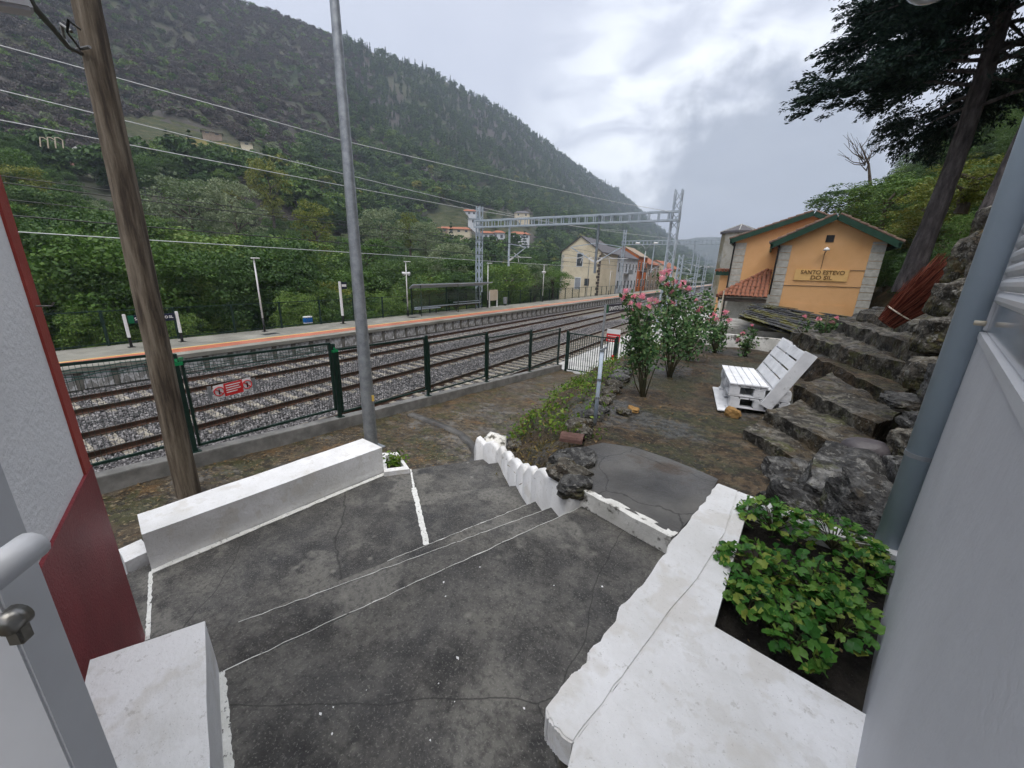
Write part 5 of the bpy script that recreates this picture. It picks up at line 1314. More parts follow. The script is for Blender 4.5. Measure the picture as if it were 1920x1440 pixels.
# dry brown leaves among them
rgd = np.random.default_rng(33)
c = np.array([list(gz(rgd.uniform(1400, 1650), rgd.uniform(1000, 1260), ZP - .06)) for _ in range(40)]); V_, F_ = leaves(c, .022, rgd, .8)
o = link('withered_leaves', np_mesh('withered_leaves', V_, F_), m_dryleaf); tag(o, 'withered brown leaves on the planter soil', 'leaves', kind='stuff')

# ------------------------------------------------------------------ weeds, moss, fallen leaves
rg = np.random.default_rng(14)
c = []
for _ in range(9500):
    i = int(rg.uniform(9, 40)); j = rg.uniform(0, 1) ** 1.0 * 15
    if fbm(i * .25, j * .35, 3, 3) < .03: continue
    p = BANK[i, int(j)] + rg.normal(size=3) * np.array([.08, .12, .01]); p[2] += .02 + abs(rg.normal()) * .05; c.append(p)
V_, F_ = leaves(np.array(c), .05, rg, .2, .5)
o = link('bank_weeds', np_mesh('bank_weeds', V_, F_), m_weed); tag(o, 'bright green weeds growing on the bank below the garden', 'weeds', kind='stuff')
c = []
for _ in range(6000):
    i = int(rg.uniform(1, 43)); j = int(rg.uniform(0, 21))
    p = BANK[i, j] + rg.normal(size=3) * np.array([.08, .1, .005]); p[2] += .01; c.append(p)
V_, F_ = leaves(np.array(c), .045, rg, .5, .25)
o = link('dead_grass', np_mesh('dead_grass', V_, F_), m_moss); tag(o, 'brown moss and dead grass matting the bank', 'grass', kind='stuff')
c = []
for _ in range(9000):
    x, y = rg.uniform(-7.4, -3.2), rg.uniform(4.6, 16.2)
    if fbm(x * .5, y * .5, 1, 3) + rg.normal() * .25 < .05 and x > -7.1: continue
    c.append((x, y, low_n(x, y) + .02))
for _ in range(700):
    y = rg.uniform(-1, 7); x = -7.5 + abs(rg.normal()) * .5; c.append((x, y, low_n(x, y) + .02))
for _ in range(1900):
    x, y = rg.uniform(-1.7, 2.6), rg.uniform(3.0, 11)
    if fbm(x * .8, y * .8, 6, 3) + rg.normal() * .2 < .08: continue
    c.append((x, y, garden_n(x, y) + .008))
V_, F_ = leaves(np.array(c), .034, rg, 2.2, .45, .5)
o = link('fallen_leaves', np_mesh('fallen_leaves', V_, F_), m_dryleaf); tag(o, 'small yellow brown fallen leaves scattered over path and garden', 'leaves', kind='stuff')
# pale blossom specks on the landing
c = []
for _ in range(16):
    p = gz(rg.uniform(480, 1150), rg.uniform(1010, 1420), ZL); c.append((p.x, p.y, ZL + .004))
c = [q for q in c if inside(q[0], q[1], landing_poly)]
V_, F_ = leaves(np.array(c), .012, rg, 4, .7)
o = link('petal_specks', np_mesh('petal_specks', V_, F_), m_paintwhite); tag(o, 'few white petals scattered on the dark landing', 'petals', kind='stuff')
# ------------------------------------------------------------------ station building
stn = empty('station_building', (2.4, 26, .1), 'ochre station building with granite quoins, green eaves and its name on the gable', 'station')
YA, XA0, XA1, EA, AP, XAP = 26.0, .33, 4.56, 6.52, 7.62, 2.42
def gable_block(x0, x1, y0, y1, eave0, eave1, xap, zap, mat, par, name='wall', zb=-.2):
    vs = [(x0, y0, zb), (x1, y0, zb), (x1, y0, eave1), (xap, y0, zap), (x0, y0, eave0), (x0, y1, zb), (x1, y1, zb), (x1, y1, eave1), (xap, y1, zap), (x0, y1, eave0)]
    return MB().add(vs, [(0, 1, 2, 3, 4), (9, 8, 7, 6, 5), (0, 5, 6, 1), (1, 6, 7, 2), (2, 7, 8, 3), (3, 8, 9, 4), (4, 9, 5, 0)]).build(name, mat, par)
def pitched(x0, z0, xap, zap, x1, z1, y0, y1, par, over=.45, tile=m_clay, trim=m_green_trim, tiles=True):
    for (xa, za) in ((x0, z0), (x1, z1)):
        s_ = 1 if xa > xap else -1
        d = Vector((xa - xap, 0, za - zap)).normalized(); e_ = Vector((xa, 0, za)) + d * over; r_ = Vector((xap, 0, zap))
        up_ = Vector((-d.z * s_, 0, d.x * s_)); up_ = up_ if up_.z > 0 else -up_
        vs = []
        for yy in (y0 - .30, y1):
            for b_, h in ((r_, .02), (e_, .02), (e_, .16), (r_, .16)): p = b_ + up_ * h; vs.append((p.x, yy, p.z))
        rf = MB().add(vs, [(0, 1, 2, 3), (7, 6, 5, 4), (0, 4, 5, 1), (1, 5, 6, 2), (2, 6, 7, 3), (3, 7, 4, 0)]).build('roof', tile, par)
        # green barge board on the gable
        vs = []
        for yy in (y0 - .36, y0 - .29):
            for b_, h in ((r_, -.10), (e_ + d * .03, -.12), (e_ + d * .03, .15), (r_, .15)): p = b_ + up_ * h; vs.append((p.x, yy, p.z))
        MB().add(vs, [(0, 1, 2, 3), (7, 6, 5, 4), (0, 4, 5, 1), (1, 5, 6, 2), (2, 6, 7, 3), (3, 7, 4, 0)]).build('barge_board', trim, par)
        # eaves board
        p = e_ + up_ * .0; MB().box(p.x - .05, p.x + .05, y0 - .36, y1, p.z - .12, p.z + .10).build('eaves_board', trim, par)
        if tiles:      # verge tiles along the gable edge
            n_ = int((e_ - r_).length / .36)
            for k in range(n_):
                a_, c_ = r_ + (e_ - r_) * (k / n_), r_ + (e_ - r_) * ((k + 1.12) / n_)
                MB().tube([(a_.x + up_.x * .17, y0 - .27, a_.z + up_.z * .17), (c_.x + up_.x * .20, y0 - .27, c_.z + up_.z * .20)], [.07, .085], 8).build('verge_tile', m_verge, par)
gable_block(XA0, XA1, YA, 44, EA, EA, XAP, AP, m_orange_wall, stn)
pitched(XA0, EA, XAP, AP, XA1, EA, YA, 44, stn)
# main block behind, to the left
YB = 30.0
bL = gy(1379, 461, YB); bA = gy(1521, 404, YB)
gable_block(bL.x, 4.3, YB, 52, 6.95, 7.1, bA.x + .1, 8.30, m_orange_wall, stn, 'main_wall')
pitched(bL.x, 6.95, bA.x + .1, 8.30, 4.3, 7.1, YB, 52, stn, .3)
def quoins(x, y, z0, z1, w, h, side, lab=None):
    k = 0; z = z0
    while z < z1 - .05:
        zz = min(z + h - .022, z1); ww = w
        xa, xb = (x - .012, x + ww) if side > 0 else (x - ww, x + .012)
        MB().box(xa, xb, y - .028, y + .3, z, zz).build('quoin', m_granite, stn, bevel=.008); z += h; k += 1
quoins(XA0, YA, .0, EA - .12, .52, .375, 1); quoins(XA1, YA, .0, EA - .02, .52, .375, -1)
quoins(bL.x, YB, .0, 6.85, .62, .40, 1)
# vent, lamp, name panel, cable, mouldings on the gable
MB().box(2.19, 2.52, YA - .03, YA + .05, 6.50, 6.83).build('vent', m_black, stn)
MB().box(1.23, 3.45, YA - .05, YA + .02, 4.60, 5.17).build('name_panel', m_orange_panel, stn, bevel=.01)
for body, z, in (('SANTO ESTEVO', 5.02), ('DO SIL', 4.76)):
    tm = text_mesh(body, .27, .008, 'CENTER', .003); tm.materials.append(m_letter)
    o = link('lettering', tm); o.location = (2.38, YA - .06, z); o.rotation_euler = (PI / 2, 0, 0)
    wd_ = max(v.co.x for v in tm.vertices) - min(v.co.x for v in tm.vertices); o.scale = ((1.80 if z > 4.9 else .88) / wd_, 1, 1); adopt(o, stn)
lm = MB().tube([(2.30, YA - .02, 6.0), (2.30, YA - .22, 6.12), (2.30, YA - .30, 6.15)], .025, 8).build('lamp_arm', m_galv, stn)
o = MB().tube([(2.30, YA - .30, 6.08), (2.30, YA - .30, 6.16), (2.30, YA - .30, 6.24)], [.14, .12, .03], 12).build('wall_lamp', m_paintwhite, stn, True)
MB().tube([(2.28, YA - .015, 6.0), (2.28, YA - .015, 5.15), (4.2, YA - .015, 5.16)], .012, 5).build('wall_cable', m_brownstone, stn)
MB().tube([(XA0, YA - .02, 4.32), (XA1, YA - .02, 4.36)], .012, 5).build('wall_cable', m_brownstone, stn)
for x0 in (.95, 2.55): MB().box(x0, x0 + 1.25, YA - .03, YA + .02, 2.4, 3.42).build('wall_moulding', m_orange_wall, stn)
# downpipes and gutters
for x, y, z1 in ((XA0 - .04, YA - .10, 6.3), (bL.x - .05, YB - .1, 6.8)):
    MB().tube([(x - .25, y + .05, z1 + .18), (x - .02, y, z1), (x, y, z1 - .15), (x, y, .2)], .045, 10).build('downpipe', m_black, stn, True)
# trackside lean-to with tiled hip canopy
cE0, cE1, cT = gy(1346, 556, 24.6), gy(1438, 559, 24.6), gy(1438, 509, 27.6)
MB().add([cE0, cE1, Vector((cE1.x, cT.y, cT.z)), cE0 + Vector((0, .4, .12))], [(0, 1, 2), (0, 2, 3)]).build('canopy_deck', m_brownstone, stn)
nc, nr_ = 11, 9
tile_me = None
for i in range(nc):
    u = (i + .5) / nc; x = cE0.x + (cE1.x - cE0.x) * u
    for j in range(nr_):
        v = j / nr_
        if v > u * 1.02 + .03: continue
        a_ = Vector((x, cE0.y + (cT.y - cE0.y) * v, cE0.z + (cT.z - cE0.z) * v)); c_ = Vector((x, cE0.y + (cT.y - cE0.y) * (v + 1.15 / nr_), cE0.z + (cT.z - cE0.z) * (v + 1.15 / nr_)))
        dd = c_ - a_
        if tile_me is None:
            vs = []; fs = []
            for s_, rr in ((0, .115), (1, .095)):
                for k in range(7):
                    t = PI * k / 6; vs.append((math.cos(t) * rr, dd.y * s_, dd.z * s_ + math.sin(t) * rr * .9))
            for k in range(6): fs.append((k, k + 1, k + 8, k + 7))
            tile_me = bpy.data.meshes.new('roof_tile'); tile_me.from_pydata(vs, [], fs); tile_me.materials.append(m_clay); tile_me.polygons.foreach_set('use_smooth', [True] * 6)
        o = link('roof_tile', tile_me); o.location = a_ + Vector((random.uniform(-.015, .015), random.uniform(-.03, .03), .02 + .02 * random.random())); adopt(o, stn)
hip = [cE0 + Vector((-.04, 0, .05)), cT + Vector((0, 0, .08))]
for k in range(9): MB().tube([hip[0].lerp(hip[1], k / 9), hip[0].lerp(hip[1], (k + 1.1) / 9)], [.11, .09], 8).build('hip_tile', m_clay, stn)
MB().box(cE0.x, cE1.x, 24.72, 24.8, cE0.z - .22, cE0.z - .02).build('canopy_beam', m_brownstone, stn)
MB().box(cE0.x + .45, XA0, 25.4, 25.8, 0, cE0.z + .2).build('granite_wall', m_granite, stn)
MB().tube([(cE0.x + .18, 24.8, 0), (cE0.x + .18, 24.8, cE0.z - .15)], .13, 14).build('canopy_pillar', m_granite, stn, True)
MB().tube([gy(1358, 545, 23.5), Vector((gy(1358, 545, 23.5).x, 23.5, .0))], .035, 10).build('pale_pole', m_beige, stn)
# little porch on the track side
pr = gy(1347, 505, 31.0)
MB().box(pr.x + .18, bL.x + .05, 31.0, 34, 0, 4.75).build('porch_wall', m_orange_wall, stn)
MB().box(pr.x - .1, bL.x + .02, 30.75, 34.2, 4.75, 5.02).build('porch_eaves', m_green_trim, stn)
for k in range(5): MB().tube([(pr.x - .1 + k * .2, 30.7, 5.06), (pr.x - .1 + k * .2, 34, 5.2)], .08, 8).build('porch_tile', m_clay, stn)

# ------------------------------------------------------------------ water tower behind the station
wt = gd(1376, 500, 62)
tw_ = empty('water_tower', (wt.x, wt.y, 0), 'stained concrete octagonal tower with dark roof behind the station', 'tower')
MB().tube([(wt.x, wt.y, -.5), (wt.x, wt.y, 10.2)], [2.15, 2.15], 8).build('tower_wall', m_towerwall, tw_)
MB().tube([(wt.x, wt.y, 10.15), (wt.x, wt.y, 10.4), (wt.x, wt.y, 11.3)], [2.35, 2.35, .15], 8).build('tower_roof', m_slate_far, tw_)
for k in range(8):
    t = 2 * PI * k / 8; MB().bar((wt.x + 2.36 * math.cos(t), wt.y + 2.36 * math.sin(t), 10.42), (wt.x, wt.y, 11.35), .10).build('roof_rib', m_conc_pale, tw_)
    MB().bar((wt.x + 2.07 * math.cos(t), wt.y + 2.07 * math.sin(t), 0), (wt.x + 2.07 * math.cos(t), wt.y + 2.07 * math.sin(t), 10.15), .10).build('corner_rib', m_conc_pale, tw_)

# ------------------------------------------------------------------ catenary gantries
def lattice(a, b, w, d, n, mat, name, par, leg=.09, br_=.05, axis=(1, 0, 0)):
    a, b = Vector(a), Vector(b); ax = (b - a).normalized(); u = Vector(axis); u = (u - ax * u.dot(ax)).normalized(); v = ax.cross(u)
    m = MB(); cs = [(-w / 2, -d / 2), (w / 2, -d / 2), (w / 2, d / 2), (-w / 2, d / 2)]
    for (p, q) in cs: m.bar(a + u * p + v * q, b + u * p + v * q, leg)
    L = (b - a).length
    for i in range(n):
        p0, p1 = a + ax * (L * i / n), a + ax * (L * (i + 1) / n)
        for k in range(4):
            c0, c1 = cs[k], cs[(k + 1) % 4]
            if i % 2: c0, c1 = c1, c0
            m.bar(p0 + u * c0[0] + v * c0[1], p1 + u * c1[0] + v * c1[1], br_)
    return m.build(name, mat, par)
def vbeam(a, b, h, d, n, mat, name, par):
    a, b = Vector(a), Vector(b); ax = (b - a).normalized(); v = Vector((-ax.y, ax.x, 0)); m = MB(); L = (b - a).length
    for s_ in (-1, 1):
        for z in (0, h): m.bar(a + v * (s_ * d / 2) + Vector((0, 0, z)), b + v * (s_ * d / 2) + Vector((0, 0, z)), .10, .13)
        for i in range(n + 1):
            p = a + ax * (L * i / n) + v * (s_ * d / 2); m.bar(p, p + Vector((0, 0, h)), .09, .07, upv=ax)
    for i in range(n):
        p, q = a + ax * (L * i / n), a + ax * (L * (i + 1) / n)
        for z in (0, h): m.bar(p + v * (d / 2 * (1 if i % 2 else -1)) + Vector((0, 0, z)), q - v * (d / 2 * (1 if i % 2 else -1)) + Vector((0, 0, z)), .05)
    return m.build(name, mat, par)
m_ins = M('white insulator', [(.4, (.62, .62, .62)), (.6, (.70, .70, .70))], bump=0, rough=.4)
def cantilever(root, x, y, zc, reach, par):
    """bracket arms that carry the wires: tube, stay and registration arm"""
    a = Vector((x, y, zc + 1.75)); b = Vector((x, y, zc + .15)); tip = Vector((x + reach, y - .1, zc + 1.30))
    m = MB()
    m.bar(a, tip + Vector((0, 0, .15)), .055).bar(b, tip + Vector((reach * .05, 0, .12)), .075)
    m.build('bracket_arm', m_galv_far, par)
    MB().bar(b, b.lerp(tip, .30), .13).build('insulator', m_ins, par)
    MB().bar(Vector((x - reach * .15, y, zc + .55)), Vector((x + reach * 1.35, y, zc + .50)), .05).build('registration_arm', m_ins, par)
    MB().bar(Vector((x + reach * .55, y, zc + .55)), Vector((x + reach * .62, y, zc + .05)), .035).bar(Vector((x + reach * .3, y, zc + .9)), Vector((x + reach * .75, y, zc + .45)), .035).build('steady_arm', m_ins, par)
def gantry(y, xl, xr, zb, h, ztopl, ztopr, drops, label, nL=14, nB=26, zbaseR=0.0, vis=1.0):
    g_ = empty('catenary_gantry', ((xl + xr) / 2, y, 0), label, 'gantry', 'overhead line gantries across the tracks')
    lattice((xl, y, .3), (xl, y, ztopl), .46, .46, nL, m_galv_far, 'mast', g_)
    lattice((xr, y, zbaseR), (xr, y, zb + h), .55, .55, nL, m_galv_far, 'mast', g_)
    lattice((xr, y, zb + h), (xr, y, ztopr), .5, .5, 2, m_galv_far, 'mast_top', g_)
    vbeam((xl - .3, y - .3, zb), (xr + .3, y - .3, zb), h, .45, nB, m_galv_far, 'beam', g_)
    for (x, zl, re) in drops:
        MB().tube([(x, y - .3, zb + h + .05), (x, y - .3, zl)], .11, 10).build('drop_post', m_galv_far, g_)
        cantilever(None, x, y - .3, 5.35, re, g_)
    return g_
gantry(33.9, -25.75, -6.75, 8.70, .62, 10.7, 10.9, [(-21.85, 5.0, 1.9), (-12.81, 4.6, 2.1), (-12.81, 4.6, -2.3)], 'nearer overhead line gantry spanning the tracks beside the shelter')
gantry(83.4, -26.0, -6.4, 10.35, .7, 13.2, 11.4, [(-19.8, 5, 1.8), (-12.4, 5, -1.9)], 'farther overhead line gantry with a double lamp before it', 12, 28)
# single masts farther along
for i, (px, py0, py1, d) in enumerate(((1302, 533, 468, 112), (1338, 528, 470, 150), (1268, 545, 478, 66), (1318, 530, 474, 130))):
    b = gz(px, py0, 0); t_ = gd(px + 6, py1, math.hypot(b.x, b.y))
    b = gd(px, py0, d); t_ = gd(px + 8, py1, d)
    e_ = empty('catenary_mast', (b.x, b.y, 0), ('lattice catenary mast with bracket arms beyond the second gantry', 'far lattice catenary mast in front of the distant bank', 'lattice mast with bracket arms seen through the right gantry mast', 'slender lattice mast between the two far masts')[i], 'mast', 'overhead line masts')
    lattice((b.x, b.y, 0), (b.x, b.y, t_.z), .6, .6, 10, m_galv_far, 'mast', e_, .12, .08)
    cantilever(None, b.x, b.y, t_.z - 4.2, 3.0 * (1 if i else -1), e_); cantilever(None, b.x, b.y + 2, t_.z - 4.4, 2.6, e_)
# ------------------------------------------------------------------ wires
def wire(pts, r, mat, label):
    o = MB().tube(pts, r, 4, False).build('overhead_wire', mat); tag(o, label, 'wire', 'overhead wires along the railway'); return o
def span(x0, z0, x1, z1, y0, y1, sag=0, n=16):
    return [(x0 + (x1 - x0) * u, y0 + (y1 - y0) * u, z0 + (z1 - z0) * u - sag * 4 * u * (1 - u)) for u in np.linspace(0, 1, n)]
wire(span(-26.0, 10.62, -25.75, 10.65, -40, 33.9, .05) + span(-25.75, 10.65, -26, 13.1, 33.9, 83.4, .5)[1:], .020, m_wire, 'pale feeder wire on top of the left gantry mast')
wire(span(-26.3, 9.0, -25.6, 10.25, -40, 33.9, .20) + span(-25.6, 10.3, -12.6, 9.6, 33.9, 60, .2)[1:], .020, m_wire, 'second pale feeder wire just under the topmost one')
w1 = [gx(-30, 77, -22.5), gx(0, 85, -22.2)]
wire([gx(-60, 68, -22.5), gx(0, 85, -22.2), gx(640, 263, -19.6), gx(960, 338, -15.5), gx(1150, 378, -11.0), gx(1262, 398, -6.9)], .016, m_wire, 'highest thin wire slanting across to the right gantry mast')
for k, (x, zc, zm, lab) in enumerate(((-18.42, 5.25, 6.55, 'far'), (-14.2, 5.45, 6.55, 'middle'))):
    wire(span(x, zc, x, zc, -40, 240, 0, 6), .014, m_wire if k == 0 else m_cable, 'contact wire above the %s track' % lab)
    wire(span(x, zm, x, zm, -26, 33.9, .45) + span(x, zm, x, zm, 33.9, 83.4, .35)[1:] + span(x, zm, x, zm + .3, 83.4, 140, .4)[1:], .012, m_cable, 'dark carrier wire above the %s track' % lab)
    for yy in np.arange(-20, 80, 7.0):
        pass
wire(span(-14.4, 6.35, -14.2, 6.35, -26, 33.9, .1), .010, m_cable, 'second dark carrier wire above the middle track')
# small looped marker on the wire
lc = gx(103, 268, -25.9)
ml = empty('wire_loop_marker', lc, 'pale looped spiral hanging on the upper left wire', 'wire marker')
for dxp in (-14, 0, 14):
    a_, b_, c_ = gx(88 + dxp + 2, 275, -25.9), gx(95 + dxp, 258, -25.9), gx(105 + dxp, 278, -25.9)
    MB().tube([a_, a_.lerp(b_, .7) + Vector((0, -.05, .1)), b_, c_.lerp(b_, .6) + Vector((0, .08, .08)), c_], .022, 5).build('loop', m_beige, ml)

# ------------------------------------------------------------------ far platform furniture
def plat_sign(y0, y1, x, label, name='station_name_sign'):
    e_ = empty(name, (x, (y0 + y1) / 2, PZ), label, 'sign')
    for y in (y0, y1):
        MB().box(x - .06, x + .06, y - .05, y + .05, PZ + .45, PZ + 1.50).build('post', m_paintwhite, e_, bevel=.01); MB().box(x - .05, x + .05, y - .045, y + .045, PZ, PZ + .45).build('post_base', m_black, e_)
        MB().box(x - .14, x + .14, y - .12, y + .12, PZ, PZ + .02).build('base_plate', m_black, e_)
    MB().box(x - .03, x + .03, y0 + .10, y1 - .10, PZ + 1.08, PZ + 1.43).build('sign_panel', m_signblue, e_)
    MB().box(x + .031, x + .036, y0 + .10, y0 + .30, PZ + 1.08, PZ + 1.43).build('green_end', m_signgreen, e_)
    tm = text_mesh('SANTO ESTEVO DO SIL', .20, .004, 'CENTER', .004); tm.materials.append(m_paintwhite); o = link('lettering', tm)
    wd_ = max(v.co.x for v in tm.vertices) - min(v.co.x for v in tm.vertices)
    o.location = (x + .038, (y0 + y1) / 2 + .08, PZ + 1.26); o.rotation_euler = (PI / 2, 0, PI / 2); o.scale = ((y1 - y0 - .5) / wd_, .85, 1); adopt(o, e_)
    return e_
plat_sign(5.37, 7.27, -24.1, 'station name sign on the far platform, behind the timber pole')
plat_sign(88, 93, -5.6, 'far station name sign beside the tracks by the station porch')
def plat_lamp(x, y, h, label, arm=.45, horns=False, base=.8, white=m_paintwhite):
    e_ = empty('platform_lamp', (x, y, PZ), label, 'lamp post', 'lamp posts along the far platform')
    MB().tube([(x, y, PZ + base), (x, y, PZ + h)], [.05, .038], 10).build('pole', m_paintwhite if white else m_galv_far, e_, True)
    MB().tube([(x, y, PZ), (x, y, PZ + base)], .055, 10).build('pole_base', m_black, e_, True)
    MB().box(x - .12, x + .12, y - .12, y + .12, PZ, PZ + .02).build('base_plate', m_black, e_)
    MB().box(x - .1, x + arm, y - .13, y + .13, PZ + h, PZ + h + .06).build('lamp_head', m_paintwhite, e_, bevel=.015)
    if horns:
        for s_ in (-1, 1): MB().tube([(x, y + s_ * .08, PZ + h - .85), (x, y + s_ * .30, PZ + h - .92)], [.06, .17], 10).build('loudspeaker', m_paintwhite, e_, True)
    return e_
plat_lamp(-24.49, 11.35, 4.12, 'platform lamp post left of the galvanised lamp post')
b = gz(765, 590, PZ); plat_lamp(-24.6, gx(765, 590, -24.6).y, gx(758, 491, -24.6).z - PZ, 'platform lamp post with loudspeakers at the shelter', horns=True)
plat_lamp(-24.7, gx(914, 577, -24.7).y, gx(915, 494, -24.7).z - PZ, 'platform lamp post just right of the left gantry mast')
plat_lamp(-24.8, gx(1017, 562, -24.8).y, gx(1020, 497, -24.8).z - PZ, 'platform lamp post with loudspeakers left of the cream building', horns=True)
for k, (px, py) in enumerate(((1146, 500), (1214, 505))):
    p = gx(px, py, -24.9); plat_lamp(-24.9, p.y, 4.3, ('platform lamp post in front of the white house', 'platform lamp post beyond the orange house')[k])
for k, (px, y_) in enumerate(((1268, 125), (1279, 135), (1291, 150))):
    p = gy(px, 500, y_); plat_lamp(p.x, y_, 4.8, ('far lamp post left of three beyond the second gantry', 'far lamp post middle of three beyond the second gantry', 'far lamp post right of three beyond the second gantry')[k])
# totem post
yT = 16.45
tt = empty('platform_totem', (-24.32, yT, PZ), 'white and dark sign post on the far platform left of the lamp post', 'sign post')
MB().box(-24.40, -24.26, yT - .06, yT + .06, PZ + .55, PZ + 2.85).build('post', m_paintwhite, tt, bevel=.01)
MB().box(-24.38, -24.28, yT - .05, yT + .05, PZ, PZ + .55).build('post_base', m_black, tt)
MB().box(-24.36, -24.30, yT + .07, yT + .52, PZ + 2.35, PZ + 2.80).build('flag_panel', m_signblue, tt)
MB().box(-24.298, -24.294, yT + .12, yT + .47, PZ + 2.50, PZ + 2.66).build('arrow_mark', m_paintwhite, tt)
MB().box(-24.5, -24.2, yT - .14, yT + .14, PZ, PZ + .02).build('base_plate', m_black, tt)
# blue and white cool box
p = gz(578, 607, PZ)
cb = empty('cool_box', p, 'blue cool box with white lid and base against the platform fence', 'cool box')
MB().box(p.x - .16, p.x + .16, p.y - .24, p.y + .24, PZ, PZ + .10).build('base', m_paintwhite, cb, bevel=.01); MB().box(p.x - .16, p.x + .16, p.y - .25, p.y + .25, PZ + .10, PZ + .42).build('body', m_bluebox, cb, bevel=.015); MB().box(p.x - .165, p.x + .165, p.y - .255, p.y + .255, PZ + .42, PZ + .50).build('lid', m_paintwhite, cb, bevel=.015)
# shelter
SY0, SY1 = 23.3, 33.0
sh_ = empty('platform_shelter', (-24.6, 28, PZ), 'open platform shelter with a flat pale roof and dark green back', 'shelter')
MB().add([(-25.15, SY0 + .1, 2.86), (-23.75, SY0 - .8, 3.22), (-23.75, SY1 + .6, 3.32), (-25.15, SY1 + .5, 2.96), (-25.15, SY0 + .1, 2.93), (-23.75, SY0 - .8, 3.30), (-23.75, SY1 + .6, 3.40), (-25.15, SY1 + .5, 3.03)], [(3, 2, 1, 0), (4, 5, 6, 7), (0, 1, 5, 4), (1, 2, 6, 5), (2, 3, 7, 6), (3, 0, 4, 7)]).build('roof', m_galv_far, sh_)
for y in (SY0 + .3, 28.0, SY1): MB().box(-25.14, -25.04, y - .05, y + .05, PZ, 2.95).build('back_post', m_green_metal, sh_)
for y in (SY0 + .2, 28.2): MB().tube([(-23.85, y, PZ), (-23.85, y, 3.2)], .035, 8).build('front_post', m_green_metal, sh_)
for y0, y1 in ((SY0 + .4, 27.9), (28.1, SY1 - .1)): MB().box(-25.11, -25.09, y0, y1, PZ + .35, 2.7).build('back_pane', m_greenglass, sh_)
pb2 = empty('platform_bench', (-24.75, 28, PZ), 'long pale metal bench inside the platform shelter', 'bench')
MB().box(-24.95, -24.55, SY0 + .4, 26.6, PZ + .45, PZ + .53).build('seat', m_galv_far, pb2, bevel=.01)
MB().box(-24.9, -24.75, SY0 + .4, SY1, PZ + .58, PZ + .66).build('lean_rail', m_galv_far, pb2)
MB().box(-24.80, -24.70, 28.6, SY1 - .4, PZ + .80, PZ + .86).build('arm_rail', m_galv_far, pb2)
for y in (24.2, 26.2, 29, 32): MB().bar((-24.75, y, PZ), (-24.75, y, PZ + .5), .06).build('leg', m_black, pb2)
# information board and bin
yI = gx(925, 560, -24.6).y
ib = empty('information_board', (-24.6, yI, PZ), 'beige information board on legs beside the gantry mast', 'notice board')
MB().box(-24.65, -24.55, yI - .75, yI + .75, PZ + .72, PZ + 1.85).build('board', m_beige, ib, bevel=.02)
for s_ in (-.72, .72): MB().bar((-24.6, yI + s_, PZ), (-24.6, yI + s_, PZ + 1.7), .10).build('leg', m_paintwhite, ib)
yN = yI + 2.5
bi = empty('litter_bin', (-24.7, yN, PZ), 'grey litter bin on the far platform beside the information board', 'bin')
MB().tube([(-24.7, yN, PZ + .25), (-24.7, yN, PZ + .95)], [.22, .25], 12).build('bucket', m_galv, bi); MB().bar((-24.7, yN, PZ), (-24.7, yN, PZ + .3), .08).build('foot', m_black, bi)
# platform fence
pf = empty('platform_fence', (PX0 + .1, 30, PZ), 'dark green mesh fence along the back of the far platform', 'fence')
FXp = PX0 + .08
ys_f = list(np.arange(-3.0, 124, 2.62))
pm_ = None
for i, y in enumerate(ys_f):
    if pm_ is None: o = MB().box(-.045, .045, -.045, .045, 0, 1.62).build('post', m_green_metal); pm_ = o.data
    else: o = link('post', pm_)
    o.location = (FXp, y, PZ); adopt(o, pf)
MB().bar((FXp, -3, PZ + 1.58), (FXp, 124, PZ + 1.58), .045).bar((FXp, -3, PZ + .10), (FXp, 124, PZ + .10), .045).build('rail', m_green_metal, pf)
w = MB()
for y in np.arange(-3, 60, .12): w.bar((FXp, y, PZ + .1), (FXp, y, PZ + 1.58), .006)
for z in np.arange(.3, 1.5, .2): w.bar((FXp, -3, PZ + z), (FXp, 60, PZ + z), .006)
o = w.build('wire_mesh', m_green_metal, pf); tag(o, kind='stuff')
# tall double armed lamp beyond the roses
dl = gy(1212, 458, 58)
e_ = empty('double_lamp', (dl.x, 58, PZ if dl.x < -20.7 else 0), 'tall street lamp with two curved arms before the second gantry', 'street lamp')
MB().tube([(dl.x, 58, .2), (dl.x, 58, dl.z - .9)], [.10, .07], 10).build('pole', m_galv, e_, True)
for s_ in (-1, 1):
    MB().tube([(dl.x, 58, dl.z - 1.0), (dl.x + s_ * .15, 58, dl.z - .5), (dl.x + s_ * .7, 58, dl.z), (dl.x + s_ * 1.1, 58, dl.z + .1)], .05, 8).build('arm', m_galv, e_, True)
    MB().tube([(dl.x + s_ * 1.0, 58, dl.z + .12), (dl.x + s_ * 1.5, 58, dl.z + .16)], [.14, .10], 8).build('lamp_head', m_paintwhite, e_, True)
# flag like marker post behind the roses
p = gy(1213, 600, 17.5)
e_ = empty('track_marker', (p.x, 17.5, .05), 'dark bent marker panel on a post behind the roses', 'marker')
MB().bar((p.x, 17.5, 0), (p.x, 17.5, p.z), .05).build('post', m_galv, e_); MB().box(p.x - .12, p.x + .2, 17.46, 17.52, p.z - .55, p.z + .2).build('panel', m_black, e_)
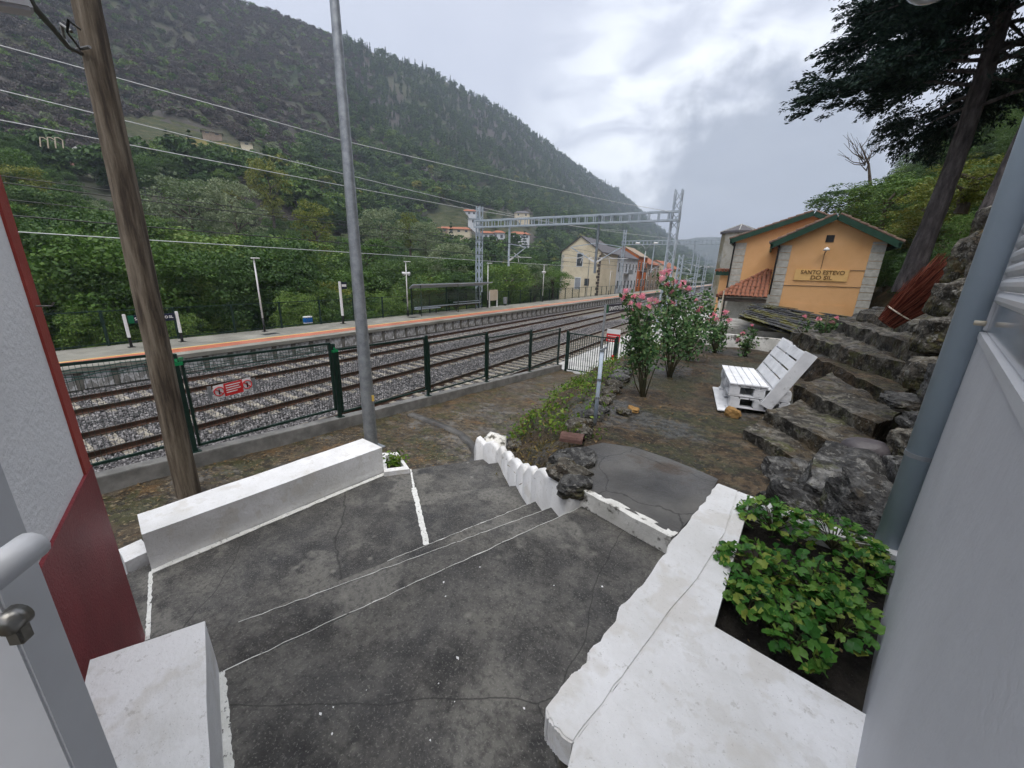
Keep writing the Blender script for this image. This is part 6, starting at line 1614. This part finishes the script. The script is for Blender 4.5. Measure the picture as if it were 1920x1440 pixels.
# ------------------------------------------------------------------ houses beyond the platform
def window(par, x0, x1, y0, y1, z0, z1, frame=m_paintwhite, glass=m_glass, face='y'):
    w = MB().box(x0, x1, y0, y1, z0, z1).build('window', frame, par)
    if face == 'y': MB().box(x0 + .12, x1 - .12, y0 - .03, y0 + .04, z0 + .12, z1 - .12).build('pane', glass, w)
    else: MB().box(x1 - .04, x1 + .03, y0 + .12, y1 - .12, z0 + .12, z1 - .12).build('pane', glass, w)
    return w
YC = 76.0; XC0, XC1 = gy(1051, 520, YC).x, -28.0
zev, zr_ = 8.6, gy(1091, 442, YC).z
cr = empty('cream_house', ((XC0 + XC1) / 2, YC, 0), 'cream rendered gable house with slate roof beyond the platform', 'house')
xm = (XC0 + XC1) / 2 - .2
gable_block(XC0, XC1, YC, 86.5, zev, zev, xm, zr_ - .2, m_cream, cr, 'wall', -2)
def slate_roof(par, x0, x1, xm, ze, zr, y0, y1, mat, name='roof', ov=.4):
    for xa in (x0, x1):
        s_ = 1 if xa > xm else -1; sl = (zr - ze) / abs(xa - xm); xe = xa + s_ * ov; zee = ze - sl * ov
        MB().add([(xm, y0 - .2, zr), (xe, y0 - .2, zee), (xe, y1, zee), (xm, y1, zr), (xm, y0 - .2, zr + .18), (xe, y0 - .2, zee + .18), (xe, y1, zee + .18), (xm, y1, zr + .18)], [(3, 2, 1, 0), (4, 5, 6, 7), (0, 1, 5, 4), (1, 2, 6, 5), (2, 3, 7, 6), (3, 0, 4, 7)]).build(name, mat, par)
slate_roof(cr, XC0, XC1, xm, zev, zr_ - .2, YC, 86.5, m_slate_far)
for k in range(14):
    for x in (XC0, XC1):
        ww = .55 if (k + (x == XC1)) % 2 else .30
        MB().box(x - .06 if x == XC0 else x - ww, x + ww if x == XC0 else x + .06, YC - .06, YC + .2, .2 + k * .56, .2 + k * .56 + .5).build('corner_stone', m_brownstone if x == XC1 else m_granite, cr)
wA = gy(1087, 490, YC); window(cr, wA.x - .7, wA.x + .7, YC - .05, YC + .1, wA.z - 1.0, wA.z + 1.6, m_whitewall)
wA = gy(1083, 530, YC); window(cr, wA.x - .7, wA.x + .7, YC - .05, YC + .1, wA.z - 1.3, wA.z + 1.1, m_paintwhite, m_glass_pale)
wA = gy(1100, 529, YC); window(cr, wA.x - .5, wA.x + .5, YC - .05, YC + .1, wA.z - .7, wA.z + .7, m_brownstone)
MB().tube([(XC0 + 6.1, YC - .08, 8), (XC0 + 6.1, YC - .08, 0)], .05, 6).build('downpipe', m_galv, cr)
def row_house(y0, y1, x, ze, wallm, roofm, label, cols, zs, depth=8.0, door=True, wm=m_glass, name='terraced_house', rise=2.2, frame=m_paintwhite):
    e_ = empty(name, (x - depth / 2, (y0 + y1) / 2, 0), label, 'house')
    gable_block(x - depth, x, y0, y1, ze, ze, x - depth / 2, ze + rise, wallm, e_, 'wall', -2)
    slate_roof(e_, x - depth, x, x - depth / 2, ze, ze + rise, y0, y1, roofm)
    n = cols
    for zz0, zz1 in zs:
        for k in range(n):
            yy = y0 + (y1 - y0) * (k + .5) / n; window(e_, x - .1, x + .05, yy - .55, yy + .55, zz0, zz1, frame, wm, 'x')
    return e_
wh = row_house(86.5, 103, XC1, 8.2, m_whitewall, m_slate_far, 'long white house with grey windows joined to the cream house', 6, ((1.2, 3.2), (4.9, 7.0)))
MB().box(XC1, XC1 + 1.0, 92, 96, 4.55, 4.75).build('balcony', m_galv, wh); MB().box(XC1 + .95, XC1 + 1.0, 92, 96, 4.75, 5.6).build('balcony_rail', m_galv, wh)
oh = row_house(103.2, 112, XC1, 9.0, m_orangehouse, m_tanhouse, 'narrow bright orange house in the row beyond the platform', 3, ((1.5, 3.4), (5.4, 7.6)))
MB().box(XC1, XC1 + .8, 105.5, 109.5, 5.1, 5.3).build('balcony', m_brownstone, oh); MB().box(XC1 + .75, XC1 + .8, 105.5, 109.5, 5.3, 6.1).build('balcony_rail', m_brownstone, oh)
row_house(113, 127, XC1, 7.4, m_tanhouse, m_clay_far, 'tan stone house next to the orange house', 3, ((1.2, 3.0), (4.2, 6.0)))
row_house(128, 146, XC1 + 2.5, 6.6, m_cream, m_clay_far, 'low pinkish house with tiled roof at the end of the row', 4, ((3.4, 5.2),))
# ------------------------------------------------------------------ village houses on the hillside
def hill_hit(px, py):
    lo, hi = 60.0, 900.0
    for m in np.arange(60, 900, 4.0):
        q = gd(px, py, m)
        if q.z < hill_z(q.x, q.y): hi = m; lo = m - 4; break
    for _ in range(20):
        m = (lo + hi) / 2; q = gd(px, py, m)
        if q.z > hill_z(q.x, q.y): lo = m
        else: hi = m
    return lo
def hill_house(px, py, d, w, dep, h, rise, wallm, label, rot=0.0, roofm=m_clay_far, nwin=3, posts=False):
    d1 = hill_hit(px, py); k_ = d1 / d * .86; w, dep, h, rise = w * k_, dep * k_, h * k_, rise * k_; c = gd(px, py, d1) + Vector((0, 0, .8)); e_ = empty('hillside_house', c, label, 'house', 'village houses on the hillside', rot=(0, 0, rot))
    def local(mb, nm, mt, par):
        o = mb.build(nm, mt); o.parent = par; return o
    vs = [(-w / 2, -dep / 2, -4), (w / 2, -dep / 2, -4), (w / 2, dep / 2, -4), (-w / 2, dep / 2, -4), (-w / 2, -dep / 2, h), (w / 2, -dep / 2, h), (w / 2, dep / 2, h), (-w / 2, dep / 2, h)]
    if posts:
        local(MB().box(-w / 2, w / 2, -dep / 2, dep / 2, h * .45, h), 'wall', wallm, e_); local(MB().box(-w / 2 + .6, w / 2 - .6, -dep / 2 + 1.5, dep / 2, -4, h * .45), 'base', m_tanhouse, e_)
        for k in range(4): local(MB().box(-w / 2 + k * (w - .5) / 3, -w / 2 + .5 + k * (w - .5) / 3, -dep / 2, -dep / 2 + .5, -4, h * .45), 'post', m_whitewall, e_)
    else:
        local(MB().add(vs, [(0, 3, 2, 1), (4, 5, 6, 7), (0, 1, 5, 4), (1, 2, 6, 5), (2, 3, 7, 6), (3, 0, 4, 7)]), 'wall', wallm, e_)
    rv = [(-w / 2 - .6, -dep / 2 - .6, h), (w / 2 + .6, -dep / 2 - .6, h), (w / 2 + .6, dep / 2 + .6, h), (-w / 2 - .6, dep / 2 + .6, h), (-w / 2 + dep * .3, 0, h + rise), (w / 2 - dep * .3, 0, h + rise)]
    local(MB().add(rv, [(0, 1, 5, 4), (1, 2, 5), (2, 3, 4, 5), (3, 0, 4), (3, 2, 1, 0)]), 'roof', roofm, e_)
    for k in range(nwin):
        x = -w / 2 + w * (k + .5) / nwin
        o = local(MB().box(x - .6, x + .6, -dep / 2 - .06, -dep / 2 + .02, h * .55, h * .85), 'window', m_glass, e_)
    return e_
hill_house(881, 412, 225, 9, 7, 3.6, 1.6, m_whitewall, 'highest village house with orange roof, left of the gantry mast', .55)
hill_house(889, 430, 205, 6, 6, 4.6, .6, m_whitewall, 'white box shaped house just below the highest village house', .5, m_galv_far, 1)
hill_house(862, 446, 195, 12, 7, 3.2, 1.4, m_cream, 'long low house with red roof, lowest left in the village', .55)
hill_house(836, 444, 200, 8, 6, 3.2, 1.2, m_tanhouse, 'brown roofed house at the left end of the village', .5)
hill_house(912, 462, 180, 7, 6, 5.2, 1.3, m_whitewall, 'white house directly behind the left gantry mast', .55)
hill_house(935, 462, 178, 6, 6, 5.4, 1.3, m_whitewall, 'white house on pillars right of the left gantry mast', .55, m_clay_far, 2, True)
hill_house(973, 457, 178, 10, 7, 3.6, 1.5, m_whitewall, 'white house with red roof and veranda right in the village', .6, m_clay_far, 4)
hill_house(978, 414, 215, 9, 7, 3.2, 1.6, m_cream, 'grey roofed house behind the gantry beam', .6, m_slate_far, 2)
hill_house(399, 262, 265, 9, 5, 2.2, .8, m_tanhouse, 'ruined pale barn above the yellow vineyard', 1.2, m_conc_pale, 2)
hill_house(464, 282, 265, 6, 5, 2.4, .8, m_cream, 'small pale shed right of the yellow vineyard', 1.1, m_conc_pale, 1)

# ------------------------------------------------------------------ trees
rng = np.random.default_rng(77)
def broad(name, seed, h, w, nblob, per, leaf, mat, base=.2, blob=.3):
    r_ = np.random.default_rng(seed); p, o_ = crown_points(r_, h, w, nblob, per, base, blob); V_, F_ = leaves(p, leaf, r_, .35, .7, .35, 0, o_)
    me = np_mesh(name, V_, F_); me.materials.append(mat); return me
def conifer(name, seed, h, w, n, leaf, mat):
    r_ = np.random.default_rng(seed); t = r_.uniform(0, 1, n) ** .75; z = h * (.12 + .88 * (1 - t)); lay = np.floor(z / (h / 12)) * (h / 12); z = z * .45 + lay * .55
    rr = w / 2 * (1 - (z / h - .1) / .92).clip(.02) * r_.uniform(.35, 1, n); th = r_.uniform(0, 2 * PI, n)
    p = np.stack([rr * np.cos(th), rr * np.sin(th), z - rr * .25], 1); V_, F_ = leaves(p, leaf, r_, .5, .45, .3, .6)
    me = np_mesh(name, V_, F_); me.materials.append(mat); return me
def trunk_me(h, r0, seed):
    r_ = random.Random(seed); m = MB(); pts = [(r_.uniform(-.1, .1) * k, r_.uniform(-.1, .1) * k, h * k / 5) for k in range(6)]; m.tube(pts, [r0 * (1 - .14 * k) for k in range(6)], 8)
    for k in range(5):
        t = r_.uniform(0, 2 * PI); z = h * r_.uniform(.45, .8); L = h * .35; m.tube([(0, 0, z), (math.cos(t) * L * .5, math.sin(t) * L * .5, z + L * .35), (math.cos(t) * L, math.sin(t) * L, z + L * .6)], [r0 * .45, r0 * .3, r0 * .12], 6)
    me = bpy.data.meshes.new('trunk'); me.from_pydata([tuple(v) for v in m.v], [], m.f); me.materials.append(m_twig); return me
# near wood behind the platform: templates with leaves, seen at 30-60 m
near_t = [broad('crown_a', 1, 9, 7.5, 85, 120, .19, m_leaf_a), broad('crown_b', 2, 10, 8, 85, 120, .20, m_leaf_b), broad('crown_c', 3, 8, 7.5, 80, 120, .18, m_leaf_a), broad('crown_d', 4, 7, 6, 70, 120, .16, m_leaf_d), broad('crown_e', 5, 7.5, 6, 70, 110, .17, m_leaf_c), broad('crown_f', 6, 9, 7, 80, 120, .19, m_leaf_b)]
mid_t = [broad('mid_a', 11, 8, 7.5, 34, 24, .75, m_leaf_b), broad('mid_b', 12, 8, 8, 34, 24, .75, m_leaf_a), broad('mid_c', 13, 9, 7, 34, 24, .75, m_leaf_b), broad('mid_d', 14, 6, 6.5, 30, 22, .7, m_leaf_d), broad('mid_e', 15, 7, 6.5, 30, 22, .7, m_leaf_c), conifer('mid_f', 16, 13, 4.6, 520, .8, m_conif), conifer('mid_g', 17, 11, 4.0, 460, .75, m_conif), broad('mid_h', 18, 2.6, 5.5, 24, 18, .55, m_heath, .0, .4), broad('mid_i', 19, 2.2, 5, 22, 18, .5, m_heath, .0, .4), broad('mid_j', 20, 3, 5, 22, 18, .55, m_leaf_a, .0, .4)]
# individual trees that stand out
tr_i = 0
def tree(px, py_base, py_top, d, wid, tmpl_i, label, group=None):
    """a tree with its own trunk and crown; base and top sighted at distance d"""
    global tr_i
    tr_i += 1
    b = gd(px, py_base, d); t_ = gd(px, py_top, d); H = t_.z - b.z
    e_ = empty('broadleaf_tree', b, label, 'tree', group)
    me = near_t[tmpl_i]; hh = max(v.co.z for v in me.vertices)
    cr_ = link('crown', me); cr_.parent = e_; cr_.scale = (wid / 7.0, wid / 7.0, H / hh); cr_.rotation_euler = (0, 0, tr_i * 1.3)
    tk = link('trunk', trunk_me(H * .75, .16 + H * .012, tr_i)); tk.parent = e_
    return e_
grp = 'trees behind the far platform'
tree(955, 585, 490, 52, 7.5, 2, 'bright green rounded tree behind the platform fence near the information board', grp)
tree(1003, 572, 492, 60, 6.0, 3, 'grey green rounded tree left of the cream house', grp)
tree(1036, 560, 505, 64, 5.5, 2, 'darker green tree close beside the cream house', grp)
tree(600, 520, 375, 75, 7.5, 4, 'yellow leaved tree rising above the wood beside the lamp post', grp)
tree(515, 430, 300, 110, 10, 4, 'pale yellow green tree high in the wood left of the lamp post', grp)
tree(370, 480, 335, 85, 13, 3, 'wide grey green tree above the wood right of the timber pole', grp)
tree(455, 490, 340, 80, 10, 3, 'grey green tree between the timber pole and the lamp post', grp)
tree(720, 500, 390, 85, 10, 3, 'grey green willow right of the lamp post', grp)
tree(800, 500, 415, 85, 8, 3, 'pale willow above the platform shelter', grp)
tree(770, 480, 398, 95, 6, 4, 'small yellow green tree above the platform shelter', grp)
tree(690, 560, 445, 62, 9, 0, 'mid green tree directly behind the lamp post', grp)
tree(850, 560, 455, 62, 9, 3, 'pale green tree left of the gantry mast', grp)
tree(560, 590, 440, 48, 9, 0, 'leafy green tree behind the cool box on the platform', grp)
tree(420, 600, 430, 46, 10, 0, 'leafy green tree behind the platform between the poles', grp)
tree(290, 610, 440, 44, 9, 1, 'dark green tree behind the timber pole and the station sign', grp)
tree(160, 620, 430, 44, 10, 1, 'dark shady tree behind the platform at the left', grp)
def hill_px(x, y, z):
    r = np.array([x, y, z - CAM_H]); cx = r[0] * _ca + r[1] * _sa; cy = -r[0] * _sa + r[1] * _ca; v = cx * _X + cy * _Y + r[2] * _up
    return (960 + FPX * v[0] / v[2], 720 + FPX * v[1] / v[2]) if v[2] > 1 else (-999, -999)
CLEAR = [[(330, 258), (385, 258), (440, 268), (510, 310), (480, 318), (420, 298), (360, 296), (338, 286)], [(70, 296), (130, 282), (195, 280), (215, 340), (150, 342), (90, 335)], [(205, 220), (320, 222), (420, 252), (540, 300), (510, 322), (420, 302), (350, 300), (250, 285)], [(800, 398), (900, 392), (1000, 400), (1005, 430), (1005, 475), (900, 480), (800, 462)]]
# wood that fills in behind them
pts = []; sc = []; ix = []
for _ in range(1000):
    y = rng.uniform(-14, 150); x = -27.5 - abs(rng.normal()) * 14 - rng.uniform(0, 4)
    if rng.uniform() < .42: x = -rng.uniform(45, 125); y = rng.uniform(-20, 90)
    if y > 60 and x > -40: continue
    g_z = -1.5 - .25 * min(12, (-27 - x)) if x > -40 else hill_z(x, y) - .5
    s_ = rng.uniform(.5, .95) * (1.0 if x < -33 else .55) * (1.15 if y < 20 else 1.0)
    if any(inside(*hill_px(x, y, g_z + zz * s_), CLEAR[1]) for zz in (1, 4, 8)): continue
    pts.append((x, y, g_z)); sc.append(s_); ix.append(int(rng.choice([0, 1, 2, 5, 3, 4], p=[.30, .16, .24, .11, .11, .08])))
o = scatter('wood_behind_platform', np.array(pts), [template('wood_tree', m_) for m_ in near_t], rng, scl=np.array(sc), idx=np.array(ix)); tag(o, 'dense green wood filling the bank behind the far platform', 'wood', kind='stuff')
# forest over the hillside
pts = []; sc = []; ix = []
cnt = 0
house_spots = [(o_.location.x, o_.location.y) for o_ in bpy.data.objects if o_.name.startswith('hillside_house')]
while cnt < 24000:
    y = -60 + 1500 * rng.uniform() ** 1.7; t = rng.uniform(0.01, 1.06); x = -40 - 380 * t
    if any(abs(x - a_) < 9 and abs(y - b_) < 9 for a_, b_ in house_spots): continue
    z = hill_z(x, y); px, py = hill_px(x, y, z)
    cnt += 1
    if px < -200 or py < -120 or math.hypot(x, y) < 125: continue
    if any(inside(px, py, c_) for c_ in CLEAR) and rng.uniform() < .93: continue
    # zones of the hillside as the photograph shows them
    hz_ = 506 + .033 * (px - 960)
    n_ = fbm(x * .012, y * .012, 20, 4); n2_ = fbm(x * .03, y * .03, 31, 3)
    up_frac = (hz_ - py) / max(30, (hz_ - max(0, np.interp(px, [420, 640, 860, 1030, 1200], [0, 75, 165, 275, 390]))))
    if px < 640 and up_frac > .52:                        # open rocky heath, upper left
        if rng.uniform() < .30 + (.3 if n_ > .2 else 0): i_ = int(rng.choice([7, 8, 0, 9]))
        elif rng.uniform() < .4: i_ = 7
        else: continue
        s_ = rng.uniform(.5, 1.1) if i_ > 6 else rng.uniform(.3, .5)
    elif px < 560 and .34 < up_frac <= .52:               # grassy terraces
        if rng.uniform() < .55: continue
        i_ = int(rng.choice([9, 7, 3, 1, 8])); s_ = rng.uniform(.35, .75)
    elif up_frac > .62:                                   # conifers under the ridge
        i_ = int(rng.choice([5, 6, 0, 2], p=[.30, .26, .24, .20])); s_ = rng.uniform(.6, 1.05)
    else:
        i_ = int(rng.choice([0, 1, 2, 3, 4, 5], p=[.36, .22, .24, .06, .03, .09])) ; s_ = rng.uniform(.65, 1.15)
        if n2_ > .33 and rng.uniform() < .4: i_ = 4 if n_ > 0 else 3
        if x > -150 and 90 < y < 210 and rng.uniform() < .45: continue
    pts.append((x, y, z - .6)); sc.append(s_); ix.append(i_)
for _ in range(12500):      # low heath over the open upper slope
    y = rng.uniform(-20, 430); x = -rng.uniform(170, 425); z = hill_z(x, y); px, py = hill_px(x, y, z)
    if px > 680 or px < -150 or py < -80 or any(inside(px, py, c_) for c_ in CLEAR): continue
    pts.append((x, y, z - .4)); sc.append(rng.uniform(.45, 1.15)); ix.append(int(rng.choice([7, 8, 9], p=[.45, .45, .10])))
for _ in range(2200):      # far end of the ridge
    y = rng.uniform(1100, 1850); t = rng.uniform(.05, 1.03); x = -40 - 380 * t
    pts.append((x, y, hill_z(x, y) - 1)); sc.append(rng.uniform(1.0, 1.7)); ix.append(int(rng.choice([0, 2, 5, 6])))
o = scatter('hillside_forest', np.array(pts), [template('forest_tree', m_) for m_ in mid_t], rng, scl=np.array(sc), idx=np.array(ix)); tag(o, 'mixed forest and scrub covering the long hillside across the valley', 'forest', kind='stuff')

# patches on the hillside: vineyard rows, red bare slope, track
def drape(name, pxs, d0, mat, label, cat, lift=.8, kind=None):
    """polygon sighted on the hillside; the ring is laid on the terrain"""
    P = []
    for (px, py) in pxs:
        lo, hi = 60.0, 700.0
        for _ in range(60):
            m = (lo + hi) / 2; q = gd(px, py, m)
            if q.z > hill_z(q.x, q.y): lo = m
            else: hi = m
        P.append(gd(px, py, lo))
    c = sum(P, Vector()) / len(P); vs = []; fs = []; R_ = 6; n = len(P)
    for k in range(R_ + 1):
        for p in P:
            q = c.lerp(p, k / R_); vs.append((q.x, q.y, hill_z(q.x, q.y) + lift + .4 * fbm(q.x * .3, q.y * .3)))
    for k in range(R_):
        for i in range(n): fs.append((k * n + i, k * n + (i + 1) % n, (k + 1) * n + (i + 1) % n, (k + 1) * n + i))
    o = MB().add(vs, fs).build(name, mat, None, True); tag(o, label, cat, None, kind); return P
drape('terraced_field', [(205, 222), (265, 222), (320, 226), (420, 254), (540, 302), (505, 318), (420, 300), (350, 298), (290, 288), (240, 280)], 250, m_field, 'terraced green field on the hillside round the yellow vineyard', 'field', .5)
drape('village_terraces', [(800, 402), (850, 396), (900, 396), (1000, 404), (1003, 440), (1003, 472), (950, 476), (900, 478), (850, 474), (805, 460)], 200, m_field, 'green terraces round the village houses on the hillside', 'field', .3)
VP_ = drape('vineyard', [(338, 265), (380, 270), (430, 276), (480, 300), (500, 312), (470, 306), (420, 290), (370, 287), (345, 282)], 260, m_terrace, 'yellow green vineyard plot high on the hillside', 'vineyard', 1.5)
drape('bare_slope', [(85, 305), (130, 300), (190, 303), (200, 335), (150, 330), (110, 322), (75, 318)], 150, m_redearth, 'patch of bare reddish earth on the hillside at the left', 'earth', 1.2)
drape('hill_track', [(70, 297), (120, 292), (160, 288), (185, 283), (190, 288), (160, 293), (120, 297), (75, 301)], 150, m_conc_pale, 'pale track crossing the hillside above the red earth', 'track', 1.4)
# grass banks at the end of the platform, far right of the tracks
pts = []; sc = []; ix = []
for _ in range(170):
    y = rng.uniform(110, 330); x = rng.uniform(-60, -26) if rng.uniform() < .5 else rng.uniform(-4, 14)
    pts.append((x, y, -.5)); sc.append(rng.uniform(.4, .9)); ix.append(int(rng.choice([0, 1, 2, 3, 5])))
for _ in range(60):
    y = rng.uniform(170, 420); pts.append((rng.uniform(-24, -2), y + 60, -1)); sc.append(rng.uniform(.6, 1.1)); ix.append(int(rng.choice([0, 1, 2])))
o = scatter('valley_trees', np.array(pts), [template('valley_tree', m_) for m_ in mid_t], rng, scl=np.array(sc), idx=np.array(ix)); tag(o, 'green trees closing the far end of the railway', 'wood', kind='stuff')

# ------------------------------------------------------------------ right hillside: scrub and trees behind the station
pts = []; sc = []; ix = []
for _ in range(900):
    y = 9 + 90 * rng.uniform() ** 1.3; x = foot(y) + rng.uniform(.3, 14) * (.6 + .02 * y)
    z = rhill_z(x, y); px, py = hill_px(x, y, z)
    if y < 27 and x < 5.2: continue
    n_ = fbm(x * .2, y * .2, 40, 3)
    if y < 22 and rng.uniform() < .35: continue
    k_ = np.interp(y, [9, 25, 60, 100], [.10, .22, .42, .6])
    pts.append((x, y, z - .3)); sc.append(k_ * rng.uniform(.6, 1.25)); ix.append(int(rng.choice([0, 1, 2, 4, 3, 5], p=[.24, .26, .16, .16, .06, .12])))
o = scatter('slope_scrub', np.array(pts), [template('slope_shrub', m_) for m_ in near_t], rng, scl=np.array(sc), idx=np.array(ix)); tag(o, 'mixed green scrub covering the slope behind the station', 'scrub', kind='stuff')
grp2 = 'trees on the slope behind the station'
tree(1585, 450, 345, 46, 7, 5, 'dark leafy tree just above the right end of the station roof', grp2)
tree(1640, 470, 330, 36, 5.0, 2, 'mid green tree on the slope behind the station gable', grp2)
tree(1728, 470, 345, 30, 4.0, 4, 'yellow green bush left of the big pine trunk', grp2)
tree(1705, 480, 410, 31, 3.6, 4, 'low yellow bush behind the station gable corner', grp2)
tree(1800, 400, 300, 20, 2.6, 4, 'bright green sapling right of the big pine trunk', grp2)
# bare sapling against the cloud
sb = gd(1632, 350, 40); e_ = empty('bare_tree', sb, 'thin leafless tree against the cloud, left of the pine', 'tree')
m = MB(); r_ = random.Random(4); tp = gd(1612, 268, 40)
m.tube([sb, sb.lerp(tp, .5) + Vector((.2, 0, 0)), tp], [.12, .07, .02], 6)
for k in range(16):
    p = sb.lerp(tp, r_.uniform(.35, .95)); q = p + Vector((r_.uniform(-1.6, 1.6), r_.uniform(-.8, .8), r_.uniform(.3, 1.5))); m.tube([p, p.lerp(q, .5) + Vector((0, 0, -.15)), q], [.04, .025, .008], 4)
    for j in range(2): q2 = q + Vector((r_.uniform(-.6, .6), r_.uniform(-.4, .4), r_.uniform(.1, .7))); m.tube([p.lerp(q, .7), q2], [.015, .006], 3)
m.build('branches', m_twig, e_)

# ------------------------------------------------------------------ the big dark pine
def pine(base_px, d, top, label, r0, nlimb, seed, crown_box, lean=Vector((0, 0, 0)), nleaf=26000):
    b = gd(*base_px, d); rp = np.random.default_rng(seed); e_ = empty('pine_tree', b, label, 'tree', 'pines on the right')
    axis = lambda u: b + Vector((0, 0, top)) * u + lean * u + Vector((.10 * math.sin(u * 5), .10 * math.cos(u * 4), 0))
    m = MB(); vs = []; fs = []; n_, k_ = 40, 16
    for i in range(n_ + 1):
        u = i / n_; c = axis(u); r = r0 * (1.25 - .25 * min(1, u * 8)) * (1 - .6 * u)
        for k in range(k_):
            t = 2 * PI * k / k_; rr = r * (1 + .10 * fbm(math.cos(t) * 2, math.sin(t) * 2, u * 14, 3)); vs.append(c + Vector((math.cos(t) * rr, math.sin(t) * rr, 0)))
    for i in range(n_):
        for k in range(k_): fs.append((i * k_ + k, i * k_ + (k + 1) % k_, (i + 1) * k_ + (k + 1) % k_, (i + 1) * k_ + k))
    m.add(vs, fs).build('trunk', m_bark, e_, True)
    lm = MB(); P = []; O = []
    for i in range(nlimb):
        u = crown_box[0] + (1 - crown_box[0]) * rp.uniform() ** .9; th = rp.uniform(0, 2 * PI); L = crown_box[1] * (1.0 - .45 * (u - crown_box[0]) / (1 - crown_box[0])) * rp.uniform(.55, 1.05)
        s0 = axis(u); dr_ = Vector((math.cos(th), math.sin(th), rp.uniform(-.12, .22)))
        pts_ = [s0 + dr_ * (L * t) + Vector((0, 0, -.10 * L * t * t + .03 * rp.normal())) for t in np.linspace(0, 1, 6)]
        lm.tube(pts_, [r0 * .22, r0 * .18, r0 * .13, r0 * .09, r0 * .05, .006], 5)
        # fronds along the limb: flat hanging sprays
        nf_ = int(nleaf / nlimb / 46)
        for k in range(nf_):
            t = rp.uniform(.22, 1.0) ** .8; c = pts_[0].lerp(pts_[-1], t); side = Vector((-dr_.y, dr_.x, 0)) * rp.normal() * .34 * L * (1.15 - t) * .55 + Vector((0, 0, rp.normal() * .16))
            c = c + side; fd_ = (dr_ + side * .8 + Vector((0, 0, -.25))).normalized(); fl = rp.uniform(.28, .55)
            ts = rp.uniform(0, 1, 46); sw = np.array(Vector((-fd_.y, fd_.x, 0)).normalized()); 
            pp_ = np.array(c) + np.outer(ts * fl, np.array(fd_)) + np.outer(rp.normal(size=46) * .10 * (1.1 - ts), sw) + rp.normal(size=(46, 3)) * .03
            P.append(pp_); O.append(np.tile(np.array(fd_), (46, 1)))
    lm.build('limbs', m_bark, e_)
    P = np.concatenate(P); O = np.concatenate(O); n = len(P)
    A = O + rp.normal(size=(n, 3)) * .45; A /= np.linalg.norm(A, axis=1, keepdims=True); N = rp.normal(size=(n, 3)); N[:, 2] += 1.2; B = np.cross(N, A); B /= np.linalg.norm(B, axis=1, keepdims=True)
    s_ = rp.uniform(.06, .12, (n, 1)); V = np.empty((n, 4, 3)); V[:, 0] = P - A * s_ * .5; V[:, 1] = P + B * s_ * .19; V[:, 2] = P + A * s_ * .6; V[:, 3] = P - B * s_ * .19
    o = link('crown', np_mesh('crown', V.reshape(-1, 3), np.arange(n * 4).reshape(n, 4)), m_cypress); adopt(o, e_); tag(o, kind='stuff')
    return e_
pine((1698, 548), 13.5, 10.5, 'big dark pine with a thick bare trunk behind the rocks', .20, 130, 3, (.34, 3.9), Vector((.15, .0, 0)), 340000)
pine((1850, 420), 10.5, 11.0, 'second pine trunk at the right edge behind the drainpipe', .12, 40, 9, (.50, 3.0), Vector((.5, .2, 0)), 50000)

# ------------------------------------------------------------------ low cloud in the valley and the air
def cloud(px, py, d, rx_, rz2, seed, dens, label):
    c = gd(px, py, d); bm = bmesh.new(); bmesh.ops.create_icosphere(bm, subdivisions=5, radius=1); off = Vector((seed * 5.1, seed, 2))
    for v in bm.verts:
        p = v.co.copy(); k = 1 + .32 * mnoise.fractal(p * 1.6 + off, 1, 2, 5) + .25 * mnoise.noise(p * .9 + off)
        v.co = Vector((p.x * rx_ * k, p.y * rx_ * .5 * k, p.z * rz2 * k))
    me = bpy.data.meshes.new('low_cloud'); bm.to_mesh(me); bm.free(); me.polygons.foreach_set('use_smooth', [True] * len(me.polygons))
    mt = bpy.data.materials.new('cloud %d' % seed); mt.use_nodes = True; t = mt.node_tree; t.nodes.remove(t.nodes['Principled BSDF']); pv = t.nodes.new('ShaderNodeVolumePrincipled')
    pv.inputs['Color'].default_value = (.80, .84, .92, 1); pv.inputs['Density'].default_value = dens; t.links.new(pv.outputs[0], t.nodes['Material Output'].inputs['Volume'])
    o = link('low_cloud', me, mt); o.location = c; tag(o, label, 'cloud', None, 'stuff'); o.visible_shadow = True; return o
hz_box = MB().box(-720, 1320, -330, 2620, -15, 330).build('haze', None)
hm = bpy.data.materials.new('haze'); hm.use_nodes = True; t = hm.node_tree; t.nodes.remove(t.nodes['Principled BSDF']); pv = t.nodes.new('ShaderNodeVolumePrincipled')
pv.inputs['Color'].default_value = (.74, .84, 1.0, 1); pv.inputs['Density'].default_value = .00042; pv.inputs['Anisotropy'].default_value = .1
t.links.new(pv.outputs[0], t.nodes['Material Output'].inputs['Volume'])
hz_box.data.materials.append(hm); tag(hz_box, 'thin bluish haze filling the valley', 'haze', None, 'stuff')
